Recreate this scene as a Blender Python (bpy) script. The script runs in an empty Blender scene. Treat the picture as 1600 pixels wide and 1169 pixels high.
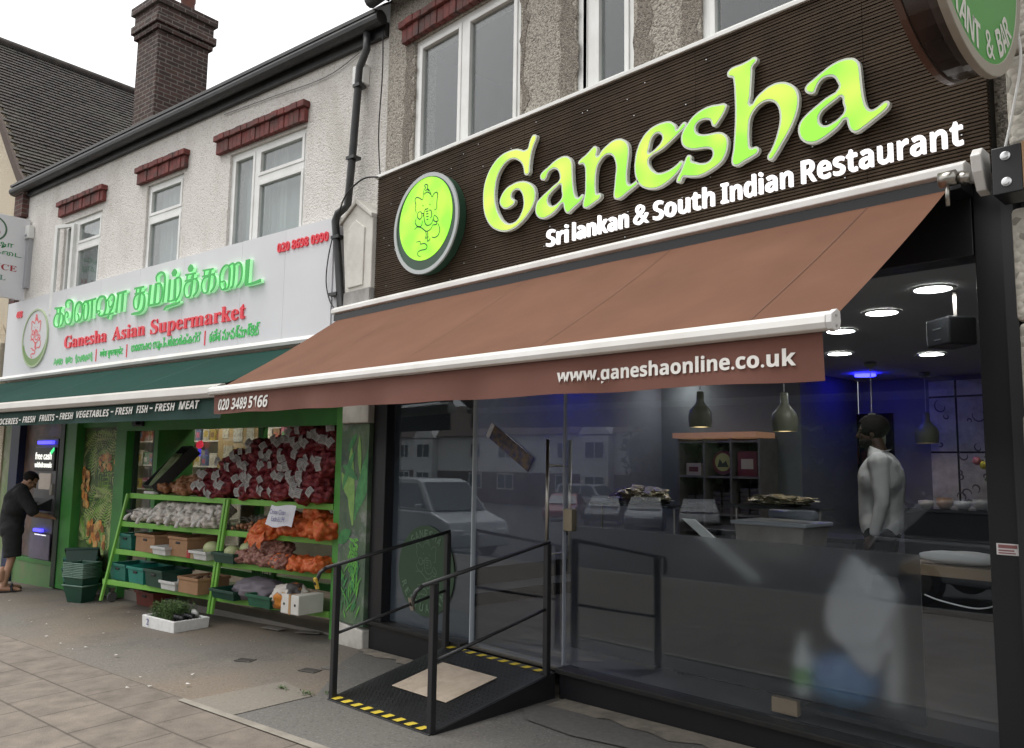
import bpy, bmesh, math, random
from mathutils import Vector, Matrix, noise
random.seed(7)
R_=math.radians
SC=bpy.context.scene
COL=SC.collection
# ---------------------------------------------------------------- camera
cam=bpy.data.cameras.new('camera'); cam_ob=bpy.data.objects.new('camera',cam); COL.objects.link(cam_ob)
_y,_p,_r=R_(45.748),R_(6.370),R_(.8342)
_rt=Vector((math.cos(_y),math.sin(_y),0)); _fw=Vector((-math.sin(_y),math.cos(_y),0)); _up=Vector((0,0,1))
_f=_fw*math.cos(_p)+_up*math.sin(_p); _u=_up*math.cos(_p)-_fw*math.sin(_p)
_rr=_rt*math.cos(_r)+_u*math.sin(_r); _uu=_u*math.cos(_r)-_rt*math.sin(_r)
m=Matrix((_rr,_uu,-_f)).transposed().to_4x4(); m.translation=Vector((0,0,1.65))
cam_ob.matrix_world=m
cam.sensor_width=36; cam.lens=36*1272.74/1600; cam.clip_start=.05; cam.clip_end=2000
SC.camera=cam_ob
# ---------------------------------------------------------------- sky, sun, exposure
SUN_EL,SUN_AZ=R_(68),R_(230)
w=bpy.data.worlds.new('World'); SC.world=w; w.use_nodes=True
nt=w.node_tree; bg=nt.nodes['Background']
sky=nt.nodes.new('ShaderNodeTexSky'); sky.sky_type='NISHITA'; sky.sun_disc=False
sky.sun_elevation=SUN_EL; sky.sun_rotation=SUN_AZ; sky.air_density=1.6; sky.dust_density=6; sky.ozone_density=1
hs=nt.nodes.new('ShaderNodeHueSaturation'); hs.inputs['Saturation'].default_value=.10; hs.inputs['Value'].default_value=1.0
gm=nt.nodes.new('ShaderNodeGamma'); gm.inputs[1].default_value=.5   # cloud cover evens the sky out
nt.links.new(sky.outputs[0],gm.inputs[0]); nt.links.new(gm.outputs[0],hs.inputs['Color']); nt.links.new(hs.outputs[0],bg.inputs['Color'])
bg.inputs['Strength'].default_value=.15
sun=bpy.data.lights.new('sun','SUN'); sun.energy=.5; sun.angle=R_(40); sun.color=(1,.97,.92)
sun_ob=bpy.data.objects.new('sun',sun); COL.objects.link(sun_ob)
_d=Vector((math.sin(SUN_AZ)*math.cos(SUN_EL),math.cos(SUN_AZ)*math.cos(SUN_EL),math.sin(SUN_EL)))
sun_ob.rotation_euler=_d.to_track_quat('Z','Y').to_euler()
sun_ob.location=_d*50
SC.view_settings.view_transform='Standard'; SC.view_settings.look='None'
SC.view_settings.exposure=2.1; SC.view_settings.gamma=1
SC.cycles.max_bounces=10; SC.cycles.diffuse_bounces=4; SC.cycles.glossy_bounces=4; SC.cycles.transmission_bounces=6; SC.cycles.transparent_max_bounces=16
SC.cycles.caustics_reflective=False; SC.cycles.caustics_refractive=True; SC.cycles.blur_glossy=.6
SC.cycles.use_denoising=True
SC.cycles.sample_clamp_indirect=6
# ---------------------------------------------------------------- frames
DD=R_(7.629); J=Vector((-6.382,4.2,0))
SD=Vector((math.cos(DD),math.sin(DD),0)); SN=Vector((-math.sin(DD),math.cos(DD),0))
def S(s,t,z=0): return J+SD*s+SN*t+Vector((0,0,z))
def gz(x,y):
    yy=max(-30,min(8,y))
    return .09+.022*(max(-22,min(12,x))+5)+(.02*(yy-4.2) if yy>2 else -.044+.03*(yy-2))
def gzS(s,t): p=S(s,t); return gz(p.x,p.y)
# ---------------------------------------------------------------- materials
MATS={}
EMS=2**-SC.view_settings.exposure   # lamps and lit signs are given in picture brightness
def _new(name):
    mt=bpy.data.materials.new(name); mt.use_nodes=True
    return mt,mt.node_tree,mt.node_tree.nodes['Principled BSDF']
def mat(name,col,rough=.6,col2=None,scale=8,detail=4,bump=0,bscale=60,metal=0,spec=.5,emit=None,es=1,lo=.35,hi=.65,coat=0,dist=.004,stain=None,sscale=1.2,slo=.5,shi=.75):
    if name in MATS: return MATS[name]
    mt,t,b=_new(name); N=t.nodes; L=t.links
    b.inputs['Base Color'].default_value=(*col,1); b.inputs['Roughness'].default_value=rough
    b.inputs['Metallic'].default_value=metal; b.inputs['Specular IOR Level'].default_value=spec
    b.inputs['Coat Weight'].default_value=coat
    tc=N.new('ShaderNodeTexCoord'); out=None
    def nz(sc,de):
        n=N.new('ShaderNodeTexNoise'); n.inputs['Scale'].default_value=sc; n.inputs['Detail'].default_value=de; n.inputs['Roughness'].default_value=.6
        L.new(tc.outputs['Object'],n.inputs['Vector']); return n
    def ramp(n,a,z):
        r=N.new('ShaderNodeMapRange'); r.inputs[1].default_value=a; r.inputs[2].default_value=z; L.new(n.outputs[0],r.inputs[0]); return r
    if col2:
        n=nz(scale,detail); r=ramp(n,lo,hi)
        mx=N.new('ShaderNodeMix'); mx.data_type='RGBA'; mx.inputs[6].default_value=(*col,1); mx.inputs[7].default_value=(*col2,1)
        L.new(r.outputs[0],mx.inputs[0]); out=mx.outputs[2]
    if stain:
        n=nz(sscale,6); r=ramp(n,slo,shi)
        mx=N.new('ShaderNodeMix'); mx.data_type='RGBA'; mx.inputs[7].default_value=(*stain,1)
        if out: L.new(out,mx.inputs[6])
        else: mx.inputs[6].default_value=(*col,1)
        L.new(r.outputs[0],mx.inputs[0]); out=mx.outputs[2]
    if out: L.new(out,b.inputs['Base Color'])
    if bump:
        n=nz(bscale,3); bp=N.new('ShaderNodeBump'); bp.inputs['Strength'].default_value=bump; bp.inputs['Distance'].default_value=dist
        L.new(n.outputs[0],bp.inputs['Height']); L.new(bp.outputs[0],b.inputs['Normal'])
    if emit:
        b.inputs['Emission Color'].default_value=(*emit,1); b.inputs['Emission Strength'].default_value=es*EMS
    MATS[name]=mt; return mt
def emit_var(name,c1,c2,s1,scale):
    """backlit acrylic: light panels behind make it a little uneven"""
    mt,t,b=_new(name); N=t.nodes; L=t.links
    b.inputs['Base Color'].default_value=(*[v*.5 for v in c1],1); b.inputs['Roughness'].default_value=.3
    tc=N.new('ShaderNodeTexCoord'); n=N.new('ShaderNodeTexNoise'); n.inputs['Scale'].default_value=scale; n.inputs['Detail'].default_value=1
    L.new(tc.outputs['Object'],n.inputs['Vector'])
    r=N.new('ShaderNodeMapRange'); r.inputs[1].default_value=.38; r.inputs[2].default_value=.64; L.new(n.outputs[0],r.inputs[0])
    mx=N.new('ShaderNodeMix'); mx.data_type='RGBA'; mx.inputs[6].default_value=(*c1,1); mx.inputs[7].default_value=(*c2,1)
    L.new(r.outputs[0],mx.inputs[0]); L.new(mx.outputs[2],b.inputs['Emission Color']); b.inputs['Emission Strength'].default_value=s1*EMS
    MATS[name]=mt; return mt
def roughcast(name,base,dark,grain,sc=90,dens=.5,stain=(.2,.19,.17),chips=True):
    """pebbledash: voronoi stones + paint chips + streaks"""
    mt,t,b=_new(name); N=t.nodes; L=t.links
    tc=N.new('ShaderNodeTexCoord')
    v=N.new('ShaderNodeTexVoronoi'); v.inputs['Scale'].default_value=sc; L.new(tc.outputs['Object'],v.inputs['Vector'])
    n=N.new('ShaderNodeTexNoise'); n.inputs['Scale'].default_value=sc*.6; n.inputs['Detail'].default_value=5; L.new(tc.outputs['Object'],n.inputs['Vector'])
    n2=N.new('ShaderNodeTexNoise'); n2.inputs['Scale'].default_value=1.6; n2.inputs['Detail'].default_value=7; n2.inputs['Roughness'].default_value=.65
    mp=N.new('ShaderNodeMapping'); mp.inputs['Scale'].default_value=(1,1,.45); L.new(tc.outputs['Object'],mp.inputs[0]); L.new(mp.outputs[0],n2.inputs['Vector'])
    def mix(a,bb,fac):
        mx=N.new('ShaderNodeMix'); mx.data_type='RGBA'
        for i,q in ((6,a),(7,bb)):
            if isinstance(q,tuple): mx.inputs[i].default_value=(*q,1)
            else: L.new(q,mx.inputs[i])
        L.new(fac,mx.inputs[0]); return mx.outputs[2]
    def rng(o,a,z,hi=1):
        r=N.new('ShaderNodeMapRange'); r.inputs[1].default_value=a; r.inputs[2].default_value=z; r.inputs[4].default_value=hi; L.new(o,r.inputs[0]); return r.outputs[0]
    c=mix(base,grain,rng(n.outputs[0],.62-.2*dens,.75-.2*dens))
    sep=N.new('ShaderNodeSeparateColor'); L.new(v.outputs['Color'],sep.inputs[0])
    c=mix(c,dark,rng(sep.outputs[0],.9-.35*dens,1.0,.8))
    c=mix(c,stain,rng(n2.outputs[0],.5,.8,.75))
    if chips:
        n3=N.new('ShaderNodeTexNoise'); n3.inputs['Scale'].default_value=4.5; n3.inputs['Detail'].default_value=8; n3.inputs['Roughness'].default_value=.7; L.new(tc.outputs['Object'],n3.inputs['Vector'])
        c=mix(c,(.16,.10,.07),rng(n3.outputs[0],.70,.73))
    L.new(c,b.inputs['Base Color']); b.inputs['Roughness'].default_value=.92
    bp=N.new('ShaderNodeBump'); bp.inputs['Strength'].default_value=.9; bp.inputs['Distance'].default_value=.008
    ad=N.new('ShaderNodeMath'); ad.operation='SUBTRACT'; L.new(n.outputs[0],ad.inputs[0]); L.new(v.outputs['Distance'],ad.inputs[1])
    L.new(ad.outputs[0],bp.inputs['Height']); L.new(bp.outputs[0],b.inputs['Normal'])
    MATS[name]=mt; return mt
def bricks(name,c1,c2,mortar,bw=.225,bh=.075,ms=.01,flat=False,bump=.6,var=(.0,.0,.0),rough=.85,off=.5,mfac=None):
    mt,t,b=_new(name); N=t.nodes; L=t.links
    tc=N.new('ShaderNodeTexCoord'); sp=N.new('ShaderNodeSeparateXYZ'); L.new(tc.outputs['Object'],sp.inputs[0])
    cb=N.new('ShaderNodeCombineXYZ')
    if flat:
        L.new(sp.outputs[0],cb.inputs[0]); L.new(sp.outputs[1],cb.inputs[1])
    else:
        ad=N.new('ShaderNodeMath'); L.new(sp.outputs[0],ad.inputs[0]); L.new(sp.outputs[1],ad.inputs[1]); L.new(ad.outputs[0],cb.inputs[0]); L.new(sp.outputs[2],cb.inputs[1])
    br=N.new('ShaderNodeTexBrick'); L.new(cb.outputs[0],br.inputs['Vector'])
    br.inputs['Color1'].default_value=(*c1,1); br.inputs['Color2'].default_value=(*c2,1); br.inputs['Mortar'].default_value=(*mortar,1)
    br.inputs['Scale'].default_value=1; br.inputs['Brick Width'].default_value=bw; br.inputs['Row Height'].default_value=bh; br.inputs['Mortar Size'].default_value=ms; br.inputs['Mortar Smooth'].default_value=.2
    br.offset=off
    n=N.new('ShaderNodeTexNoise'); n.inputs['Scale'].default_value=5 if flat else 7; n.inputs['Detail'].default_value=7; n.inputs['Roughness'].default_value=.65; L.new(tc.outputs['Object'],n.inputs['Vector'])
    mx=N.new('ShaderNodeMix'); mx.data_type='RGBA'; mx.blend_type='MULTIPLY'; mx.inputs[0].default_value=.8
    r=N.new('ShaderNodeMapRange'); r.inputs[1].default_value=.3; r.inputs[2].default_value=.7; r.inputs[3].default_value=.55; r.inputs[4].default_value=1.25; L.new(n.outputs[0],r.inputs[0])
    L.new(br.outputs['Color'],mx.inputs[6]); L.new(r.outputs[0],mx.inputs[7]); L.new(mx.outputs[2],b.inputs['Base Color'])
    b.inputs['Roughness'].default_value=rough
    n4=N.new('ShaderNodeTexNoise'); n4.inputs['Scale'].default_value=90; L.new(tc.outputs['Object'],n4.inputs['Vector'])
    m1=N.new('ShaderNodeMath'); m1.operation='MULTIPLY_ADD'; m1.inputs[1].default_value=-1.2; L.new(br.outputs['Fac'],m1.inputs[0]); L.new(n4.outputs[0],m1.inputs[2])
    bp=N.new('ShaderNodeBump'); bp.inputs['Strength'].default_value=bump; bp.inputs['Distance'].default_value=.006; L.new(m1.outputs[0],bp.inputs['Height']); L.new(bp.outputs[0],b.inputs['Normal'])
    MATS[name]=mt; return mt
def glass(name,tint=(.8,.82,.84),f0=1.5,rough=.0,gl=(1,1,1)):
    mt=bpy.data.materials.new(name); mt.use_nodes=True; t=mt.node_tree; N=t.nodes; L=t.links; N.clear()
    o=N.new('ShaderNodeOutputMaterial'); mx=N.new('ShaderNodeMixShader'); fr=N.new('ShaderNodeFresnel'); fr.inputs[0].default_value=f0
    tr=N.new('ShaderNodeBsdfTransparent'); tr.inputs[0].default_value=(*tint,1); g=N.new('ShaderNodeBsdfGlossy'); g.inputs['Roughness'].default_value=rough; g.inputs[0].default_value=(*gl,1)
    ge=N.new('ShaderNodeNewGeometry'); io=N.new('ShaderNodeMapRange'); io.inputs[3].default_value=f0; io.inputs[4].default_value=1/f0   # same reflectance from both sides of a thin pane
    L.new(ge.outputs['Backfacing'],io.inputs[0]); L.new(io.outputs[0],fr.inputs[0])
    L.new(fr.outputs[0],mx.inputs[0]); L.new(tr.outputs[0],mx.inputs[1]); L.new(g.outputs[0],mx.inputs[2]); L.new(mx.outputs[0],o.inputs[0])
    MATS[name]=mt; return mt
def film(name,col,rough=.3,diff=.2,clear=.0):
    mt=bpy.data.materials.new(name); mt.use_nodes=True; t=mt.node_tree; N=t.nodes; L=t.links; N.clear()
    o=N.new('ShaderNodeOutputMaterial'); g=N.new('ShaderNodeBsdfRefraction'); g.inputs['Roughness'].default_value=rough; g.inputs['IOR'].default_value=1.35; g.inputs[0].default_value=(.9,.9,.9,1)
    d=N.new('ShaderNodeBsdfDiffuse'); d.inputs[0].default_value=(*col,1)
    m1=N.new('ShaderNodeMixShader'); m1.inputs[0].default_value=diff; L.new(g.outputs[0],m1.inputs[1]); L.new(d.outputs[0],m1.inputs[2])
    tr=N.new('ShaderNodeBsdfTransparent'); m2=N.new('ShaderNodeMixShader'); m2.inputs[0].default_value=clear; L.new(m1.outputs[0],m2.inputs[1]); L.new(tr.outputs[0],m2.inputs[2])
    L.new(m2.outputs[0],o.inputs[0]); MATS[name]=mt; return mt
# ---------------------------------------------------------------- mesh builder
class MB:
    def __init__(s): s.v=[]; s.f=[]
    def add(s,vs,fs):
        o=len(s.v); s.v+=[Vector(p) for p in vs]; s.f+=[tuple(i+o for i in f) for f in fs]; return s
    def hexa(s,p): return s.add(p,[(0,3,2,1),(4,5,6,7),(0,1,5,4),(1,2,6,5),(2,3,7,6),(3,0,4,7)])
    def box(s,x0,x1,y0,y1,z0,z1): return s.hexa([(x0,y0,z0),(x1,y0,z0),(x1,y1,z0),(x0,y1,z0),(x0,y0,z1),(x1,y0,z1),(x1,y1,z1),(x0,y1,z1)])
    def cbox(s,c,d,rot=None):
        c=Vector(c); h=Vector(d)/2; q=[Vector((sx*h.x,sy*h.y,sz*h.z)) for sz in(-1,1) for sx,sy in((-1,-1),(1,-1),(1,1),(-1,1))]
        if rot is not None: q=[rot@p for p in q]
        return s.hexa([c+p for p in q])
    def quad(s,a,b,c,d): return s.add([a,b,c,d],[(0,1,2,3)])
    def prism(s,poly,fn,a,b):
        n=len(poly); vs=[fn(p,a) for p in poly]+[fn(p,b) for p in poly]
        fs=[tuple(range(n)),tuple(range(2*n-1,n-1,-1))]+[(i,i+n,(i+1)%n+n,(i+1)%n) for i in range(n)]
        return s.add(vs,fs)
    def tube(s,path,r,n=8,cap=True):
        P=[Vector(p) for p in path]; rs=r if isinstance(r,(list,tuple)) else [r]*len(P); rings=[]; vs=[]; fs=[]; prev=None
        for i,p in enumerate(P):
            t=(P[min(i+1,len(P)-1)]-P[max(i-1,0)]).normalized()
            a=prev if prev is not None else Vector((0,0,1)) if abs(t.z)<.9 else Vector((1,0,0))
            a=(a-t*a.dot(t)).normalized(); prev=a; b=t.cross(a)
            for k in range(n):
                q=2*math.pi*k/n; vs.append(p+(a*math.cos(q)+b*math.sin(q))*rs[i])
        for i in range(len(P)-1):
            for k in range(n): fs.append((i*n+k,i*n+(k+1)%n,(i+1)*n+(k+1)%n,(i+1)*n+k))
        if cap: fs.append(tuple(range(n-1,-1,-1))); fs.append(tuple((len(P)-1)*n+k for k in range(n)))
        return s.add(vs,fs)
    def lathe(s,prof,c=(0,0,0),n=20,axis='z'):
        c=Vector(c); vs=[]; fs=[]
        for r,z in prof:
            for k in range(n):
                q=2*math.pi*k/n; u,w_=r*math.cos(q),r*math.sin(q)
                vs.append(c+(Vector((u,w_,z)) if axis=='z' else Vector((z,u,w_)) if axis=='x' else Vector((u,z,w_))))
        for i in range(len(prof)-1):
            for k in range(n): fs.append((i*n+k,i*n+(k+1)%n,(i+1)*n+(k+1)%n,(i+1)*n+k))
        if prof[0]==prof[-1]: return s.add(vs,fs)
        if prof[0][0]>1e-6: fs.append(tuple(range(n-1,-1,-1)))
        if prof[-1][0]>1e-6: fs.append(tuple((len(prof)-1)*n+k for k in range(n)))
        return s.add(vs,fs)
    def ball(s,c,r,sub=2,fn=None,rot=None):
        bm=bmesh.new(); bmesh.ops.create_icosphere(bm,subdivisions=sub,radius=1); bm.verts.index_update()
        r=Vector(r) if not isinstance(r,(int,float)) else Vector((r,r,r)); c=Vector(c); vs=[]
        for v in bm.verts:
            k=fn(v.co) if fn else 1; q=Vector((v.co.x*r.x,v.co.y*r.y,v.co.z*r.z))*k
            vs.append(c+(rot@q if rot is not None else q))
        fs=[tuple(x.index for x in f.verts) for f in bm.faces]; bm.free(); return s.add(vs,fs)
    def ribbon(s,path,w,nrm,th=0):
        """flat strip along path lying in the plane with normal nrm"""
        P=[Vector(p) for p in path]; nrm=Vector(nrm); vs=[]; fs=[]; k=len(P)
        ws=w if isinstance(w,(list,tuple)) else [w]*k
        for i,p in enumerate(P):
            t=(P[min(i+1,k-1)]-P[max(i-1,0)]).normalized(); b=t.cross(nrm).normalized()*ws[i]
            vs+=[p-b,p+b]
        fs=[(2*i,2*i+1,2*i+3,2*i+2) for i in range(k-1)]
        if th:
            m_=len(vs); vs+=[v-nrm*th for v in vs]; fs+=[tuple(x+m_ for x in reversed(f)) for f in fs]
            ring=[2*i for i in range(k)]+[2*i+1 for i in range(k-1,-1,-1)]
            fs+=[(ring[i],ring[i]+m_,ring[(i+1)%len(ring)]+m_,ring[(i+1)%len(ring)]) for i in range(len(ring))]
        return s.add(vs,fs)
    def wall(s,x0,x1,z0,z1,ya,yb,holes):
        """wall in the xz plane from depth ya to yb with rectangular openings"""
        xs=sorted({x0,x1,*[h[0] for h in holes],*[h[1] for h in holes]}); zs=sorted({z0,z1,*[h[2] for h in holes],*[h[3] for h in holes]})
        xs=[x for x in xs if x0<=x<=x1]; zs=[z for z in zs if z0<=z<=z1]
        for a,b in zip(xs,xs[1:]):
            for c,d in zip(zs,zs[1:]):
                mx,mz=(a+b)/2,(c+d)/2
                if any(h[0]<mx<h[1] and h[2]<mz<h[3] for h in holes): continue
                s.quad((a,ya,c),(b,ya,c),(b,ya,d),(a,ya,d)); s.quad((b,yb,c),(a,yb,c),(a,yb,d),(b,yb,d))
        for h in list(holes):
            a,b,c,d=h
            s.quad((a,ya,c),(a,ya,d),(a,yb,d),(a,yb,c)); s.quad((b,ya,c),(b,yb,c),(b,yb,d),(b,ya,d)); s.quad((a,ya,d),(b,ya,d),(b,yb,d),(a,yb,d)); s.quad((a,ya,c),(a,yb,c),(b,yb,c),(b,ya,c))
        s.quad((x0,ya,z0),(x0,ya,z1),(x0,yb,z1),(x0,yb,z0)); s.quad((x1,ya,z0),(x1,yb,z0),(x1,yb,z1),(x1,ya,z1)); s.quad((x0,ya,z1),(x1,ya,z1),(x1,yb,z1),(x0,yb,z1)); s.quad((x0,ya,z0),(x0,yb,z0),(x1,yb,z0),(x1,ya,z0))
        return s
    def frame(s,x0,x1,z0,z1,ya,yb,w):
        """rectangular frame of butted bars"""
        s.box(x0,x0+w,ya,yb,z0,z1); s.box(x1-w,x1,ya,yb,z0,z1); s.box(x0+w,x1-w,ya,yb,z0,z0+w); s.box(x0+w,x1-w,ya,yb,z1-w,z1); return s
    def shift(s,o): o=Vector(o); s.v=[p-o for p in s.v]; return s
    def build(s,name,m,parent=None,smooth=False,bev=0):
        me=bpy.data.meshes.new(name); me.from_pydata([tuple(p) for p in s.v],[],s.f); me.update()
        return link_mesh(name,me,m,parent,smooth,bev)
def link_mesh(name,me,m,parent=None,smooth=False,bev=0):
    bm=bmesh.new(); bm.from_mesh(me); bmesh.ops.recalc_face_normals(bm,faces=bm.faces[:]); bm.to_mesh(me); bm.free()
    if m is not None: me.materials.clear(); me.materials.append(m)
    if smooth:
        for p in me.polygons: p.use_smooth=True
    o=bpy.data.objects.new(name,me); COL.objects.link(o)
    if parent is not None: o.parent=parent
    if bev:
        b=o.modifiers.new('Bevel','BEVEL'); b.width=bev; b.segments=2; b.limit_method='ANGLE'; b.angle_limit=R_(40)
    return o
def tag(o,label=None,cat=None,group=None,kind=None):
    if label: o['label']=label
    if cat: o['category']=cat
    if group: o['group']=group
    if kind: o['kind']=kind
    return o
class Thing:
    """an Empty at the thing's base; parts are given in the coordinates of its frame ('R' world, 'S' supermarket front)"""
    def __init__(s,name,label,cat,base,fr='R',group=None):
        s.fr=fr; s.org=Vector(base); s.o=bpy.data.objects.new(name,None); COL.objects.link(s.o); s.o.empty_display_size=.1
        s.o.location=S(*base) if fr=='S' else s.org
        if fr=='S': s.o.rotation_euler=(0,0,DD)
        tag(s.o,label,cat,group)
    def part(s,name,mb,m,parent=None,smooth=False,bev=0,label=None):
        o=mb.shift(s.org).build(name,m,parent or s.o,smooth,bev)
        if label: o['label']=label
        return o
    def mesh(s,name,me,m,parent=None,smooth=False):
        me.transform(Matrix.Translation(-s.org)); return link_mesh(name,me,m,parent or s.o,smooth)
def solo(name,label,cat,mb,m,base,fr='R',group=None,smooth=False,bev=0,kind=None):
    o=mb.shift(base).build(name,m,None,smooth,bev); o.location=S(*base) if fr=='S' else base
    if fr=='S': o.rotation_euler=(0,0,DD)
    return tag(o,label,cat,group,kind)
def kids(o): return [c for c in bpy.data.objects if c.parent==o]
def dup(root,loc,rot=None,label=None,group=None,scale=None,ch=None):
    c=root.copy(); COL.objects.link(c); c.location=loc
    if rot is not None: c.rotation_euler=rot
    if scale is not None: c.scale=scale
    if label: c['label']=label
    if group: c['group']=group
    for k in (ch if ch is not None else kids(root)):
        d=k.copy(); COL.objects.link(d); d.parent=c
        for g in kids(k):
            e=g.copy(); COL.objects.link(e); e.parent=d
    return c
# ---------------------------------------------------------------- lettering
def _alpha(s,up,lo,dg):
    r=''
    for c in s:
        if 'A'<=c<='Z': r+=chr(up+ord(c)-65)
        elif 'a'<=c<='z': r+=chr(lo+ord(c)-97)
        elif c.isdigit(): r+=chr(dg+ord(c)-48)
        else: r+=c
    return r
def sans(s): return _alpha(s,0x1D5D4,0x1D5EE,0x1D7EC)
def ital(s): return _alpha(s,0x1D63C,0x1D656,0x1D7EC)
def serif(s): return _alpha(s,0x1D400,0x1D41A,0x1D7CE)
def eval_mesh(o):
    dg=bpy.context.evaluated_depsgraph_get(); dg.update()
    me=bpy.data.meshes.new_from_object(o.evaluated_get(dg)); return me
def text_mesh(body,w,h,depth=.01,offset=0,shear=0,space=1):
    """mesh in x (0..w), z (0..h), y 0..-depth; the bounding box is fitted to w x h"""
    c=bpy.data.curves.new('lettering','FONT'); c.body=body; c.size=1; c.offset=offset; c.extrude=.5; c.shear=shear; c.resolution_u=4; c.space_character=space
    o=bpy.data.objects.new('lettering',c); COL.objects.link(o); me=eval_mesh(o); bpy.data.objects.remove(o); bpy.data.curves.remove(c)
    xs=[v.co.x for v in me.vertices]; ys=[v.co.y for v in me.vertices]; x0,x1,y0,y1=min(xs),max(xs),min(ys),max(ys)
    for v in me.vertices:
        v.co=((v.co.x-x0)/(x1-x0)*w,-(v.co.z+.5)*depth,(v.co.y-y0)/(y1-y0)*h)
    return me
def outline_mesh(loops,depth,inset=0,res=3):
    """closed smooth outlines in (x,z) filled and extruded: mesh with y 0..-depth"""
    c=bpy.data.curves.new('outline','CURVE'); c.dimensions='2D'; c.fill_mode='BOTH'; c.extrude=.5; c.offset=inset; c.resolution_u=res
    for lp in loops:
        sp=c.splines.new('BEZIER'); sp.bezier_points.add(len(lp)-1); sp.use_cyclic_u=True
        for b,(x,z) in zip(sp.bezier_points,lp): b.co=(x,z,0); b.handle_left_type=b.handle_right_type='AUTO'
    o=bpy.data.objects.new('outline',c); COL.objects.link(o); me=eval_mesh(o); bpy.data.objects.remove(o); bpy.data.curves.remove(c)
    for v in me.vertices: v.co=(v.co.x,-(v.co.z+.5)*depth,v.co.y)
    return me
def place(me,x,y,z,rot=None):
    M_=Matrix.Translation((x,y,z))
    if rot is not None: M_=M_@rot.to_4x4()
    me.transform(M_); return me
def remesh(mb,voxel,smooth=4,disp=None):
    me=bpy.data.meshes.new('shape'); me.from_pydata([tuple(p) for p in mb.v],[],mb.f)
    bm=bmesh.new(); bm.from_mesh(me); bmesh.ops.recalc_face_normals(bm,faces=bm.faces[:]); bm.to_mesh(me); bm.free()
    o=bpy.data.objects.new('shape',me); COL.objects.link(o)
    r=o.modifiers.new('r','REMESH'); r.mode='VOXEL'; r.voxel_size=voxel
    if smooth: s_=o.modifiers.new('s','SMOOTH'); s_.factor=.5; s_.iterations=smooth
    out=eval_mesh(o); bpy.data.objects.remove(o)
    if disp:
        for v in out.vertices: v.co+=v.normal*disp(v.co)
    return out
def capsule(mb,a,b,r1,r2,n=14,flat=1.0,fdir=None):
    """tapered limb between joints, round ends"""
    a=Vector(a); b=Vector(b); t=(b-a); L=t.length; t=t/max(L,1e-6); path=[];rs=[]
    for k in range(4): q=k/4*math.pi/2; path.append(a-t*r1*math.cos(q)); rs.append(max(.001,r1*math.sin(q)))
    for k in range(5): path.append(a.lerp(b,k/4)); rs.append(r1+(r2-r1)*k/4)
    for k in range(1,5): q=k/4*math.pi/2; path.append(b+t*r2*math.sin(q)); rs.append(max(.001,r2*math.cos(q)))
    mb.tube(path,rs,n); return mb
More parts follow.
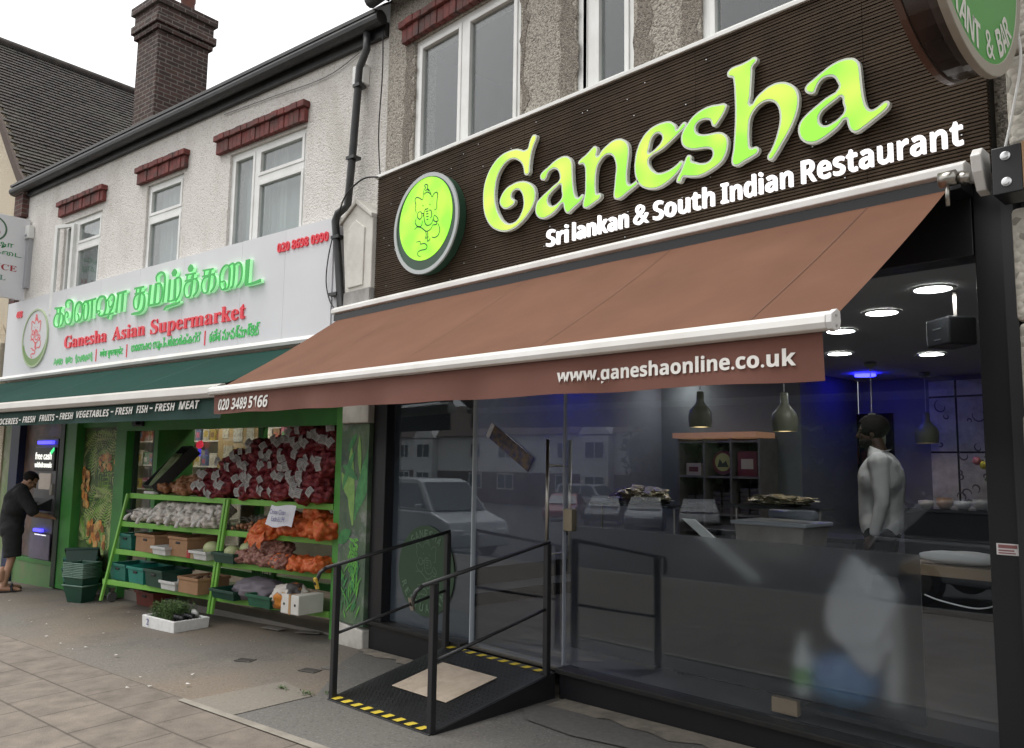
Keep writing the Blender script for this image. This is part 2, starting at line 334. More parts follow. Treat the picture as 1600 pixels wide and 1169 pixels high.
LETTERS=[[[(-3.976,4.017),(-3.958,4.024),(-3.933,4.012),(-3.928,3.992),(-3.952,3.947),(-3.973,3.901),(-3.985,3.853),(-3.994,3.789),(-4.0,3.746),(-4.023,3.736),(-4.049,3.751),(-4.057,3.79),(-4.075,3.832),(-4.112,3.868),(-4.164,3.895),(-4.227,3.895),(-4.29,3.858),(-4.331,3.807),(-4.353,3.736),(-4.358,3.653),(-4.342,3.573),(-4.308,3.505),(-4.264,3.45),(-4.216,3.419),(-4.164,3.411),(-4.113,3.426),(-4.074,3.469),(-4.054,3.516),(-4.057,3.568),(-4.076,3.617),(-4.113,3.649),(-4.154,3.65),(-4.179,3.626),(-4.173,3.599),(-4.147,3.582),(-4.147,3.555),(-4.183,3.537),(-4.245,3.532),(-4.288,3.561),(-4.307,3.603),(-4.29,3.644),(-4.243,3.686),(-4.17,3.707),(-4.098,3.709),(-4.027,3.692),(-3.967,3.653),(-3.937,3.606),(-3.934,3.547),(-3.959,3.488),(-4.013,3.434),(-4.082,3.39),(-4.163,3.362),(-4.247,3.361),(-4.321,3.383),(-4.393,3.427),(-4.449,3.496),(-4.481,3.573),(-4.492,3.66),(-4.486,3.752),(-4.453,3.837),(-4.394,3.908),(-4.313,3.956),(-4.218,3.972),(-4.124,3.964),(-4.022,3.933),(-4.002,3.976)]],[[(-3.89,3.697),(-3.876,3.716),(-3.82,3.741),(-3.761,3.768),(-3.703,3.783),(-3.646,3.78),(-3.607,3.757),(-3.586,3.716),(-3.582,3.666),(-3.579,3.611),(-3.574,3.556),(-3.563,3.499),(-3.546,3.463),(-3.525,3.456),(-3.491,3.472),(-3.481,3.459),(-3.491,3.434),(-3.531,3.409),(-3.573,3.389),(-3.6,3.373),(-3.625,3.365),(-3.646,3.38),(-3.66,3.413),(-3.671,3.446),(-3.714,3.42),(-3.764,3.392),(-3.815,3.378),(-3.863,3.376),(-3.905,3.397),(-3.93,3.433),(-3.932,3.473),(-3.918,3.51),(-3.877,3.539),(-3.818,3.568),(-3.759,3.595),(-3.702,3.625),(-3.701,3.653),(-3.717,3.69),(-3.742,3.71),(-3.775,3.716),(-3.808,3.702),(-3.826,3.673),(-3.841,3.656),(-3.864,3.657),(-3.885,3.673)],[(-3.694,3.588),(-3.73,3.574),(-3.781,3.548),(-3.81,3.518),(-3.809,3.485),(-3.783,3.457),(-3.747,3.452),(-3.707,3.467),(-3.679,3.494),(-3.683,3.538)]],[[(-3.533,3.7),(-3.52,3.715),(-3.465,3.738),(-3.412,3.769),(-3.388,3.779),(-3.368,3.768),(-3.362,3.747),(-3.365,3.703),(-3.325,3.732),(-3.28,3.756),(-3.229,3.773),(-3.178,3.771),(-3.134,3.749),(-3.106,3.713),(-3.099,3.665),(-3.104,3.61),(-3.113,3.551),(-3.116,3.496),(-3.11,3.456),(-3.095,3.442),(-3.067,3.446),(-3.037,3.456),(-3.028,3.434),(-3.067,3.41),(-3.116,3.389),(-3.159,3.369),(-3.197,3.364),(-3.222,3.381),(-3.226,3.41),(-3.219,3.46),(-3.213,3.52),(-3.206,3.585),(-3.216,3.634),(-3.235,3.668),(-3.267,3.687),(-3.299,3.685),(-3.332,3.665),(-3.358,3.635),(-3.371,3.591),(-3.376,3.529),(-3.374,3.471),(-3.367,3.445),(-3.341,3.444),(-3.329,3.426),(-3.341,3.403),(-3.383,3.386),(-3.43,3.37),(-3.463,3.364),(-3.487,3.38),(-3.487,3.41),(-3.471,3.467),(-3.468,3.541),(-3.468,3.61),(-3.475,3.66),(-3.492,3.681),(-3.52,3.684)]],[[(-2.682,3.734),(-2.667,3.723),(-2.67,3.705),(-2.718,3.671),(-2.782,3.634),(-2.847,3.602),(-2.94,3.573),(-2.946,3.555),(-2.937,3.524),(-2.907,3.485),(-2.867,3.461),(-2.822,3.458),(-2.777,3.466),(-2.738,3.481),(-2.707,3.497),(-2.691,3.487),(-2.698,3.462),(-2.726,3.431),(-2.771,3.4),(-2.822,3.377),(-2.875,3.364),(-2.927,3.368),(-2.974,3.385),(-3.018,3.419),(-3.045,3.466),(-3.057,3.526),(-3.054,3.589),(-3.038,3.654),(-3.003,3.714),(-2.952,3.757),(-2.892,3.776),(-2.832,3.778),(-2.787,3.77),(-2.755,3.747),(-2.739,3.72),(-2.736,3.702),(-2.711,3.72)],[(-2.946,3.612),(-2.939,3.644),(-2.929,3.681),(-2.909,3.71),(-2.882,3.719),(-2.856,3.706),(-2.843,3.68),(-2.853,3.654),(-2.886,3.629),(-2.919,3.613)]],[[(-2.391,3.752),(-2.394,3.731),(-2.415,3.695),(-2.445,3.662),(-2.468,3.642),(-2.486,3.647),(-2.495,3.668),(-2.503,3.687),(-2.527,3.701),(-2.563,3.705),(-2.593,3.693),(-2.603,3.668),(-2.591,3.64),(-2.558,3.62),(-2.516,3.61),(-2.475,3.606),(-2.434,3.597),(-2.403,3.575),(-2.385,3.538),(-2.386,3.496),(-2.402,3.448),(-2.431,3.413),(-2.478,3.389),(-2.525,3.374),(-2.567,3.366),(-2.603,3.367),(-2.658,3.38),(-2.692,3.389),(-2.705,3.368),(-2.721,3.361),(-2.74,3.369),(-2.739,3.39),(-2.714,3.427),(-2.685,3.48),(-2.663,3.516),(-2.644,3.516),(-2.632,3.502),(-2.633,3.48),(-2.602,3.461),(-2.56,3.443),(-2.519,3.442),(-2.495,3.459),(-2.488,3.484),(-2.497,3.506),(-2.523,3.522),(-2.571,3.531),(-2.62,3.539),(-2.663,3.557),(-2.693,3.584),(-2.706,3.624),(-2.699,3.666),(-2.664,3.711),(-2.623,3.748),(-2.562,3.773),(-2.502,3.779),(-2.449,3.771)]],[[(-2.385,3.937),(-2.373,3.955),(-2.346,3.964),(-2.292,3.964),(-2.246,3.97),(-2.21,3.977),(-2.194,3.966),(-2.195,3.945),(-2.221,3.923),(-2.224,3.893),(-2.23,3.821),(-2.236,3.755),(-2.238,3.703),(-2.205,3.732),(-2.16,3.76),(-2.109,3.777),(-2.053,3.774),(-2.005,3.751),(-1.969,3.715),(-1.952,3.668),(-1.951,3.62),(-1.964,3.566),(-1.987,3.514),(-2.018,3.464),(-2.055,3.415),(-2.093,3.366),(-2.119,3.343),(-2.137,3.348),(-2.143,3.371),(-2.123,3.399),(-2.098,3.445),(-2.078,3.499),(-2.066,3.549),(-2.066,3.603),(-2.081,3.65),(-2.105,3.676),(-2.136,3.689),(-2.174,3.685),(-2.213,3.661),(-2.24,3.62),(-2.249,3.555),(-2.25,3.494),(-2.24,3.449),(-2.211,3.448),(-2.193,3.433),(-2.199,3.407),(-2.238,3.39),(-2.283,3.378),(-2.33,3.364),(-2.356,3.373),(-2.366,3.397),(-2.355,3.462),(-2.345,3.559),(-2.338,3.669),(-2.339,3.788),(-2.344,3.872),(-2.35,3.899),(-2.377,3.913)]],[[(-1.917,3.69),(-1.904,3.708),(-1.869,3.726),(-1.82,3.751),(-1.767,3.773),(-1.715,3.781),(-1.669,3.775),(-1.638,3.757),(-1.621,3.728),(-1.615,3.684),(-1.612,3.631),(-1.608,3.578),(-1.601,3.524),(-1.589,3.483),(-1.57,3.463),(-1.55,3.464),(-1.524,3.476),(-1.498,3.486),(-1.481,3.476),(-1.481,3.458),(-1.495,3.44),(-1.53,3.419),(-1.57,3.398),(-1.61,3.378),(-1.646,3.365),(-1.669,3.372),(-1.686,3.396),(-1.694,3.426),(-1.702,3.452),(-1.736,3.425),(-1.783,3.398),(-1.831,3.378),(-1.874,3.371),(-1.913,3.382),(-1.942,3.407),(-1.958,3.442),(-1.96,3.481),(-1.944,3.516),(-1.909,3.545),(-1.859,3.573),(-1.805,3.6),(-1.734,3.632),(-1.742,3.67),(-1.76,3.701),(-1.783,3.711),(-1.812,3.711),(-1.836,3.695),(-1.852,3.668),(-1.864,3.648),(-1.891,3.651),(-1.913,3.669)],[(-1.722,3.58),(-1.75,3.57),(-1.797,3.549),(-1.831,3.526),(-1.842,3.495),(-1.829,3.462),(-1.805,3.45),(-1.772,3.455),(-1.734,3.472),(-1.708,3.499),(-1.714,3.541)]]]
EMBLEM=[[(-0.074,0.604),(-0.06,0.69),(-0.01,0.722),(-0.047,0.776),(0.005,0.79),(0.058,0.75),(0.042,0.705),(0.114,0.638),(0.176,0.524)],[(-0.073,0.593),(0.046,0.625),(0.176,0.535)],[(-0.024,0.659),(0.044,0.676),(0.097,0.631)],[(-0.073,0.593),(-0.104,0.5),(-0.194,0.554),(-0.301,0.59),(-0.345,0.544),(-0.311,0.436),(-0.333,0.373),(-0.287,0.274)],[(0.176,0.524),(0.205,0.484),(0.253,0.539),(0.336,0.552),(0.372,0.5),(0.354,0.352),(0.349,0.223),(0.283,0.211)],[(-0.092,0.387),(-0.067,0.359)],[(0.132,0.363),(0.153,0.336)],[(0.008,0.298),(-0.04,0.22),(-0.028,0.085),(0.022,-0.024),(0.108,-0.064),(0.209,-0.041),(0.256,0.047)],[(0.113,0.242),(0.182,0.216),(0.203,0.102),(0.154,0.069)],[(-0.008,0.279),(0.094,0.279)],[(0.011,0.231),(0.103,0.229)],[(0.023,0.18),(0.105,0.178)],[(0.032,0.123),(0.108,0.122)],[(0.042,0.066),(0.103,0.062)],[(-0.181,0.273),(-0.243,0.253),(-0.247,0.176),(-0.174,0.116),(-0.107,0.157),(-0.128,0.25),(-0.181,0.273)],[(-0.282,0.161),(-0.32,0.08),(-0.239,-0.015),(-0.116,-0.029),(-0.086,0.075)],[(-0.103,0.223),(-0.046,0.199),(-0.072,0.15)],[(0.287,0.106),(0.373,0.044),(0.408,-0.028),(0.326,-0.032),(0.257,0.025),(0.287,0.106)],[(0.343,-0.036),(0.378,-0.086),(0.312,-0.094),(0.244,-0.081)],[(-0.342,-0.061),(-0.238,-0.026),(-0.097,-0.077),(0.045,-0.171),(0.18,-0.154),(0.244,-0.081)],[(0.411,-0.093),(0.465,-0.212),(0.42,-0.321),(0.305,-0.348),(0.22,-0.314)],[(0.028,-0.168),(0.048,-0.248),(0.017,-0.319)],[(0.079,-0.178),(0.1,-0.269),(0.044,-0.324)],[(0.117,-0.284),(0.087,-0.376),(0.155,-0.367),(0.17,-0.326)],[(-0.267,-0.331),(-0.137,-0.34),(-0.135,-0.395),(0.003,-0.408),(0.085,-0.473),(0.043,-0.531),(-0.112,-0.524),(-0.208,-0.551),(-0.194,-0.619),(-0.107,-0.646)]]
TAMIL=[[[(-6.138,3.719,0.0134),(-5.908,3.707,0.0131)],[(-6.067,3.709,0.0114),(-6.05,3.64,0.0114)],[(-6.079,3.636,0.0114),(-5.918,3.635,0.0112)],[(-5.955,3.708,0.0244),(-5.959,3.63,0.0243),(-5.965,3.519,0.0225),(-5.974,3.459,0.015)],[(-5.941,3.628,0.0094),(-6.077,3.626,0.0095),(-6.127,3.569,0.0153),(-6.121,3.501,0.0153),(-6.06,3.456,0.0114),(-5.985,3.452,0.0113),(-5.957,3.474,0.0094)],[(-5.93,3.633,0.0094),(-5.864,3.604,0.0148),(-5.841,3.54,0.0203),(-5.867,3.476,0.0148),(-5.923,3.448,0.0093)]],[[(-5.771,3.699,0.011),(-5.798,3.746,0.0148),(-5.773,3.782,0.0129),(-5.69,3.789,0.0128),(-5.601,3.757,0.0144),(-5.575,3.7,0.018),(-5.574,3.59,0.0215),(-5.584,3.504,0.0197),(-5.635,3.454,0.0144),(-5.719,3.462,0.0128),(-5.783,3.512,0.0147),(-5.801,3.592,0.0147),(-5.764,3.632,0.011),(-5.709,3.615,0.0109),(-5.697,3.57,0.0109),(-5.734,3.552,0.0091)]],[[(-5.419,3.574,0.0106),(-5.379,3.537,0.0123),(-5.372,3.493,0.0123),(-5.424,3.461,0.0123),(-5.481,3.493,0.0142),(-5.502,3.583,0.016),(-5.493,3.669,0.016),(-5.442,3.718,0.0142),(-5.373,3.721,0.0158),(-5.31,3.681,0.0209),(-5.292,3.572,0.0208),(-5.315,3.499,0.0157),(-5.357,3.47,0.0123)],[(-5.304,3.648,0.0122),(-5.256,3.702,0.0139),(-5.189,3.711,0.0155),(-5.127,3.671,0.0205),(-5.112,3.574,0.0204),(-5.133,3.491,0.017),(-5.173,3.463,0.0137),(-5.223,3.489,0.0155),(-5.24,3.598,0.0156),(-5.228,3.672,0.0121)],[(-5.023,3.718,0.0236),(-5.015,3.595,0.0235),(-5.007,3.468,0.0201)],[(-5.189,3.711,0.012),(-4.913,3.719,0.0117)]],[[(-4.835,3.492,0.0115),(-4.783,3.508,0.0115),(-4.788,3.54,0.0098),(-4.843,3.545,0.0116),(-4.873,3.528,0.0132),(-4.887,3.624,0.0149),(-4.865,3.695,0.0149),(-4.795,3.729,0.0148),(-4.696,3.717,0.0146),(-4.647,3.67,0.0193),(-4.633,3.575,0.0193),(-4.664,3.495,0.0177),(-4.713,3.469,0.0114),(-4.801,3.478,0.0115)],[(-4.758,3.479,0.0114),(-4.431,3.476,0.011)],[(-4.642,3.638,0.0097),(-4.576,3.693,0.0112),(-4.518,3.725,0.0127),(-4.453,3.704,0.0142),(-4.429,3.655,0.0157),(-4.458,3.597,0.0142),(-4.526,3.563,0.0111),(-4.563,3.598,0.0096),(-4.57,3.651,0.0096)],[(-4.429,3.655,0.0157),(-4.463,3.556,0.0142),(-4.536,3.482,0.0159),(-4.568,3.413,0.0143)]],[[(-4.372,3.715,0.0141),(-4.13,3.723,0.0137)],[(-4.331,3.715,0.0202),(-4.343,3.584,0.0202),(-4.348,3.473,0.0186)],[(-4.21,3.721,0.026),(-4.212,3.59,0.026),(-4.216,3.474,0.0229)]],[[(-3.933,3.727,0.0118),(-3.703,3.724,0.0115)],[(-3.874,3.72,0.0103),(-3.877,3.666,0.0103)],[(-3.915,3.66,0.0103),(-3.675,3.656,0.0086)],[(-3.779,3.723,0.0218),(-3.787,3.64,0.0218),(-3.801,3.524,0.0218),(-3.822,3.467,0.0146)],[(-3.778,3.644,0.0087),(-3.883,3.637,0.0088),(-3.925,3.587,0.0133),(-3.916,3.516,0.0133),(-3.87,3.467,0.0103),(-3.822,3.467,0.0102)],[(-3.75,3.651,0.0087),(-3.68,3.618,0.0143),(-3.66,3.537,0.02),(-3.687,3.452,0.0186),(-3.777,3.413,0.0159),(-3.893,3.415,0.0147),(-3.96,3.412,0.0089)]],[[(-3.553,3.729,0.0239),(-3.565,3.594,0.0239),(-3.569,3.478,0.0211)],[(-3.578,3.479,0.0127),(-3.376,3.476,0.0124)],[(-3.425,3.732,0.0236),(-3.427,3.597,0.0235),(-3.431,3.482,0.0208)],[(-3.424,3.722,0.0097),(-3.332,3.716,0.0123),(-3.28,3.656,0.0136),(-3.278,3.561,0.0136),(-3.314,3.488,0.0123),(-3.394,3.473,0.0097)],[(-3.409,3.75,0.0097),(-3.43,3.801,0.0125),(-3.392,3.839,0.0125),(-3.312,3.848,0.0123),(-3.245,3.815,0.0149),(-3.226,3.726,0.0176),(-3.228,3.593,0.0176),(-3.241,3.48,0.0162)]],[[(-3.069,3.784,0.0252),(-3.022,3.807,0.0436),(-2.981,3.781,0.0249)],[(-3.113,3.734,0.0215),(-3.115,3.608,0.0215),(-3.117,3.478,0.0189)],[(-3.125,3.475,0.0101),(-2.944,3.477,0.0099)],[(-2.997,3.728,0.0224),(-2.983,3.61,0.0223),(-2.977,3.485,0.0211)],[(-2.996,3.719,0.0087),(-2.916,3.735,0.0111),(-2.862,3.692,0.0123),(-2.86,3.595,0.0122),(-2.899,3.511,0.0123),(-2.959,3.465,0.0148)],[(-2.859,3.445,0.0098),(-2.938,3.427,0.0123),(-3.052,3.422,0.0138),(-3.151,3.415,0.014),(-3.207,3.385,0.0089)]],[[(-2.718,3.786,0.024),(-2.676,3.81,0.044),(-2.629,3.783,0.0237)],[(-2.788,3.745,0.0097),(-2.566,3.737,0.0094)],[(-2.747,3.735,0.0085),(-2.749,3.678,0.0085)],[(-2.788,3.674,0.0085),(-2.529,3.675,0.007)],[(-2.621,3.735,0.019),(-2.634,3.637,0.0202),(-2.646,3.534,0.019),(-2.657,3.483,0.0107)],[(-2.636,3.654,0.0071),(-2.738,3.654,0.0072),(-2.788,3.604,0.0109),(-2.781,3.532,0.0109),(-2.735,3.481,0.0084),(-2.672,3.48,0.0083),(-2.644,3.516,0.0071)],[(-2.599,3.676,0.0071),(-2.526,3.649,0.0117),(-2.5,3.585,0.0151),(-2.528,3.519,0.014),(-2.593,3.475,0.0094)]],[[(-2.426,3.746,0.0092),(-2.215,3.738,0.009)],[(-2.387,3.736,0.0081),(-2.389,3.681,0.008)],[(-2.427,3.677,0.0081),(-2.18,3.678,0.0067)],[(-2.267,3.737,0.0181),(-2.28,3.641,0.0192),(-2.292,3.54,0.0181),(-2.302,3.49,0.0102)],[(-2.282,3.658,0.0068),(-2.379,3.658,0.0069),(-2.427,3.608,0.0104),(-2.42,3.539,0.0104),(-2.377,3.489,0.008),(-2.317,3.488,0.0079),(-2.29,3.523,0.0068)],[(-2.246,3.679,0.0068),(-2.177,3.652,0.0112),(-2.152,3.59,0.0144),(-2.18,3.526,0.0134),(-2.242,3.483,0.009)]],[[(-2.018,3.478,0.0076),(-1.969,3.493,0.0076),(-1.959,3.533,0.0076),(-1.991,3.571,0.0065),(-2.048,3.57,0.0077),(-2.08,3.599,0.0099),(-2.079,3.666,0.011),(-2.041,3.72,0.011),(-1.979,3.745,0.0098),(-1.927,3.729,0.0108),(-1.902,3.684,0.0161),(-1.9,3.584,0.0171),(-1.907,3.51,0.0139),(-1.94,3.481,0.0086),(-2.018,3.478,0.0076)],[(-2.077,3.599,0.0099),(-2.071,3.531,0.0099),(-2.033,3.484,0.0087)],[(-1.927,3.729,0.0075),(-1.851,3.747,0.0096),(-1.82,3.714,0.0159),(-1.816,3.589,0.0169),(-1.829,3.5,0.0138),(-1.869,3.481,0.0096)],[(-1.821,3.722,0.0074),(-1.753,3.741,0.0095),(-1.695,3.712,0.0135),(-1.674,3.628,0.0145),(-1.693,3.532,0.0125),(-1.757,3.479,0.0073)]],[[(-1.575,3.748,0.0357),(-1.576,3.598,0.0316),(-1.578,3.469,0.0285)],[(-1.606,3.481,0.0123),(-1.472,3.48,0.0121),(-1.329,3.493,0.0177)]]]
# ================================================================ materials
black=mat('black_paint',(.012,.012,.014),.35,spec=.4)
blackm=mat('black_metal',(.014,.014,.016),.42,bump=.15,bscale=200)
white_upvc=mat('white_upvc',(.78,.78,.76),.35,(.66,.66,.63),3)
white_alu=mat('white_aluminium',(.74,.73,.71),.32,(.62,.60,.57),2.5)
steel=mat('brushed_steel',(.36,.34,.31),.32,metal=1)
chrome=mat('zinc_bolt',(.6,.6,.6),.3,metal=1)
cream=roughcast('cream_render',(.62,.54,.41),(.5,.43,.33),(.55,.48,.37),120,.2,(.42,.36,.28),False)
rough_white=roughcast('white_roughcast',(.72,.69,.65),(.45,.42,.38),(.54,.51,.47),72,.25,(.40,.36,.31))
rough_grey=roughcast('grey_pebbledash',(.43,.395,.34),(.09,.08,.07),(.27,.245,.21),85,.8,(.25,.225,.19),False)
rough_bare=roughcast('bare_render_patch',(.20,.175,.145),(.06,.05,.045),(.28,.25,.21),100,.9,(.13,.11,.09),False)
white_paint=mat('white_painted_stone',(.62,.60,.55),.8,(.46,.44,.40),3,6,.5,40,stain=(.25,.23,.2),sscale=2)
brick_dark=bricks('chimney_brick',(.085,.045,.037),(.045,.028,.026),(.17,.15,.13))
brick_red=bricks('red_brick',(.12,.045,.035),(.075,.035,.03),(.13,.11,.1))
red_lintel=mat('red_painted_brick',(.20,.048,.040),.8,(.11,.032,.028),14,5,.8,70,stain=(.07,.045,.04),sscale=5,slo=.45,shi=.7)
rooftile=mat('brown_roof_tile',(.058,.049,.043),.85,(.030,.026,.024),9,5,.5,60,stain=(.085,.078,.06),sscale=.8)
gutter_m=mat('black_gutter',(.016,.017,.018),.45,(.035,.035,.034),6)
lead=mat('lead_flashing',(.42,.43,.44),.6)
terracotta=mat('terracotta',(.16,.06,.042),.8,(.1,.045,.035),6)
curtain=mat('net_curtain',(.62,.65,.63),.9)
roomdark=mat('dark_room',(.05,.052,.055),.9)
decking=mat('dark_decking',(.066,.045,.028),.75,(.040,.027,.017),5,6,.4,80,stain=(.072,.052,.034),sscale=1.4,spec=.2)
win_glass=glass('window_glass',(.85,.88,.88),1.65)
shop_glass=glass('shop_glass',(.92,.94,.96),1.5,gl=(.90,.95,1))
super_glass=glass('supermarket_glass',(.94,.96,.95),1.4)
# ================================================================ ground
def ground(name,poly_fn,us,vs,m,dz,kind='structure'):
    mb=MB(); nu=len(us); nv=len(vs)
    for v in vs:
        for u in us:
            p=poly_fn(u,v); mb.v.append(Vector((p[0],p[1],gz(p[0],p[1])+dz)))
    for j in range(nv-1):
        for i in range(nu-1): mb.f.append((j*nu+i,j*nu+i+1,(j+1)*nu+i+1,(j+1)*nu+i))
    return tag(mb.build(name,m),kind=kind)
def lin(a,b,n): return [a+(b-a)*i/n for i in range(n+1)]
def tarmac_mat(name,base,warm,dark,speck):
    mt,t,b=_new(name); N=t.nodes; L=t.links
    tc=N.new('ShaderNodeTexCoord')
    def nz(sc,de,ro=.6):
        n=N.new('ShaderNodeTexNoise'); n.inputs['Scale'].default_value=sc; n.inputs['Detail'].default_value=de; n.inputs['Roughness'].default_value=ro; L.new(tc.outputs['Object'],n.inputs['Vector']); return n.outputs[0]
    def rng(o,a,z,hi=1):
        r=N.new('ShaderNodeMapRange'); r.inputs[1].default_value=a; r.inputs[2].default_value=z; r.inputs[4].default_value=hi; L.new(o,r.inputs[0]); return r.outputs[0]
    def mix(a,bb,fac):
        mx=N.new('ShaderNodeMix'); mx.data_type='RGBA'
        for i,q in ((6,a),(7,bb)):
            if isinstance(q,tuple): mx.inputs[i].default_value=(*q,1)
            else: L.new(q,mx.inputs[i])
        L.new(fac,mx.inputs[0]); return mx.outputs[2]
    c=mix(base,warm,rng(nz(.55,6,.55),.42,.68)); c=mix(c,dark,rng(nz(1.3,7,.7),.52,.75,.7)); c=mix(c,speck,rng(nz(70,3),.56,.70,.75)); c=mix(c,dark,rng(nz(48,3),.56,.68,.8))
    for sc_v,thr,col in ((2.3,.035,(.24,.22,.2)),(3.1,.03,(.04,.037,.034)),(9,.05,(.2,.185,.165))):   # gum spots and drips
        vo=N.new('ShaderNodeTexVoronoi'); vo.inputs['Scale'].default_value=sc_v; L.new(tc.outputs['Object'],vo.inputs['Vector'])
        r_=N.new('ShaderNodeMapRange'); r_.inputs[1].default_value=thr*1.3; r_.inputs[2].default_value=thr*.8; r_.inputs[4].default_value=.7; L.new(vo.outputs['Distance'],r_.inputs[0]); c=mix(c,col,r_.outputs[0])
    L.new(c,b.inputs['Base Color']); b.inputs['Roughness'].default_value=.85
    bp=N.new('ShaderNodeBump'); bp.inputs['Strength'].default_value=.5; bp.inputs['Distance'].default_value=.004; L.new(nz(140,3),bp.inputs['Height']); L.new(bp.outputs[0],b.inputs['Normal'])
    MATS[name]=mt; return mt
tarmac=tarmac_mat('forecourt_tarmac',(.135,.122,.106),(.175,.134,.095),(.078,.070,.060),(.26,.24,.21))
tarmac2=tarmac_mat('patch_tarmac',(.108,.105,.098),(.122,.113,.10),(.064,.06,.057),(.22,.21,.2))
tarmac3=tarmac_mat('pale_patch_tarmac',(.18,.163,.138),(.195,.17,.138),(.13,.118,.102),(.26,.235,.2))
road_m=tarmac_mat('road_asphalt',(.05,.05,.05),(.06,.058,.055),(.035,.035,.035),(.1,.1,.1))
slabs=bricks('paving_slabs',(.180,.150,.122),(.155,.129,.105),(.095,.079,.064),.50,.40,.008,True,.7,rough=.85)
ground('ground',lambda u,v:(u,v),lin(-300,300,60),lin(-300,200,50),road_m,-.20)
# forecourt (tarmac) from the shopfronts to the paving, whose joint runs almost parallel to the fronts
PA=R_(4.68); PO=Vector((-9.23,2.14,0)); PU=Vector((math.cos(PA),math.sin(PA),0)); PV=Vector((-math.sin(PA),math.cos(PA),0))
def Sg(u,v): p=PO+PU*u+PV*v; return (p.x,p.y)
ground('forecourt',Sg,lin(-26,18,44),lin(0,4.2,21),tarmac,0)
pv=MB(); vs=lin(-5.2,0,26); us=lin(-26,18,44)
for v in vs:
    for u in us: q=Sg(u,v); pv.v.append(Vector((u,v,gz(*q)+.004)))
for j in range(26):
    for i in range(44): pv.f.append((j*45+i,j*45+i+1,(j+1)*45+i+1,(j+1)*45+i))
po=pv.build('pavement',slabs); po.location=PO; po.rotation_euler=(0,0,PA); tag(po,kind='structure')
kb=MB()
for u in lin(-26,18,44)[:-1]:
    a,b=Sg(u,-5.34),Sg(u+1,-5.34); c,d=Sg(u+1,-5.2),Sg(u,-5.2)
    kb.hexa([(q[0],q[1],gz(*q)-.25) for q in (a,b,c,d)]+[(q[0],q[1],gz(*q)+.002) for q in (a,b,c,d)])
tag(kb.build('kerb',mat('kerb_stone',(.22,.21,.19),.85,(.15,.14,.13),5,5,.4,60)),kind='structure')
# repaired strips in front of the restaurant
def patch(name,pts,m,dz):
    mb=MB(); mb.add([(x,y,gz(x,y)+dz) for x,y in pts],[tuple(range(len(pts)))]); return tag(mb.build(name,m),kind='structure')
patch('forecourt_patch',[(-5.02,2.47),(-3.0,2.66),(-.5,2.88),(2,3.1),(2,4.0),(-3.1,4.15),(-3.8,4.12),(-4.9,4.1),(-5.98,4.1),(-5.75,3.75),(-5.3,3.35),(-5.03,3.08)],tarmac2,.004)
patch('forecourt_patch',[(-5.56,2.43),(-5.02,2.49),(-5.03,3.06),(-5.53,3.12)],tarmac3,.008)
patch('forecourt_edging',[(-5.62,2.425),(-5.60,2.375),(-4.1,2.50),(-1.5,2.71),(1.5,2.95),(1.5,3.02),(-1.5,2.78),(-4.1,2.565)],mat('concrete_edging',(.27,.25,.21),.85,(.2,.18,.15),8,5,.3,60),.012)
rr=random.Random(5)
def rough_edge(x0,x1,y0,yw,n,r): 
    top=[(x0+(x1-x0)*i/n,y0) for i in range(n+1)]; bot=[(x0+(x1-x0)*i/n,y0-yw*(.55+.6*r.random())) for i in range(n,-1,-1)]; return top+bot
patch('mortar_strip',rough_edge(-6.0,-4.92,4.15,.14,12,rr),mat('mortar_strip',(.25,.22,.18),.9,(.14,.125,.105),9,6,.6,50),.010)
patch('mortar_strip',rough_edge(-3.72,.5,4.15,.2,26,rr),mat('mortar_strip',(.25,.22,.18)),.010)
patch('dusty_patch',[(-3.72,3.95),(-3.4,3.97),(-2.9,3.93),(-2.55,3.80),(-2.8,3.68),(-3.2,3.62),(-3.6,3.66),(-3.75,3.8)],mat('dusty_tarmac',(.115,.11,.103),.9,(.085,.082,.078),30,8,.5,120),.014)
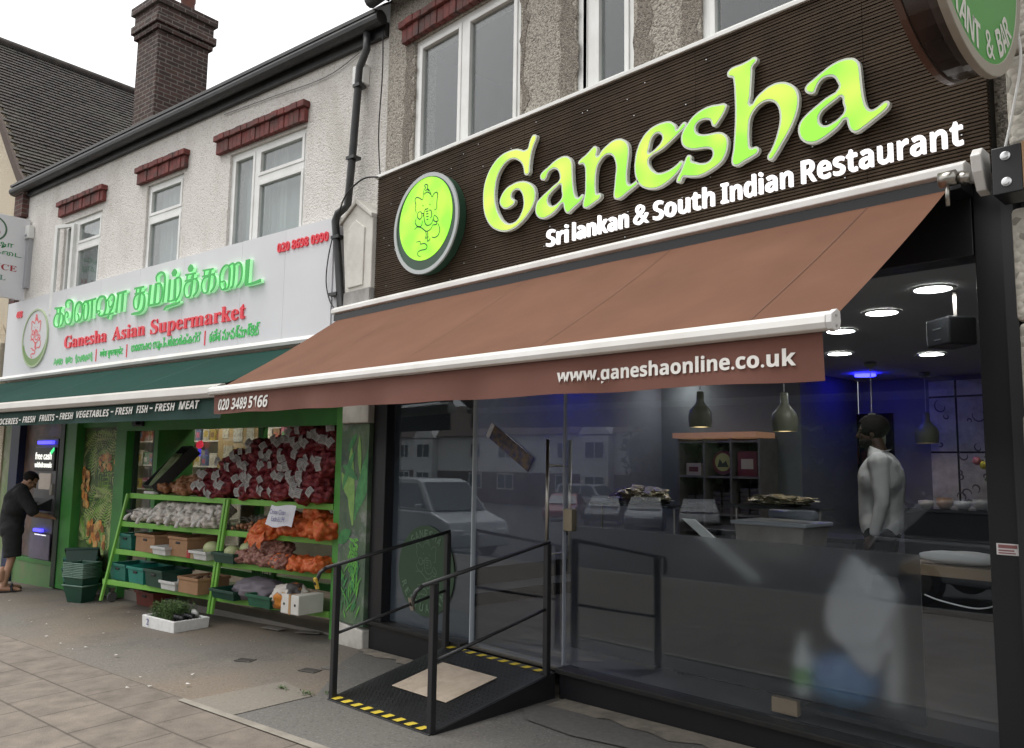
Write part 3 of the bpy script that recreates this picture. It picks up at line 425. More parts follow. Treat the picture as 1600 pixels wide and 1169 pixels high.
# ================================================================ restaurant building
RB=Thing('restaurant_building','two storey terrace building with grey pebbledash upper wall above the brown awning','building',(-3.5,4.2,0))
wz0,wz1=4.235,5.42
H1=(-5.62,-4.27,wz0,wz1); H2=(-3.70,-3.18,wz0,wz1); H3=(-2.66,-1.2,wz0,wz1)
RB.part('wall',MB().wall(-6.02,2.2,2.95,6.05,4.2,4.45,[H1,H2,H3]),rough_grey)
RB.part('wall',MB().box(-6.02,2.2,4.46,9.98,5.9,6.0),roomdark)
def window(T,h,y,casements,trans=None,curt=None,gl=None,tilt=False,m=white_upvc):
    """white frame filling hole h=(x0,x1,z0,z1); casements: list of x split positions"""
    x0,x1,z0,z1=h
    f=T.part('window_frame',MB().frame(x0,x1,z0,z1,y,y+.08,.055),m,bev=.004)
    mb=MB(); xs=[x0+.055]+casements+[x1-.055]
    for c in casements: mb.box(c-.035,c+.035,y-.004,y+.078,z0+.055,z1-.055)
    cells=[]
    for i,(a,b) in enumerate(zip(xs,xs[1:])):
        a2=a+(.035 if i else 0); b2=b-(.035 if i<len(xs)-2 else 0)
        if trans and trans[i]: 
            mb.box(a2,b2,y-.004,y+.078,trans[i]-.035,trans[i]+.035); cells+=[(a2,b2,z0+.055,trans[i]-.035),(a2,b2,trans[i]+.035,z1-.055)]
        else: cells.append((a2,b2,z0+.055,z1-.055))
    for c in cells: mb.frame(*c,y-.012,y+.05,.038)
    if mb.v: T.part('casement',mb,m,f,bev=.003)
    g=MB()
    for a,b,c,d in cells: g.box(a+.036,b-.036,y+.02,y+.026,c+.036,d-.036)
    T.part('pane',g,gl or win_glass,f)
    if curt: 
        cm=MB(); n=60
        for i in range(n):
            u0=x0+(x1-x0)*i/n; u1=x0+(x1-x0)*(i+1)/n; d0=.02*math.sin(i*1.9)+.012*math.sin(i*.7); d1=.02*math.sin((i+1)*1.9)+.012*math.sin((i+1)*.7)
            cm.quad((u0,y+.17+d0,z0),(u1,y+.17+d1,z0),(u1,y+.17+d1,z1),(u0,y+.17+d0,z1))
        T.part('net_curtain',cm,curt,f,smooth=True)
    return f
window(RB,H1,4.225,[-4.98+.02]); window(RB,H2,4.225,[-3.57]); window(RB,H3,4.225,[])
for h in (H1,H2,H3):
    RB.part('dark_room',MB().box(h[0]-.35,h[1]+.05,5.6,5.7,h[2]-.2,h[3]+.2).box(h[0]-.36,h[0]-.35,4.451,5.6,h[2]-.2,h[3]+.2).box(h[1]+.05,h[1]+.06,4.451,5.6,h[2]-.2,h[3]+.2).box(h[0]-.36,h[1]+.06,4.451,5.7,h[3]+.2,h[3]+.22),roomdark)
RB.part('window_sill',MB().box(-6.0,-1.0,4.07,4.2,4.205,4.232),white_upvc,bev=.003)
def lintel(T,x0,x1,z0,z1,y,m=red_lintel):
    mb=MB(); n=int((x1-x0)/.085); h=(z1-z0)
    for i in range(n):
        a=x0+.02+(x1-x0-.04)*i/n; b=x0+.02+(x1-x0-.04)*(i+1)/n
        mb.box(a+.003,b-.003,y-.055-.004*((i*7)%3),y,z0,z0+h*.66)
    n2=int((x1-x0)/.11)
    for i in range(n2):
        a=x0+(x1-x0)*i/n2; b=x0+(x1-x0)*(i+1)/n2
        mb.box(a+.002,b-.002,y-.085-.004*((i*5)%3),y,z0+h*.68,z1)
    T.part('brick_lintel',mb,m,bev=.006)
lintel(RB,-5.78,-4.12,5.43,5.63,4.2); lintel(RB,-2.8,-1.05,5.43,5.63,4.2)
def ragged(T,x0,x1,z0,z1,y,rnd,m,fr=.004):
    n=14; L_=[(x0+(rnd.random()-.5)*.05,z0+(z1-z0)*i/n) for i in range(n+1)]; R2=[(x1+(rnd.random()-.5)*.09,z0+(z1-z0)*i/n) for i in range(n,-1,-1)]
    T.part('bare_patch',MB().prism(L_+R2,lambda p,d:(p[0],d,p[1]),y-fr,y+.002),m)
for a,b in ((-5.75,-5.63),(-4.26,-4.2),(-3.85,-3.71),(-3.17,-3.05),(-2.8,-2.67)): ragged(RB,a,b,4.24,5.42,4.2,rr,rough_bare)
RB.part('gutter',MB().tube([(-6.1,4.02,5.93),(2.2,4.02,5.93)],.065,10),gutter_m,smooth=True)
RB.part('soffit_board',MB().box(-6.06,2.2,4.0,4.2,5.99,6.02),gutter_m)
RB.part('roof',MB().prism([(3.9,6.03),(4.0,6.03),(8.5,9.0),(8.5,9.1)],lambda p,d:(d,p[0],p[1]),-6.1,2.2),rooftile)
# interior shell
slate=mat('slate_wall',(.20,.215,.25),.8,(.17,.18,.21),3)
grey_wall=mat('grey_green_wall',(.16,.18,.185),.8,(.14,.155,.16),2)
blue_wall=mat('pale_wall',(.22,.22,.25),.7)
RB.part('interior_wall',MB().box(-5.99,-5.95,4.3,9.9,.30,2.72),slate)
RB.part('interior_wall',MB().box(-5.945,-4.13,8.4,9.9,.30,2.72),grey_wall)
RB.part('interior_wall',MB().box(-4.125,-.9,9.9,9.98,.30,2.72),blue_wall)
RB.part('interior_wall',MB().box(-1.0,-.95,4.45,9.895,.30,2.72),grey_wall)
RB.part('ceiling',MB().box(-5.99,-.9,4.26,9.98,2.725,2.8),mat('grey_ceiling',(.62,.62,.62),.7))
RB.part('interior_floor',MB().box(-5.99,-.9,4.31,9.98,.24,.298),mat('dark_floor',(.17,.168,.165),.35,(.13,.128,.125),3))
RB.part('skirting',MB().box(-5.948,-5.93,4.4,8.39,.31,.42),black)
RB.part('skirting',MB().box(-5.948,-5.935,4.4,8.39,.50,.66),black)
RB.part('interior_wall',MB().box(-6.02,2.2,4.305,4.4,2.86,2.95),roomdark)
tile=bricks('pattern_tile',(.62,.60,.58),(.55,.54,.53),(.03,.03,.035),.36,.62,.012,False,.2,off=0)
pp=RB.part('tiled_panel',MB().box(-3.30,-1.05,9.84,9.895,.31,2.66),tile)
# dark scribbled flourishes printed on the tiles
fl=MB(); q=random.Random(3)
for i in range(46):
    cx,cz=-3.22+q.random()*1.1,.9+q.random()*1.7; a0=q.random()*6.28; n=9; rad=.025+q.random()*.06
    fl.ribbon([(cx+rad*math.cos(a0+j*.55)*(1-j*.07),9.838,cz+rad*math.sin(a0+j*.55)*(1-j*.05)) for j in range(n)],[.003+.006*math.sin(math.pi*j/(n-1)) for j in range(n)],(0,-1,0))
RB.part('printed_flourish',fl,mat('black_print',(.12,.11,.14),.6),pp)
RB.part('wall',MB().box(-.44,2.2,4.2,4.45,-.3,2.949),rough_grey)
# ---- shopfront
RB.part('stall_riser',MB().box(-5.983,-4.74,4.16,4.3,-.15,.285),black)
RB.part('stall_riser',MB().box(-3.775,-1.02,4.16,4.3,-.15,.285),black)
sill_m=mat('black_sill',(.012,.011,.011),.55,(.02,.019,.018),10,spec=.3)
RB.part('sill',MB().box(-5.983,-4.735,4.11,4.26,.287,.318),sill_m,bev=.004)
RB.part('sill',MB().box(-3.775,-1.02,4.11,4.26,.287,.318),sill_m,bev=.004)
RB.part('shop_frame',MB().box(-5.983,-5.79,4.14,4.3,.32,3.0).box(-1.16,-1.0,4.14,4.3,.32,3.0).box(-5.788,-1.162,4.13,4.3,2.655,3.0),black,bev=.004)
RB.part('shop_frame',MB().box(-1.035,-.985,4.10,4.135,-.1,3.02),blackm)
gw=RB.part('shop_window',MB().box(-3.79,-1.165,4.215,4.225,.32,2.652),shop_glass)
RB.part('frosted_film',MB().box(-3.74,-1.49,4.228,4.231,.445,1.245),film('frosted_film',(.11,.125,.14),.5,.07),gw)
RB.part('glazing_seal',MB().box(-3.797,-3.792,4.205,4.235,.32,2.652),mat('clear_edge',(.35,.37,.42),.3),gw)
sw=RB.part('side_window',MB().box(-5.785,-4.735,4.215,4.225,.32,2.652),shop_glass)
RB.part('frosted_film',MB().box(-5.78,-4.74,4.228,4.231,.33,2.65),film('grey_film',(.075,.09,.105),.4,.95),sw)
RB.part('glass_edge',MB().box(-4.735,-4.724,4.20,4.24,.30,2.652),mat('glass_edge',(.5,.55,.6),.25),sw)
dec=MB(); dec.lathe([(.36,0),(.36,-.003)],(0,0,0),48,'y'); 
for i,p in enumerate(dec.v): dec.v[i]=Vector((p.x-5.29,p.y+4.212,p.z+.79))
RB.part('round_decal',dec,mat('green_decal',(.022,.06,.026),.5),sw)
def arc_text(body,cx,cz,r,a0,a1,h,fn,depth=.003,up=True,T=None,off=0):
    """letters set round an arc in the plane given by fn(u,v)->Matrix placement; returns one mesh builder"""
    mb=MB(); chars=[c for c in body]; n=len(chars)
    for i,c in enumerate(chars):
        if c==' ': continue
        a=R_(a0+(a1-a0)*i/(n-1)); wd=h*(.28 if c in 'I1' else .95 if c in 'MW&' else .72)
        me=text_mesh(sans(c),wd,h,depth,off)
        rot=a-math.pi/2 if up else a+math.pi/2
        for v in me.vertices:
            x,z=v.co.x-wd/2,v.co.z-h/2; v.co=(cx+r*math.cos(a)+x*math.cos(rot)-z*math.sin(rot),v.co.y,cz+r*math.sin(a)+x*math.sin(rot)+z*math.cos(rot))
        mb.add([v.co.copy() for v in me.vertices],[tuple(p.vertices) for p in me.polygons]); bpy.data.meshes.remove(me)
    return mb
def arc_part(T,mb,y,m,par,name='lettering'):
    mb.v=[Vector((p.x,p.y+y,p.z)) for p in mb.v]; return T.part(name,mb,m,par)
pale_print=mat('pale_green_print',(.10,.17,.11),.5)
arc_part(RB,arc_text('GANESHA',-5.29,.79,.295,125,55,.065,None),4.208,pale_print,sw)
arc_part(RB,arc_text('RESTUARANT',-5.29,.79,.295,205,335,.065,None,up=False),4.208,pale_print,sw)
def emblem(cx,cz,R,y,w,mirror=1,fn=None):
    mb=MB()
    for ln in EMBLEM:
        P=[]
        for i in range(len(ln)-1):   # smooth the traced line
            for k in range(3):
                p0=Vector(ln[max(i-1,0)]);p1=Vector(ln[i]);p2=Vector(ln[i+1]);p3=Vector(ln[min(i+2,len(ln)-1)]); t=k/3
                P.append(.5*((2*p1)+(p2-p0)*t+(2*p0-5*p1+4*p2-p3)*t*t+(3*p1-p0-3*p2+p3)*t*t*t))
        P.append(Vector(ln[-1])); n=len(P)
        ws=[w*(.55+.45*math.sin(math.pi*(i+.5)/n)) for i in range(n)]
        mb.ribbon([(cx+mirror*p.x*R,y,cz+p.y*R) for p in P],ws,(0,-1,0))
    return mb
RB.part('emblem_line',emblem(-5.29,.79,.36,4.206,.0035),pale_print,sw)
# glass door, standing in its opening
dr=RB.part('glass_door',MB().box(-4.715,-3.80,4.215,4.225,.31,2.652),shop_glass)
RB.part('door_pull',MB().tube([(-3.865,4.12,.92),(-3.865,4.12,1.83)],.013,12).tube([(-3.835,4.32,.92),(-3.835,4.32,1.83)],.013,12).tube([(-3.865,4.12,1.65),(-3.85,4.2,1.65),(-3.835,4.32,1.65)],.008,8).tube([(-3.865,4.12,1.05),(-3.85,4.2,1.05),(-3.835,4.32,1.05)],.008,8),steel,dr,True)
RB.part('lock_plate',MB().box(-3.775,-3.70,4.185,4.24,1.21,1.36),mat('brass_lock',(.30,.26,.19),.35,metal=.8),dr,bev=.004)
RB.part('threshold',MB().box(-4.72,-3.80,4.17,4.3,.285,.309),steel)
lb=RB.part('warning_label',MB().box(-1.13,-1.04,4.134,4.138,1.285,1.335),mat('label_white',(.7,.68,.68),.5))
RB.part('printed_text',MB().box(-1.122,-1.048,4.131,4.133,1.315,1.330).box(-1.122,-1.06,4.131,4.133,1.302,1.308).box(-1.122,-1.055,4.131,4.133,1.291,1.296),mat('label_print',(.25,.1,.1),.5),lb)
# ================================================================ fascia sign with letters
FS=Thing('fascia_sign','long dark ribbed fascia board with big glowing lime green lettering and white tagline','shop sign',(-3.5,4.2,3.05))
bd=MB(); zz=3.06; k=0
x0f,x1f=-5.965,-1.06
joints=[-5.965,-5.36,-4.1,-2.63,-1.62,-1.06]
while zz<4.205:
    for a,b in zip(joints,joints[1:]): bd.box(a+.0012,b-.0012,4.085+.0025*((k*3)%2),4.12,zz,zz+.0118)
    zz+=.0182; k+=1
FS.part('decking_board',bd,decking)
FS.part('backing_board',MB().box(x0f,x1f,4.115,4.198,3.055,4.20),mat('dark_backing',(.016,.013,.011),.8))
sc_=MB(); q=random.Random(9)
for i in range(60):
    x,z=x0f+.1+q.random()*4.7,3.1+q.random()*1.05; sc_.cbox((x,4.082,z),(.006,.004,.006))
FS.part('screw',sc_,chrome)['kind']='stuff'
lime=emit_var('lime_light',(.24,.78,.035),(.62,.80,.085),1.15,3.2)
rim_m=mat('letter_rim',(.62,.64,.58),.35)
for lp in LETTERS:
    L1=FS.mesh('letter',place(outline_mesh(lp,.03),0,4.070,0),rim_m)
    FS.mesh('lit_face',place(outline_mesh(lp,.003,-.013),0,4.0395,0),lime,L1)
wl=mat('white_lit_letter',(.8,.8,.8),.4,emit=(1,.97,1),es=1.0)
def words(T,y,z0,cap,items,m,depth,off=.012,style=sans,name='lettering',desc=.0,slope=0,par=None):
    for s_,a,b in items:
        low=any(c in s_ for c in 'gpqyj'); me=text_mesh(style(s_),b-a,cap*(1.27 if low else 1),depth,off)
        T.mesh(name,place(me,a,y,z0-(cap*.27 if low else 0)+slope*(a+b)/2),m,par)
words(FS,4.078,3.174,.126,[('Sri',-3.843,-3.645),('lankan',-3.600,-3.129),('&',-3.083,-2.969),('South',-2.93,-2.498),('Indian',-2.451,-2.011),('Restaurant',-1.96,-1.165)],wl,.020,-.004)
# round lit emblem
def disc(cx,cz,R,y0,y1,n=64): 
    mb=MB(); mb.lathe([(R,0),(R,y1-y0)],(0,0,0),n,'y'); mb.v=[Vector((p.x+cx,p.y+y0,p.z+cz)) for p in mb.v]; return mb
def ring(cx,cz,R,r,y0,y1,n=64):
    mb=MB(); mb.lathe([(R,0),(r,0),(r,y1-y0),(R,y1-y0),(R,0)],(0,0,0),n,'y'); mb.v=[Vector((p.x+cx,p.y+y0,p.z+cz)) for p in mb.v]; mb.f=[f for f in mb.f if len(f)==4]; return mb
ex,ez,er=-5.144,3.60,.415
ed=FS.part('emblem_disc',disc(ex,ez,er-.001,4.0,4.08),mat('emblem_green',(.022,.06,.034),.45))
FS.part('emblem_rim',ring(ex,ez,er+.004,er-.028,3.990,4.006),mat('emblem_rim',(.42,.45,.45),.4),ed)
FS.part('lit_face',disc(ex-.005,ez+.04,.345,3.9965,3.9995),emit_var('lime_disc',(.22,.80,.015),(.42,.84,.03),1.15,5),ed)
FS.part('emblem_line',emblem(ex,ez,er,3.9945,.0055),mat('dark_green_line',(.02,.06,.015),.5),ed)
# ================================================================ brown awning
brown=mat('brown_canvas',(.152,.074,.048),.85,(.137,.066,.042),3,4,.25,300,dist=.001,stain=(.115,.056,.037),sscale=1.8,slo=.48,shi=.8,spec=.12)
brown_v=mat('brown_valance',(.155,.064,.046),.85,(.14,.057,.041),4,4,.25,300,dist=.001)
brown_seam=mat('canvas_seam',(.128,.061,.040),.85)
white_print=mat('white_print',(.74,.72,.68),.6)
BA=Thing('brown_awning','big brown canvas awning pulled out over the restaurant front with a white front bar','awning',(-3.8,4.0,3.0))
XL,XR=-6.34,-1.21
BA.part('cassette',MB().prism([(4.10,2.985),(3.97,2.985),(3.93,3.0),(3.93,3.035),(3.97,3.06),(4.10,3.06)],lambda p,d:(d,p[0],p[1]),-6.42,-1.13),white_alu,bev=.004)
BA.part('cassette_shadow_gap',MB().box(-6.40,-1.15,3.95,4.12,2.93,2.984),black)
fb=lambda u:(XL+(XR-XL)*u, 2.83+(2.685-2.83)*u, 2.205+(2.155-2.205)*u)
N_=36;M_=10; cv=MB()
for j in range(M_+1):
    for i in range(N_+1):
        u=i/N_; v=j/M_; X,Y,Z=fb(u); Y+=.045; Z+=.02
        sag=-.016*math.sin(math.pi*v)*(1+.5*math.sin(u*19)+.25*math.sin(u*47+v*3))
        cv.v.append(Vector((X,4.0+(Y-4.0)*v,2.965+(Z-2.965)*v+sag)))
for j in range(M_):
    for i in range(N_): a=j*(N_+1)+i; cv.f.append((a,a+1,a+N_+2,a+N_+1))
cp=BA.part('canopy',cv,brown,smooth=True)
for u in (.235,.47,.705,.93):
    P=[]
    for j in range(11):
        v=j/10; X,Y,Z=fb(u); Y+=.045; Z+=.02; sag=-.012*math.sin(math.pi*v)*(1+.4*math.sin(u*19))
        P.append((X,4.0+(Y-4.0)*v,2.965+(Z-2.965)*v+sag+.002))
    BA.part('seam',MB().ribbon(P,.0022,(0,-.5,.85)),brown_seam,cp)
bar=[]; L0,R0=fb(-.004),fb(1.0)
prof=[(a_*.62,b_*.58) for a_,b_ in [(0,.055),(.02,.065),(.055,.055),(.06,0),(.045,-.045),(.0,-.06),(-.035,-.05),(-.05,-.015),(-.045,.03)]]
mb=MB(); n=len(prof)
mb.v=[Vector((L0[0],L0[1]+p[0],L0[2]+p[1])) for p in prof]+[Vector((R0[0],R0[1]+p[0],R0[2]+p[1])) for p in prof]
mb.f=[tuple(range(n)),tuple(range(2*n-1,n-1,-1))]+[(i,i+n,(i+1)%n+n,(i+1)%n) for i in range(n)]
BA.part('front_bar',mb,white_alu,bev=.004)
for P,sx in ((L0,-1),(R0,1)):
    mb=MB(); pr=[(p[0]*1.12+.004,p[1]*1.12) for p in prof]
    mb.prism(pr,lambda p,d,P=P:(d,P[1]+p[0],P[2]+p[1]),P[0]+sx*.001,P[0]+sx*.022)
    e=BA.part('end_cap',mb,mat('end_cap_plastic',(.62,.61,.6),.45),bev=.003)
    BA.part('screw',MB().lathe([(.005,0),(.005,sx*.004)],(P[0]+sx*.022,P[1]+.005,P[2]+.018),10,'x').lathe([(.005,0),(.005,sx*.004)],(P[0]+sx*.022,P[1]+.005,P[2]-.018),10,'x'),chrome,e)
vl=MB(); N_=60
def valpt(u,v): X,Y,Z=fb(u); return Vector((X+(0.0 if u<.5 else -.03*u),Y+.012+.010*v*math.sin(u*33)+.006*v*math.sin(u*71+1),Z-.034-v*(.150+.016*u+.003*math.sin(u*40))))
for j in range(5):
    for i in range(N_+1): vl.v.append(valpt(i/N_,j/4))
for j in range(4):
    for i in range(N_): a=j*(N_+1)+i; vl.f.append((a,a+1,a+N_+2,a+N_+1))
va=BA.part('valance',vl,brown_v,smooth=True)
def val_text(body,u0,u1,z0,cap,style,off,dsc,shear=0):
    X0,Y0,Z0=fb(u0); X1,Y1,Z1=fb(u1); me=text_mesh(style(body),X1-X0,cap,.001,off,shear)
    for v in me.vertices:
        u=u0+(u1-u0)*v.co.x/(X1-X0); X,Y,Z=fb(u); vv=.5; yy=valpt(u,.6).y-.006
        v.co=(X,yy+v.co.y,Z+z0-dsc+v.co.z)
    BA.mesh('lettering',me,white_print,va)
uof=lambda x:(x-XL)/(XR-XL)
val_text('www.ganeshaonline.co.uk',uof(-2.50),uof(-1.34),-.145,.082,sans,.012,.017)
val_text('020 3489 5166',uof(-6.25),uof(-5.39),-.158,.088,ital,.006,0,.18)
arm=mat('awning_arm',(.3,.3,.3),.4,metal=.6)
for xa,xb in ((-6.1,-4.5),(-1.45,-3.0)):
    mb=MB().tube([(xa,3.98,2.90),((xa+xb)/2,3.4,2.36),((xa+xb)/2+.02,3.38,2.355),(xa,2.86,2.13)],.022,8); BA.part('folding_arm',mb,arm,smooth=True)
bk=BA.part('end_bracket',MB().prism([(3.88,3.07),(3.84,3.03),(3.86,2.96),(3.91,2.885),(3.97,2.875),(4.0,2.92),(3.98,3.07)],lambda p,d:(d,p[0],p[1]),-1.078,-1.035),white_alu,bev=.006)
BA.part('gear_box',MB().lathe([(.035,0),(.035,.07)],(-1.21,3.86,2.955),14,'x').tube([(-1.18,3.86,2.95),(-1.18,3.86,2.83)],.010,8).lathe([(.022,0),(.03,.02),(.022,.05)],(-1.14,3.88,2.95),12,'x'),steel,bk,True)
# ================================================================ pilasters between the fronts
PL=Thing('party_pilaster','white painted pilaster with a gabled corbel block between the two shop signs','pilaster',(-6.2,4.2,0))
PL.part('shaft',MB().box(-6.40,-5.985,4.08,4.6,2.0,3.07),white_paint,bev=.01)
for z in (2.30,2.62): PL.part('block_joint',MB().box(-6.405,-5.987,4.074,4.079,z,z+.014),mat('joint_dark',(.12,.11,.1),.9))  # plain dark joint lines between the blocks
ga=[(-6.385,3.20),(-5.975,3.20),(-5.972,3.845),(-6.235,4.02),(-6.465,3.88)]
co=PL.part('gabled_corbel',MB().prism(ga,lambda p,d:(p[0],d,p[1]),4.05,4.25),white_paint,bev=.008)
PL.part('coping',MB().hexa([(-6.50,4.03,3.865),(-6.236,4.03,4.02),(-6.236,4.25,4.02),(-6.50,4.25,3.865),(-6.50,4.03,3.905),(-6.236,4.03,4.065),(-6.236,4.25,4.065),(-6.50,4.25,3.905)]).hexa([(-6.234,4.03,4.02),(-5.969,4.03,3.84),(-5.969,4.25,3.84),(-6.234,4.25,4.02),(-6.234,4.03,4.065),(-5.969,4.03,3.88),(-5.969,4.25,3.88),(-6.234,4.25,4.065)]),white_paint,co,bev=.006)
PL.part('raised_panel',MB().prism([(-6.33,3.24),(-6.09,3.24),(-6.085,3.77),(-6.235,3.87),(-6.375,3.78)],lambda p,d:(p[0],d,p[1]),4.036,4.051),white_paint,co,bev=.006)
PL.part('grey_block',MB().box(-6.39,-5.98,4.04,4.3,3.071,3.199),mat('grey_cement',(.30,.29,.28),.9,(.22,.21,.2),8,5,.4,50))
PL.part('plinth',MB().prism([(-6.40,-.1),(-5.99,-.1),(-5.995,.22),(-6.38,.25)],lambda p,d:(p[0],d,p[1]),4.10,4.4),white_paint,bev=.012)
mural=PL.part('banana_mural',MB().box(-6.42,-5.988,4.10,4.35,.253,1.995),mat('mural_ground',(.13,.19,.11),.5,(.04,.075,.055),3.5,6,stain=(.36,.34,.36),sscale=2.4,slo=.55,shi=.7),bev=.003)
leafA=mat('mural_leaf',(.08,.32,.10),.45,(.035,.17,.06),10,5); leafB=mat('mural_leaf_light',(.26,.46,.12),.45,(.15,.32,.08),10,5); leafC=mat('mural_banana',(.16,.50,.08),.45,(.08,.3,.05),14)
def leaf(mb,x,z,ang,L,wd,y,fn):
    P=[];ws=[]
    for i in range(9):
        t=i/8; P.append(fn(x+L*t*math.cos(ang)+.1*L*t*t*math.sin(ang),z+L*t*math.sin(ang)-.12*L*t*t*abs(math.cos(ang)),y)); ws.append(wd*math.sin(math.pi*min(.97,max(.04,t)))**.8)
    return P,ws
fR=lambda x,z,y:Vector((x,y,z))
q=random.Random(11); l1,l2,l3=MB(),MB(),MB()
for i,(x,z,a,L_,wd) in enumerate([(-6.2,1.1,1.75,.72,.06),(-6.17,1.15,1.35,.68,.055),(-6.15,1.2,1.15,.5,.05),(-6.22,1.3,2.2,.35,.05),(-6.3,1.75,1.0,.2,.03),(-6.38,1.4,1.2,.4,.035),(-6.1,1.55,1.75,.35,.03),(-6.22,1.05,3.6,.22,.06),(-6.14,1.5,2.6,.3,.04)]):
    P,ws=leaf(None,x,z,a,L_,wd,4.0985-.0004*i,fR); (l1 if i%3 else l2).ribbon(P,ws,(0,-1,0))
for mb in (l1,l2):
    for p in mb.v: p.x=max(-6.415,min(-5.993,p.x)); p.z=min(p.z,1.99)
for i in range(46):
    r_=i//6; x=-6.25+.022*(i%6)+.01*(r_%2)+q.random()*.01; z=.98-.036*r_+q.random()*.012
    P,ws=leaf(None,x,z,-1.2+q.random()*.9,.05,.009,4.0965-.00004*i,fR); l3.ribbon(P,ws,(0,-1,0))
for i in range(60):
    x=-6.41+q.random()*.33; z=.28+q.random()*.4; P,ws=leaf(None,x,z,.8+q.random()*1.6,.08+q.random()*.1,.008,4.0940-.00004*i,fR); (l1 if i%2 else l3).ribbon(P,ws,(0,-1,0))
PL.part('printed_leaf',l1,leafA,mural)['kind']='stuff'; PL.part('printed_leaf',l2,leafB,mural); PL.part('printed_banana',l3,leafC,mural)['kind']='stuff'
RP=Thing('stone_pilaster','white painted stone pilaster at the right end of the restaurant front','pilaster',(-.7,4.2,0))
for i,(z0,z1,m_) in enumerate([(-.1,.5,0),(.51,1.0,1),(1.01,1.46,0),(1.47,1.9,1),(1.91,2.3,0),(2.31,2.82,1),(3.10,3.52,0),(3.53,3.98,1),(3.99,4.6,0)]):
    RP.part('stone_block',MB().box(-.975-.01*m_,-.45,4.04+.012*m_,4.5,z0,z1),roughcast('weathered_stone',(.52,.49,.43),(.2,.19,.16),(.42,.39,.34),30,.4,(.16,.15,.12),False) if i==0 else MATS['weathered_stone'],bev=.02)
SB=Thing('support_beam','black timber block with two bolts holding the right end of the brown awning','bracket',(-1.0,4.0,2.95))
SB.part('block',MB().box(-1.0,-.885,3.86,4.037,2.835,3.045),black,bev=.005)
SB.part('timber_edge',MB().box(-.884,-.86,3.86,4.037,2.84,3.05),mat('raw_timber',(.30,.18,.09),.7),bev=.003)
for z in (2.885,3.0): SB.part('bolt',MB().lathe([(.020,0),(.020,-.004),(.012,-.006),(.012,-.012),(0,-.013)],(-.945,3.859,z),14,'y'),chrome)
# ================================================================ round projecting sign
PS=Thing('round_projecting_sign','round green restaurant lightbox sticking out at the top right over the pavement','projecting sign',(-.97,3.95,3.81))
pcx,pcy,pcz,pr=-.87,3.30,3.81,.64
def xdisc(R,x0,x1,r=None,n=56):
    mb=MB()
    if r is None: mb.lathe([(R,0),(R,x1-x0)],(x0,pcy,pcz),n,'x')
    else: mb.lathe([(R,0),(r,0),(r,x1-x0),(R,x1-x0),(R,0)],(x0,pcy,pcz),n,'x'); mb.f=[f for f in mb.f if len(f)==4]
    return mb
gloss_brown=mat('glossy_brown',(.032,.02,.015),.18,(.02,.013,.011),4,spec=.6)
PS.part('drum',xdisc(pr-.03,-1.035,-.885),gloss_brown)
PS.part('band',xdisc(pr-.02,-1.04,-1.015,pr-.06),mat('band_brown',(.10,.055,.04),.3))
PS.part('band',xdisc(pr-.025,-.935,-.905,pr-.06),mat('band_dark',(.06,.05,.045),.25))
PS.part('face_rim',xdisc(pr,-.90,-.872,pr-.05),mat('face_rim',(.36,.33,.28),.4),bev=.004)
fc=PS.part('face',xdisc(pr-.045,-.884,-.876),mat('sign_green',(.05,.25,.045),.35,(.045,.22,.05),1.5,emit=(.05,.2,.04),es=.25))
tm=arc_text('RESTUARANT & BAR',0,0,pr-.125,190,320,.112,None,.002,up=False)
tp=MB(); tp.v=[Vector((-.874-p.y*.0+.0005*(p.y<-.001),pcy+p.x,pcz+p.z)) for p in tm.v]; tp.f=tm.f
PS.part('lettering',tp,white_print,fc)
em_=emblem(0,0.05,.60,0,.010); ep=MB(); ep.v=[Vector((-.8735,pcy+p.x,pcz+p.z)) for p in em_.v]; ep.f=em_.f
PS.part('emblem_line',ep,white_print,fc)
PS.part('mounting_arm',MB().box(-1.0,-.96,3.85,4.05,3.55,3.62).box(-1.0,-.96,3.85,4.05,4.0,4.07),gutter_m)
# ================================================================ supermarket building (frame S)
SB2=Thing('supermarket_building','two storey terrace with white roughcast upper wall red lintels and a tall brick chimney','building',(-4,0,0),'S')
W1=(-6.41,-5.27,3.6,5.02); W2=(-4.09,-3.23,3.6,5.10); W3=(-2.26,-.89,3.6,5.09)
SB2.part('wall',MB().wall(-7.96,.37,2.62,5.80,0,.25,[W1,W2,W3]),rough_white)
def winS(h,cs,tr): return window(SB2,h,.03,cs,tr,curtain)
winS(W2,[],[4.66]); winS(W3,[-1.77],[None,4.70]); winS(W1,[-6.03],[None,4.62])
oc=MB(); R3=Matrix.Rotation(R_(18),4,'Z')
ocm=MB().frame(0,.36,3.66,4.96,0,.045,.05); ocm.v=[R3@p+Vector((-6.40,-.13,0)) for p in ocm.v]
SB2.part('open_casement',ocm,white_upvc,bev=.003)
for a,b,z in ((-6.56,-5.16,5.12),(-4.3,-3.12,5.14),(-2.5,-.85,5.125)): lintel(SB2,a,b,z,z+.215,0)
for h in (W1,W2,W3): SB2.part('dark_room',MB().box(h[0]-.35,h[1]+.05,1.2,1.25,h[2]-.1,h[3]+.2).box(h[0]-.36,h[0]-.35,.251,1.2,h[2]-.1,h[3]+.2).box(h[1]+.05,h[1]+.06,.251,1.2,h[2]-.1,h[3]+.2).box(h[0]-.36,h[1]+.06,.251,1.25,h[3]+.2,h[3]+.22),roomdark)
SB2.part('gutter',MB().tube([(-8.05,-.12,5.78),(.32,-.12,5.80)],.068,12).box(-8.0,.3,-.19,-.06,5.83,5.86),gutter_m,smooth=False)
SB2.part('fascia_board',MB().box(-8.0,.3,-.05,-.002,5.66,5.80),gutter_m)
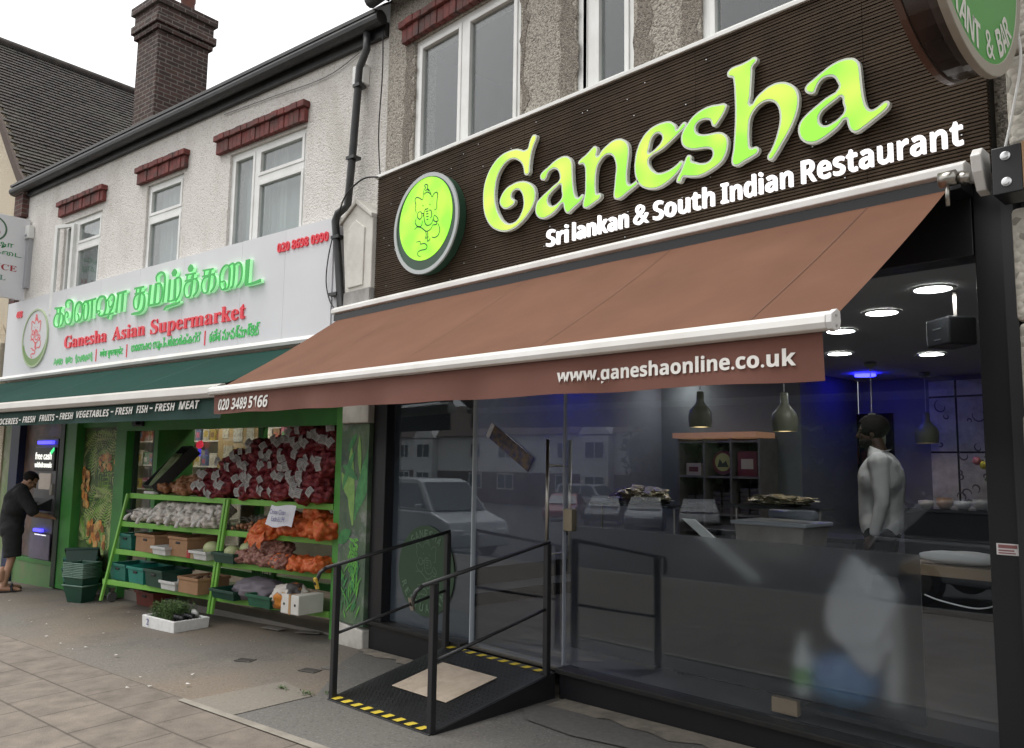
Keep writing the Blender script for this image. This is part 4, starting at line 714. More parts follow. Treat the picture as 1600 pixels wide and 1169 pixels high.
SB2.part('roof',MB().prism([(-.16,5.87),(-.14,5.91),(5.0,9.9),(5.0,9.75)],lambda p,d:(d,p[0],p[1]),-7.9,.37),rooftile)
# chimney: stands on the roof slope, corbelled head, two pots
cs0,cs1,ct0,ct1=-7.70,-7.0,1.49,2.42
ch=SB2.part('chimney',MB().box(cs0,cs1,ct0,ct1,6.6,8.86).box(cs0-.05,cs1+.05,ct0-.05,ct1+.05,8.861,8.96).box(cs0-.09,cs1+.09,ct0-.09,ct1+.09,8.961,9.10).box(cs0-.05,cs1+.05,ct0-.05,ct1+.05,9.101,9.30).box(cs0-.10,cs1+.10,ct0-.10,ct1+.10,9.301,9.44),brick_dark,bev=.008)
for t in (ct0+.25,ct1-.25):
    for s_ in (-7.35,): SB2.part('chimney_pot',MB().lathe([(.14,9.4),(.135,9.5),(.115,9.75),(.13,9.8),(.13,9.86),(.10,9.86),(.09,9.5)],(s_,t,0),16),terracotta,ch,True)
fl=MB()
for i in range(9):
    t=ct0+.02+i*.1; z=7.06+ (t-ct0)*.83+.02; fl.prism([(t,z-.1),(t+.1,z-.02),(t+.1,z+.06),(t,z+.06)],lambda p,d:(d,p[0],p[1]),cs1+.002,cs1+.012)
SB2.part('lead_flashing',fl,lead,ch)
# rainwater pipe
SB2.part('downpipe',MB().tube([(.10,-.10,5.72),(.10,-.10,5.56),(.01,-.10,5.40),(-.05,-.10,4.5),(-.09,-.10,4.06),(-.20,-.12,4.0),(-.235,-.12,3.93),(-.16,-.12,3.48),(-.11,-.12,3.10),(-.02,-.12,3.04)],.038,10),gutter_m,smooth=True)
for z in (5.2,4.5,3.75,3.2): SB2.part('pipe_clip',MB().box((-.09 if z>4.2 else -.24)+.06*(z>5),(.02 if z>4.2 else -.13)+.04*(z>5),-.145 if z>4.2 else -.165,-.05 if z>4.2 else -.08,z,z+.03),gutter_m)
# goods stand in front of a recessed shop window
green=mat('green_shopfront_paint',(.05,.24,.045),.42,(.042,.20,.04),2,stain=(.03,.12,.028),sscale=1.5)
green_l=mat('light_green_rack',(.20,.48,.075),.4,(.17,.42,.07),3)
SB2.part('header_beam',MB().box(-4.46,-.225,.0,.10,2.0,2.165).box(-4.46,-.225,.101,.56,2.05,2.165),green,bev=.004)
SB2.part('corner_post',MB().box(-.222,-.13,-.02,.08,.0,2.17),mat('green_post',(.10,.36,.07),.42,(.085,.31,.06),3),bev=.004)
SB2.part('corner_post',MB().box(-4.46,-4.20,.0,.16,-.02,1.999),green,bev=.004)
SB2.part('corner_post',MB().box(-3.70,-3.61,.09,.56,.06,2.049),green,bev=.004)
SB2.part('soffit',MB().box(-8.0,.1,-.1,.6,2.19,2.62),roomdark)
SB2.part('window_mullion',MB().box(-2.2,-2.1,.50,.56,.06,2.049).box(-3.609,-2.201,.50,.56,.35,.42).box(-2.099,-.14,.50,.56,.35,.42),green,bev=.004)
SB2.part('shop_pane',MB().box(-3.609,-2.201,.525,.531,.42,2.049).box(-2.099,-.14,.525,.531,.42,2.049),super_glass)
SB2.part('door_closer',MB().box(-4.02,-3.78,-.03,-.001,2.05,2.11).cbox((-3.9,-.05,2.09),(.1,.05,.05)),black,bev=.004)
gd=SB2.part('shop_door',MB().frame(-4.199,-3.701,.09,2.045,.10,.15,.045),mat('dark_door_frame',(.02,.03,.022),.4))
SB2.part('pane',MB().box(-4.154,-3.746,.12,.126,.135,2.0),super_glass,gd)
SB2.part('inner_wall',MB().box(-9.2,.2,5.0,5.05,.0,2.62).box(-.05,0.0,.6,4.99,.0,2.62).box(-9.25,-9.2,.6,4.99,.0,2.62).box(-9.19,-5.52,.31,.34,-.2,2.6).box(-5.519,-4.465,.16,.19,-.2,2.6),mat('shop_wall',(.62,.58,.5),.8))
SB2.part('inner_ceiling',MB().box(-9.2,.2,.6,5.05,2.56,2.61),mat('shop_ceiling',(.7,.7,.68),.8))
SB2.part('inner_floor',MB().box(-9.2,.2,.1,5.05,-.23,.072),mat('shop_floor',(.22,.2,.18),.5))
# left part: photo panel, posts, bay for the cash machine
SB2.part('panel_frame',MB().box(-4.50,-4.462,.02,.14,.12,2.1).box(-5.50,-4.50,.05,.14,.02,.245).box(-5.50,-4.462,.05,.14,2.06,2.18),green,bev=.003)
SB2.part('corner_post',MB().box(-5.82,-5.505,-.02,.3,-.06,2.18),green,bev=.005)
SB2.part('dark_strip',MB().box(-5.95,-5.822,-.035,.3,-.06,2.18),mat('dark_green_strip',(.012,.03,.016),.45),bev=.003)
SB2.part('base_panel',MB().box(-7.42,-5.955,.01,.14,-.2,.20),mat('pale_green_panel',(.10,.24,.085),.5,(.14,.25,.10),3,stain=(.22,.2,.12),sscale=2.5),bev=.003)
SB2.part('base_rail',MB().box(-7.42,-5.955,-.005,.14,.203,.26),green,bev=.003)
SB2.part('blue_column',MB().box(-7.60,-7.30,-.03,.3,-.2,2.18),mat('navy_column',(.015,.022,.09),.45,(.01,.02,.04),2),bev=.004)
bay=SB2.part('photo_panel',MB().box(-7.29,-5.96,.06,.1,.262,2.18),mat('noodle_photo',(.22,.13,.10),.45,(.09,.07,.06),5,6,stain=(.12,.13,.16),sscale=2.6))
SB2.part('photo_panel',MB().box(-9.0,-7.61,.04,.1,-.2,2.18),mat('palm_photo',(.12,.22,.06),.5,(.30,.30,.22),2.5,6))
cpn=SB2.part('photo_panel',MB().box(-5.50,-4.50,.09,.12,.247,2.058),mat('coconut_photo',(.09,.15,.05),.4,(.025,.04,.02),3.2,6,stain=(.30,.28,.17),sscale=3))
fS=lambda x,z,y:Vector((x,y,z)); q=random.Random(21); pl_=[MB(),MB(),MB()]
n=0
for (cx,cz,a0,a1,L_,cnt) in [(-5.45,1.75,-.5,.8,.95,9),(-5.1,2.0,-2.9,-.3,.5,10),(-4.55,1.9,2.2,4.2,.6,9),(-5.0,1.28,3.3,6.0,.55,10),(-5.45,.9,-.6,.5,.7,7),(-4.6,1.15,2.6,4.3,.5,8),(-5.3,.55,.1,2.6,.4,10),(-4.7,.45,1.2,3.2,.4,8)]:
    for i in range(cnt):
        a=a0+(a1-a0)*i/(cnt-1)+q.random()*.1; stem=[]
        for j in range(14):
            t=j/13; x=cx+L_*t*math.cos(a); z=cz+L_*t*math.sin(a)-.18*L_*t*t; stem.append((x,z))
        for j in range(2,13):
            x,z=stem[j]
            for sg in (-1,1):
                aa=a+sg*.75-.25*j/13; LL=.13*(1-.5*abs(j/13-.5)); P=[fS(x+LL*t*math.cos(aa),z+LL*t*math.sin(aa),.0885-.00004*n) for t in (0,.33,.66,1)]
                if all(-5.49<p.x<-4.51 and .26<p.z<2.05 for p in P): pl_[n%3].ribbon(P,[.004,.007,.005,.001],(0,-1,0))
        n+=1
for mb_,mm,nm in ((pl_[0],mat('photo_frond',(.22,.42,.07),.4),'printed_frond'),(pl_[1],mat('photo_frond_pale',(.48,.52,.24),.4),'printed_frond'),(pl_[2],mat('photo_frond_dark',(.04,.09,.03),.4),'printed_frond')):
    SB2.part(nm,mb_,mm,cpn)['kind']='stuff'
cns=[MB(),MB(),MB()]; n=0
for cx,cz,rx,rz,cnt in ((-4.78,1.60,.24,.10,26),(-5.0,.70,.24,.16,34),(-5.36,1.28,.09,.24,30)):
    for i in range(cnt):
        x=cx+(q.random()-.5)*2*rx; z=cz+(q.random()-.5)*2*rz; r_=.032+.016*q.random(); P=[(x+r_*math.cos(k*.6283),z+r_*1.15*math.sin(k*.6283)) for k in range(10)]
        if all(-5.49<p[0]<-4.51 for p in P): cns[(n*7)%3].add([fS(a,b,.084-.0001*n) for a,b in P],[tuple(range(9,-1,-1))]); n+=1
for cb_,nm_,c1_,c2_ in zip(cns,('orange','tan','brown'),((.80,.34,.08),(.75,.48,.18),(.40,.16,.05)),((.42,.16,.05),(.42,.24,.09),(.18,.07,.03))): SB2.part('printed_coconut',cb_,mat('photo_coconut_'+nm_,c1_,.4,c2_,16,4),cpn)['kind']='stuff'
# alarm boxes, wires
for i,(s_,z,lab) in enumerate(((-7.5,4.96,'small white alarm box at the left end of the white upper wall'),(-.02,5.25,'small white alarm box behind the black downpipe'))):
    A=Thing('alarm_box',lab,'alarm box',(s_,0,z),'S','alarm boxes on the upper wall')
    A.part('case',MB().box(s_-.09,s_+.07,-.09,-.001,z,z+.2),white_upvc,bev=.012); A.part('lens',MB().box(s_-.04,s_+.02,-.098,-.088,z+.03,z+.06),mat('alarm_lens',(.25,.27,.3),.3))
def cable(label,pts,r=.005,m=None,fr='R'):
    P=[Vector(p) for p in pts]; Q=[]
    for i in range(len(P)-1):
        for k in range(6):
            t=k/6;p0=P[max(i-1,0)];p1=P[i];p2=P[i+1];p3=P[min(i+2,len(P)-1)]
            Q.append(.5*((2*p1)+(p2-p0)*t+(2*p0-5*p1+4*p2-p3)*t*t+(3*p1-p0-3*p2+p3)*t*t*t))
    Q.append(P[-1]); return solo('cable',label,'cable',MB().tube(Q,r,6),m or black,tuple(P[0]),fr,None,True)
cable('thin black cable looping down beside the lower black downpipe',[(-.23,-.13,3.85),(-.29,-.14,3.6),(-.31,-.14,3.35),(-.24,-.14,3.15),(-.13,-.14,3.05)],.006,fr='S')
cable('black wire curving over the gabled corbel block to the ribbed fascia',[(-6.56,4.06,3.80),(-6.45,4.0,3.98),(-6.3,3.98,4.12),(-6.1,4.02,4.22),(-5.93,4.08,4.21)],.008)
cable('thin dark wire hanging down the edge of the grey pebbledash wall',[(-6.1,4.17,5.85),(-6.06,4.16,5.3),(-6.09,4.16,4.7),(-6.04,4.16,4.25)],.006)
cable('grey wire strung just under the gutter of the white upper wall',[(-.1,-.02,5.62),(-.6,-.02,5.52),(-1.5,-.02,5.56),(-2.4,-.02,5.60)],.005,mat('grey_wire',(.2,.2,.2),.6),'S')
cable('white wire hanging over the stone pilaster by the round sign',[(-.93,4.02,3.75),(-.9,4.01,3.5),(-.94,4.0,3.25),(-.98,4.0,3.08)],.006,white_upvc)
# ================================================================ supermarket sign
SS=Thing('supermarket_sign','long pale grey fascia board with green and red lit lettering above the green awning','shop sign',(-4,0,2.86),'S')
board=mat('pale_grey_panel',(.66,.66,.68),.42,(.61,.61,.63),.8)
sj=[-7.88,-6.9,-5.9,-4.9,-3.9,-2.9,-1.75,-1.0,-.26]
for a,b in zip(sj,sj[1:]): SS.part('panel',MB().box(a+.0015,b-.0015,-.115,-.003,2.862,3.978),board)
SS.part('end_return',MB().box(-.2585,-.19,-.10,-.003,2.862,3.97),board)
SS.part('bottom_trim',MB().prism([(-.003,2.79),(-.15,2.79),(-.16,2.82),(-.125,2.86),(-.003,2.86)],lambda p,d:(d,p[0],p[1]),-7.95,-.2),white_alu)
gface=mat('green_letter_face',(.02,.22,.04),.35,emit=(.02,.36,.05),es=.55); gbody=mat('pale_green_letter_side',(.5,.85,.5),.4,emit=(.36,1,.45),es=.4)
rface=mat('red_letter_face',(.4,.02,.03),.35,emit=(.55,.015,.03),es=.55); rbody=mat('pale_red_letter_side',(.8,.35,.35),.4,emit=(1,.25,.25),es=.35)
k=0
for g in TAMIL:
    f_,b_=MB(),MB()
    for st in g:
        y=-.162-.0004*(k%12); k+=1
        n=len(st); P=[];W=[]
        for i in range(n-1):
            for j in range(3):
                t=j/3; p0,p1,p2,p3=(Vector((*st[max(i-1,0)],)),Vector(st[i]),Vector(st[i+1]),Vector(st[min(i+2,n-1)]))
                qv=.5*((2*p1)+(p2-p0)*t+(2*p0-5*p1+4*p2-p3)*t*t+(3*p1-p0-3*p2+p3)*t*t*t) if n>2 else p1.lerp(p2,t)
                P.append(qv)
        P.append(Vector(st[-1]))
        # strokes are cut like a broad pen: width runs sideways on uprights
        path=[(p.x,y,p.y) for p in P]; ws=[max(.009,abs(p.z))*1.02 for p in P]
        f_.ribbon(path,ws,(0,-1,0),.006)
        b_.ribbon([(a,c+.0065,e) for a,c,e in path],[w_ for w_ in ws],(0,-1,0),.036)
    lt=SS.part('green_letter',b_,gbody); SS.part('letter_face',f_,gface,lt)
def s_words(items,y,z0,cap,style,m,depth,off,name,body=None,desc=False,slope=0):
    for s_,a,b in items:
        low=any(c in s_ for c in 'gpqyj'); h=cap*(1.30 if low else 1)
        me=text_mesh(style(s_),b-a,h,depth,off); o=SS.mesh(name,place(me,a,y,z0-(cap*.30 if low else 0)),m)
        if body:
            me=text_mesh(style(s_),b-a+.004,h+.004,.015,off+.003); SS.mesh('letter_side',place(me,a-.002,y+.0165,z0-(cap*.30 if low else 0)-.002),body,o)
s_words([('Ganesha',-5.832,-4.641),('Asian',-4.487,-3.684),('Supermarket',-3.549,-1.625)],-.119,3.135,.17,serif,rface,.012,-.002,'red_lettering')
s_words([('020 8698 0990',-1.12,-.325)],-.118,3.757,.095,sans,rface,.012,.0,'red_lettering')
s_words([('433',-7.52,-7.32)],-.118,3.72,.10,sans,rface,.012,.002,'red_lettering')
gp=mat('green_print',(.03,.36,.07),.4,emit=(.03,.45,.08),es=.35)
plain=lambda s:s
def small(body,a,b,z0,h,off=.012):
    SS.mesh('green_lettering',place(text_mesh(body,b-a,h,.004,off),a,-.117,z0),gp)
small('\u0917\u0923\u0947\u0936 \u0938\u0941\u092a\u0930\u092e\u093e\u0930\u094d\u0915\u0947\u091f',-4.802,-4.204,2.915,.135)
small('\u0d17\u0d47\u0d23\u0d37\u0d3e \u0d38\u0d42\u0d2a\u0d4d\u0d2a\u0d7c\u0d2e\u0d3e\u0d7c\u0d15\u0d4d\u0d15\u0d31\u0d4d\u0d31\u0d4d',-3.998,-2.468,2.925,.15)
small('\u0c17\u0c23\u0c47\u0c36 \u0c38\u0c42\u0c2a\u0c30\u0c4d\u0c2e\u0c3e\u0c30\u0c4d\u0c15\u0c46\u0c1f\u0c4d',-2.293,-1.367,2.935,.14)
# rounded script of the first line, drawn with a pen
sp=MB(); x=-6.13; q=random.Random(4)
GL=[[(0,0),(.3,.9),(.6,1),(.8,.5),(.5,.2),(.3,.5)],[(0,.8),(.2,0),(.5,0),(.5,.8),(.8,.8),(.8,0)],[(0,.2),(.2,1),(.5,.6),(.3,.1),(.7,0),(.9,.7),(.7,1)],[(.1,1),(0,.2),(.4,0),(.8,.3),(.6,.8),(.3,.5)],[(0,.5),(.3,1.2),(.6,.8),(.3,.2),(.7,-.2),(.9,.6)]]
for i,gi in enumerate([0,1,2,3,9,2,0,3,9,4,3,1,2,1,0,4]):
    if gi!=9:
        P=[]; g=[Vector(p) for p in GL[gi]]
        for j in range(len(g)-1):
            for k_ in range(4):
                t=k_/4;p0=g[max(j-1,0)];p1=g[j];p2=g[j+1];p3=g[min(j+2,len(g)-1)]; P.append(.5*((2*p1)+(p2-p0)*t+(2*p0-5*p1+4*p2-p3)*t*t+(3*p1-p0-3*p2+p3)*t*t*t))
        sp.ribbon([(x+p.x*.068,-.119-.00002*i,2.93+p.y*.082) for p in P],.0075,(0,-1,0))
    x+=.0715
SS.part('green_lettering',sp,gp)
SS.part('divider_bar',MB().box(-4.91,-4.895,-.122,-.1155,2.90,3.06),rface); SS.part('divider_bar',MB().box(-4.115,-4.10,-.122,-.1155,2.90,3.06),rface); SS.part('divider_bar',MB().box(-2.385,-2.37,-.122,-.1155,2.91,3.07),rface)
se=SS.part('emblem_disc',disc(-6.795,3.365,.415,-.125,-.1155),mat('emblem_pale',(.60,.60,.61),.4))
SS.part('emblem_rim',ring(-6.795,3.365,.425,.40,-.135,-.1155),mat('emblem_olive_rim',(.30,.36,.22),.4,emit=(.55,.75,.45),es=.12),se)
cr=[(-6.795+.40*math.cos(R_(a)),3.365+.40*math.sin(R_(a))) for a in range(196,345,6)]+[(-6.795+.39*math.cos(R_(a)),3.42+.355*math.sin(R_(a))) for a in range(344,195,-6)]
SS.part('crescent',MB().prism(cr,lambda p,d:(p[0],d,p[1]),-.128,-.1255),mat('olive_green',(.16,.28,.07),.4),se)
SS.part('emblem_line',emblem(-6.795,3.365,.43,-.1285,.009),rface,se)
# ================================================================ green awning
GA=Thing('green_awning','dark green canvas awning with a pale front bar over the produce display','awning',(-4,-.1,2.75),'S')
gc=mat('green_canvas',(.007,.040,.031),.85,(.006,.034,.026),3,4,.25,300,dist=.001,spec=.1); gv=mat('green_valance',(.011,.045,.036),.85,(.010,.038,.031),4)
XL2,XR2=-8.4,-.28; cv=MB(); N_=40
for j in range(9):
    for i in range(N_+1):
        u=i/N_;v=j/8; cv.v.append(Vector((XL2+(XR2-XL2)*u,-.13+(-1.15+.13)*v,2.755+(2.30-2.755)*v-.012*math.sin(math.pi*v)*(1+.5*math.sin(u*23)))))
for j in range(8):
    for i in range(N_): a=j*(N_+1)+i; cv.f.append((a,a+1,a+N_+2,a+N_+1))
gcan=GA.part('canopy',cv,gc,smooth=True)
for u in (.3,.52,.78): GA.part('seam',MB().ribbon([(XL2+(XR2-XL2)*u+.06*v/8,-.13-1.02*v/8,2.7585-.455*v/8-.012*math.sin(math.pi*v/8)*(1+.5*math.sin(u*23))) for v in range(9)],.005,(0,-.4,.9)),mat('green_seam',(.03,.09,.075),.8),gcan)
prof2=[(0,.05),(.03,.055),(.055,.03),(.055,-.05),(.03,-.065),(-.03,-.065),(-.055,-.03),(-.04,.03)]
mb=MB().prism(prof2,lambda p,d:(d,-1.20+p[0],2.238+p[1]),XL2,XR2); GA.part('front_bar',mb,mat('pale_bar',(.50,.48,.45),.4,(.44,.42,.39),2),bev=.004)
vl=MB(); N_=80
def gvp(u,v): X=XL2+(XR2-XL2)*u; return Vector((X,-1.185+.008*v*math.sin(u*61)+.006*v*math.sin(u*23),2.175-v*(.175-.028*(1-u))))
for j in range(4):
    for i in range(N_+1): vl.v.append(gvp(i/N_,j/3))
for j in range(3):
    for i in range(N_): a=j*(N_+1)+i; vl.f.append((a,a+1,a+N_+2,a+N_+1))
gva=GA.part('valance',vl,gv,smooth=True)
for wd,a,b in (('GROCERIES',-5.0,-4.295),('FRESH',-4.177,-3.842),('FRUITS',-3.745,-3.369),('FRESH',-3.248,-2.94),('VEGETABLES',-2.869,-2.181),('FISH',-1.654,-1.446),('FRESH',-2.054,-1.725),('FRESH',-1.322,-.986),('MEAT',-.923,-.598)):
    me=text_mesh(ital(wd),b-a,.070,.0012,.003); z=2.035+.0155*((a+b)/2+4.3); GA.mesh('lettering',place(me,a,-1.2035,z),white_print,gva)
for xa in (-4.25,-3.31,-2.12,-1.39): GA.part('dash_mark',MB().box(xa-.025,xa+.025,-1.2047,-1.2035,2.065+.0155*(xa+4.3),2.078+.0155*(xa+4.3)),white_print,gva)
# ================================================================ neighbour with gable and tiled roof
NB=Thing('gabled_building','cream rendered building with a steep brown tiled roof at the left edge of the street','building',(-11,0,0),'S')
gab=[(-14,-.3),(-8.03,-.3),(-8.03,5.75),(-8.15,6.05),(-8.4,6.45),(-8.75,6.95),(-10.75,9.2),(-14,5.6)]
NB.part('wall',MB().prism(gab,lambda p,d:(p[0],d,p[1]),.02,.4),cream)
NB.part('brick_corbel',MB().box(-8.02,-7.72,-.10,.5,5.35,5.70).box(-8.02,-7.80,-.07,.5,4.0,5.349).box(-8.02,-7.66,-.13,.5,5.701,5.85),brick_red,bev=.006)
rt=MB(); # tiled slope, courses run back from the street
prof3=[(-7.62,5.80),(-7.95,6.10),(-8.35,6.56),(-8.80,7.10),(-10.75,9.36)]
pts=[]
for (a,b),(c,d) in zip(prof3,prof3[1:]):
    L_=math.hypot(c-a,d-b); nn=max(1,round(L_/.105))
    for i in range(nn): pts.append((a+(c-a)*i/nn,b+(d-b)*i/nn))
pts.append(prof3[-1]); q=random.Random(8)
for i,((a,b),(c,d)) in enumerate(zip(pts,pts[1:])):
    nrm=Vector((-(b-d),0,(a-c))); nrm.normalize(); nrm=Vector((abs(nrm.x),0,abs(nrm.z)))
    t=-.08
    off=(i%2)*.08
    while t<7.5:
        l=.165; ex_=nrm*(.022+.006*q.random()); t0=t+off+.003; t1=t0+l-.006
        A=Vector((a,t0,b))+ex_; B=Vector((a,t1,b))+ex_; C_=Vector((c,t1,d))+nrm*.004; D_=Vector((c,t0,d))+nrm*.004; lo=nrm*-.02
        rt.add([A,B,C_,D_,A+lo*1.4,B+lo*1.4],[(0,1,2,3),(4,5,1,0)]); t+=l
NB.part('roof',rt,rooftile)
NB.part('roof_lining',MB().prism([(a,b-.05) for a,b in prof3]+[(a,b-.2) for a,b in reversed(prof3)],lambda p,d:(p[0],d,p[1]),.41,7.6),roomdark)
NB.part('roof_lining',MB().prism([(-10.75,9.30),(-10.75,9.15),(-16,3.2),(-16,3.4)],lambda p,d:(p[0],d,p[1]),-.1,7.6),rooftile)
NB.part('ridge_tile',MB().tube([(-10.75,-.1,9.36),(-10.75,7.5,9.36)],.10,8),rooftile,smooth=True)
vg=[(x,z+.04) for x,z in prof3]+[(x-.03,z-.13) for x,z in reversed(prof3)]
NB.part('verge',MB().prism(vg,lambda p,d:(p[0],d,p[1]),-.12,-.08),mat('verge_tile',(.07,.045,.035),.8))
NB.part('corbel',MB().prism([(-8.75,2.4),(-8.08,2.4),(-8.05,3.40),(-8.4,3.75),(-8.78,3.4)],lambda p,d:(p[0],d,p[1]),-.12,.01),cream,bev=.01)
NB.part('corbel_panel',MB().prism([(-8.62,2.5),(-8.2,2.5),(-8.18,3.3),(-8.4,3.52),(-8.64,3.25)],lambda p,d:(p[0],d,p[1]),-.135,-.121),cream,bev=.005)
NB.part('brown_return',MB().box(-8.04,-7.97,-.06,.25,2.9,4.1),mat('brown_return',(.06,.045,.04),.8))
# left projecting sign
LS=Thing('projecting_sign','pale rectangular sign projecting over the pavement with a red emblem and green script','projecting sign',(-7.56,-.1,4.0),'S')
LS.part('panel',MB().box(-7.62,-7.56,-1.35,-.02,4.02,5.27),board,bev=.004)
LS.part('bracket_strip',MB().box(-7.555,-7.46,-.06,-.001,4.2,5.05),mat('grey_strip',(.36,.36,.38),.45))
def sface(me,t0,z0):   # letters lie on the face that looks along the street
    for v in me.vertices: v.co=(-7.559-v.co.y,t0+v.co.x,z0+v.co.z)
    return me
for body,st,t0,w_,z0,h,mm in (('\u0b95\u0bc7\u0ba3\u0bb7\u0bbe',plain,-.95,.72,4.755,.12,'g'),('\u0ba4\u0bae\u0bbf\u0bb4\u0bcd\u0b95\u0bcd\u0b95\u0bc8\u0b9f',plain,-1.05,.94,4.625,.12,'g'),('LICENCE',serif,-.88,.72,4.43,.088,'r'),('OPEN TILL',serif,-1.0,.70,4.275,.075,'d'),('LATE',serif,-.78,.24,4.17,.07,'d')):
    mm={'g':mat('sign_green_print',(.03,.22,.07),.5),'r':mat('sign_red_print',(.33,.03,.04),.5),'d':mat('sign_teal_print',(.10,.22,.17),.5)}[mm]
    LS.mesh('lettering',sface(text_mesh(st(body),w_,h,.002,.012 if st is plain else 0),t0,z0),mm)
def tface(mb): mb.v=[Vector((-7.559-p.y,p.x,p.z)) for p in mb.v]; return mb
LS.part('emblem_ring',tface(ring(-.52,5.03,.19,.165,-.002,.0)),mat('ring_green',(.06,.13,.07),.5))
LS.part('emblem_line',tface(emblem(-.52,5.03,.2,-.003,.006)),mat('sign_red_line',(.45,.03,.05),.5))
# ================================================================ cash machine
AT=Thing('cash_machine','grey through the wall cash machine with a blue strip light and lit free cash sign','cash machine',(-6.45,.05,.8),'S')
dk=mat('machine_dark',(.03,.032,.035),.4); gm=mat('machine_grey',(.12,.12,.125),.4,(.09,.09,.095),4)
AT.part('surround',MB().box(-6.75,-6.08,.0,.059,.62,1.92),gm,bev=.008)
AT.part('sign_panel',MB().box(-6.73,-6.10,-.03,-.001,1.48,1.80),dk,bev=.006)
wlit=mat('atm_text',(.8,.8,.8),.4,emit=(1,1,.9),es=1.1)
AT.mesh('lettering',place(text_mesh(sans('free cash'),.52,.10,.004,.0),-6.70,-.031,1.63),wlit)
AT.mesh('lettering',place(text_mesh(sans('withdrawals'),.54,.075,.004,.0),-6.70,-.031,1.52),wlit)
AT.part('tick_light',MB().prism([(-6.22,1.74),(-6.12,1.80),(-6.11,1.76),(-6.20,1.70)],lambda p,d:(p[0],d,p[1]),-.036,-.031),mat('green_light',(.05,.5,.15),.4,emit=(.05,.9,.25),es=1.3))
blu=mat('blue_light',(.05,.05,.4),.4,emit=(.06,.05,1.0),es=3.0)
AT.part('strip_light',MB().box(-6.62,-6.16,-.05,-.012,1.845,1.89),blu); AT.part('strip_light',MB().box(-6.55,-6.3,-.05,-.012,.64,.68),blu)
AT.part('screen',MB().box(-6.58,-6.22,-.012,-.001,1.22,1.44),mat('machine_screen',(.3,.27,.24),.25,emit=(.5,.42,.35),es=.3))
AT.part('keypad_shelf',MB().prism([(0,.92),(-.20,.96),(-.20,1.0),(0,1.10)],lambda p,d:(d,p[0],p[1]),-6.68,-6.14),dk,bev=.006)
AT.part('keypad',MB().cbox((-6.42,-.12,1.045),(.16,.09,.02)),steel)
AT.part('card_slot',MB().box(-6.2,-6.13,-.02,-.001,1.15,1.3),mat('slot_beige',(.35,.32,.26),.4))
AT.part('lower_panel',MB().box(-6.73,-6.1,-.012,-.001,.27,.615),mat('lilac_poster',(.20,.17,.25),.5,(.14,.13,.18),3))
AT.mesh('lettering',place(text_mesh(sans('free balance enquiries'),.36,.022,.002,0),-6.58,-.0125,.585),wlit)
# ================================================================ produce rack
PR=Thing('produce_rack','light green stepped produce rack with four sloping shelves in front of the supermarket','display rack',(-1.9,0,.05),'S')
LV=[(1.255,-3.49,-.26,-.004),(.936,-3.545,-.31,.0),(.627,-3.62,-.345,.0),(.285,-3.72,-.39,-.01)]  # z, left end s, left front t, right front t
TB=.44
def ft(lv,s): z,sl,tl,tr=LV[lv]; return tl+(tr-tl)*(s-sl)/(-.225-sl)
for i,(z,sl,tl,tr) in enumerate(LV):
    PR.part('shelf',MB().hexa([(sl,tl,z-.03),(-.225,tr,z-.03),(-.225,TB,z-.005),(sl,TB,z-.005),(sl,tl,z-.008),(-.225,tr,z-.008),(-.225,TB,z+.012),(sl,TB,z+.012)]),mat('shelf_board',(.10,.17,.06),.6))
    PR.part('shelf_edge',MB().hexa([(sl,tl-.02,z-.045),(-.225,tr-.02,z-.045),(-.225,tr-.001,z-.045),(sl,tl-.001,z-.045),(sl,tl-.02,z+.012),(-.225,tr-.02,z+.012),(-.225,tr-.001,z+.012),(sl,tl-.001,z+.012)]),green_l,bev=.003)
for s0,s1 in ((-3.5,-3.70),(-1.76,-1.86),(-1.71,-1.81)):
    mb=MB(); a=ft(0,s0)-.024 if s0>-3.4 else -.285; b=(ft(3,s1)-.024) if s0>-3.4 else -.415
    g_=gzS(s1,b)
    mb.hexa([(s1,b-.03,g_+.1),(s1+.035,b-.03,g_+.1),(s1+.035,b-.002,g_+.1),(s1,b-.002,g_+.1),(s0,a-.03,1.262),(s0+.035,a-.03,1.262),(s0+.035,a-.002,1.262),(s0,a-.002,1.262)])
    PR.part('upright',mb,green_l,bev=.003)
for s_ in (-3.45,-1.75): PR.part('back_post',MB().box(s_,s_+.04,TB,TB+.04,.05,1.27),green)
# ================================================================ goods on the rack
def bag_mesh(seed,r,ball,sub=4,taper=.0):
    """netted vegetables: the skin follows the bulbs packed inside; long axis y (front is -y)"""
    q=random.Random(seed); rx,ry,rz=r; cs=[]
    for i in range(600):
        p=Vector((q.uniform(-1,1)*(rx-ball*.5),q.uniform(-1,1)*(ry-ball*.5),q.uniform(-1,1)*(rz-ball*.5)))
        if (p.x/rx)**2+(p.y/ry)**2+(p.z/rz)**2>.95: continue
        if all((p-c).length>ball*1.25 for c in cs): cs.append(p)
    bm=bmesh.new(); bmesh.ops.create_icosphere(bm,subdivisions=sub,radius=1)
    for v in bm.verts:
        d=Vector((v.co.x*rx,v.co.y*ry,v.co.z*rz)).normalized(); best=.35*Vector((v.co.x*rx,v.co.y*ry,v.co.z*rz)).length
        for c in cs:
            t=d.dot(c); e=ball*ball-(c.length_squared-t*t)
            if e>0: best=max(best,t+math.sqrt(e))
        v.co=d*best
        if v.co.z<-rz*.8: v.co.z=-rz*.8+(v.co.z+rz*.8)*.3
    me=bpy.data.meshes.new('net_bag'); bm.to_mesh(me); bm.free()
    for p in me.polygons: p.use_smooth=True
    return me
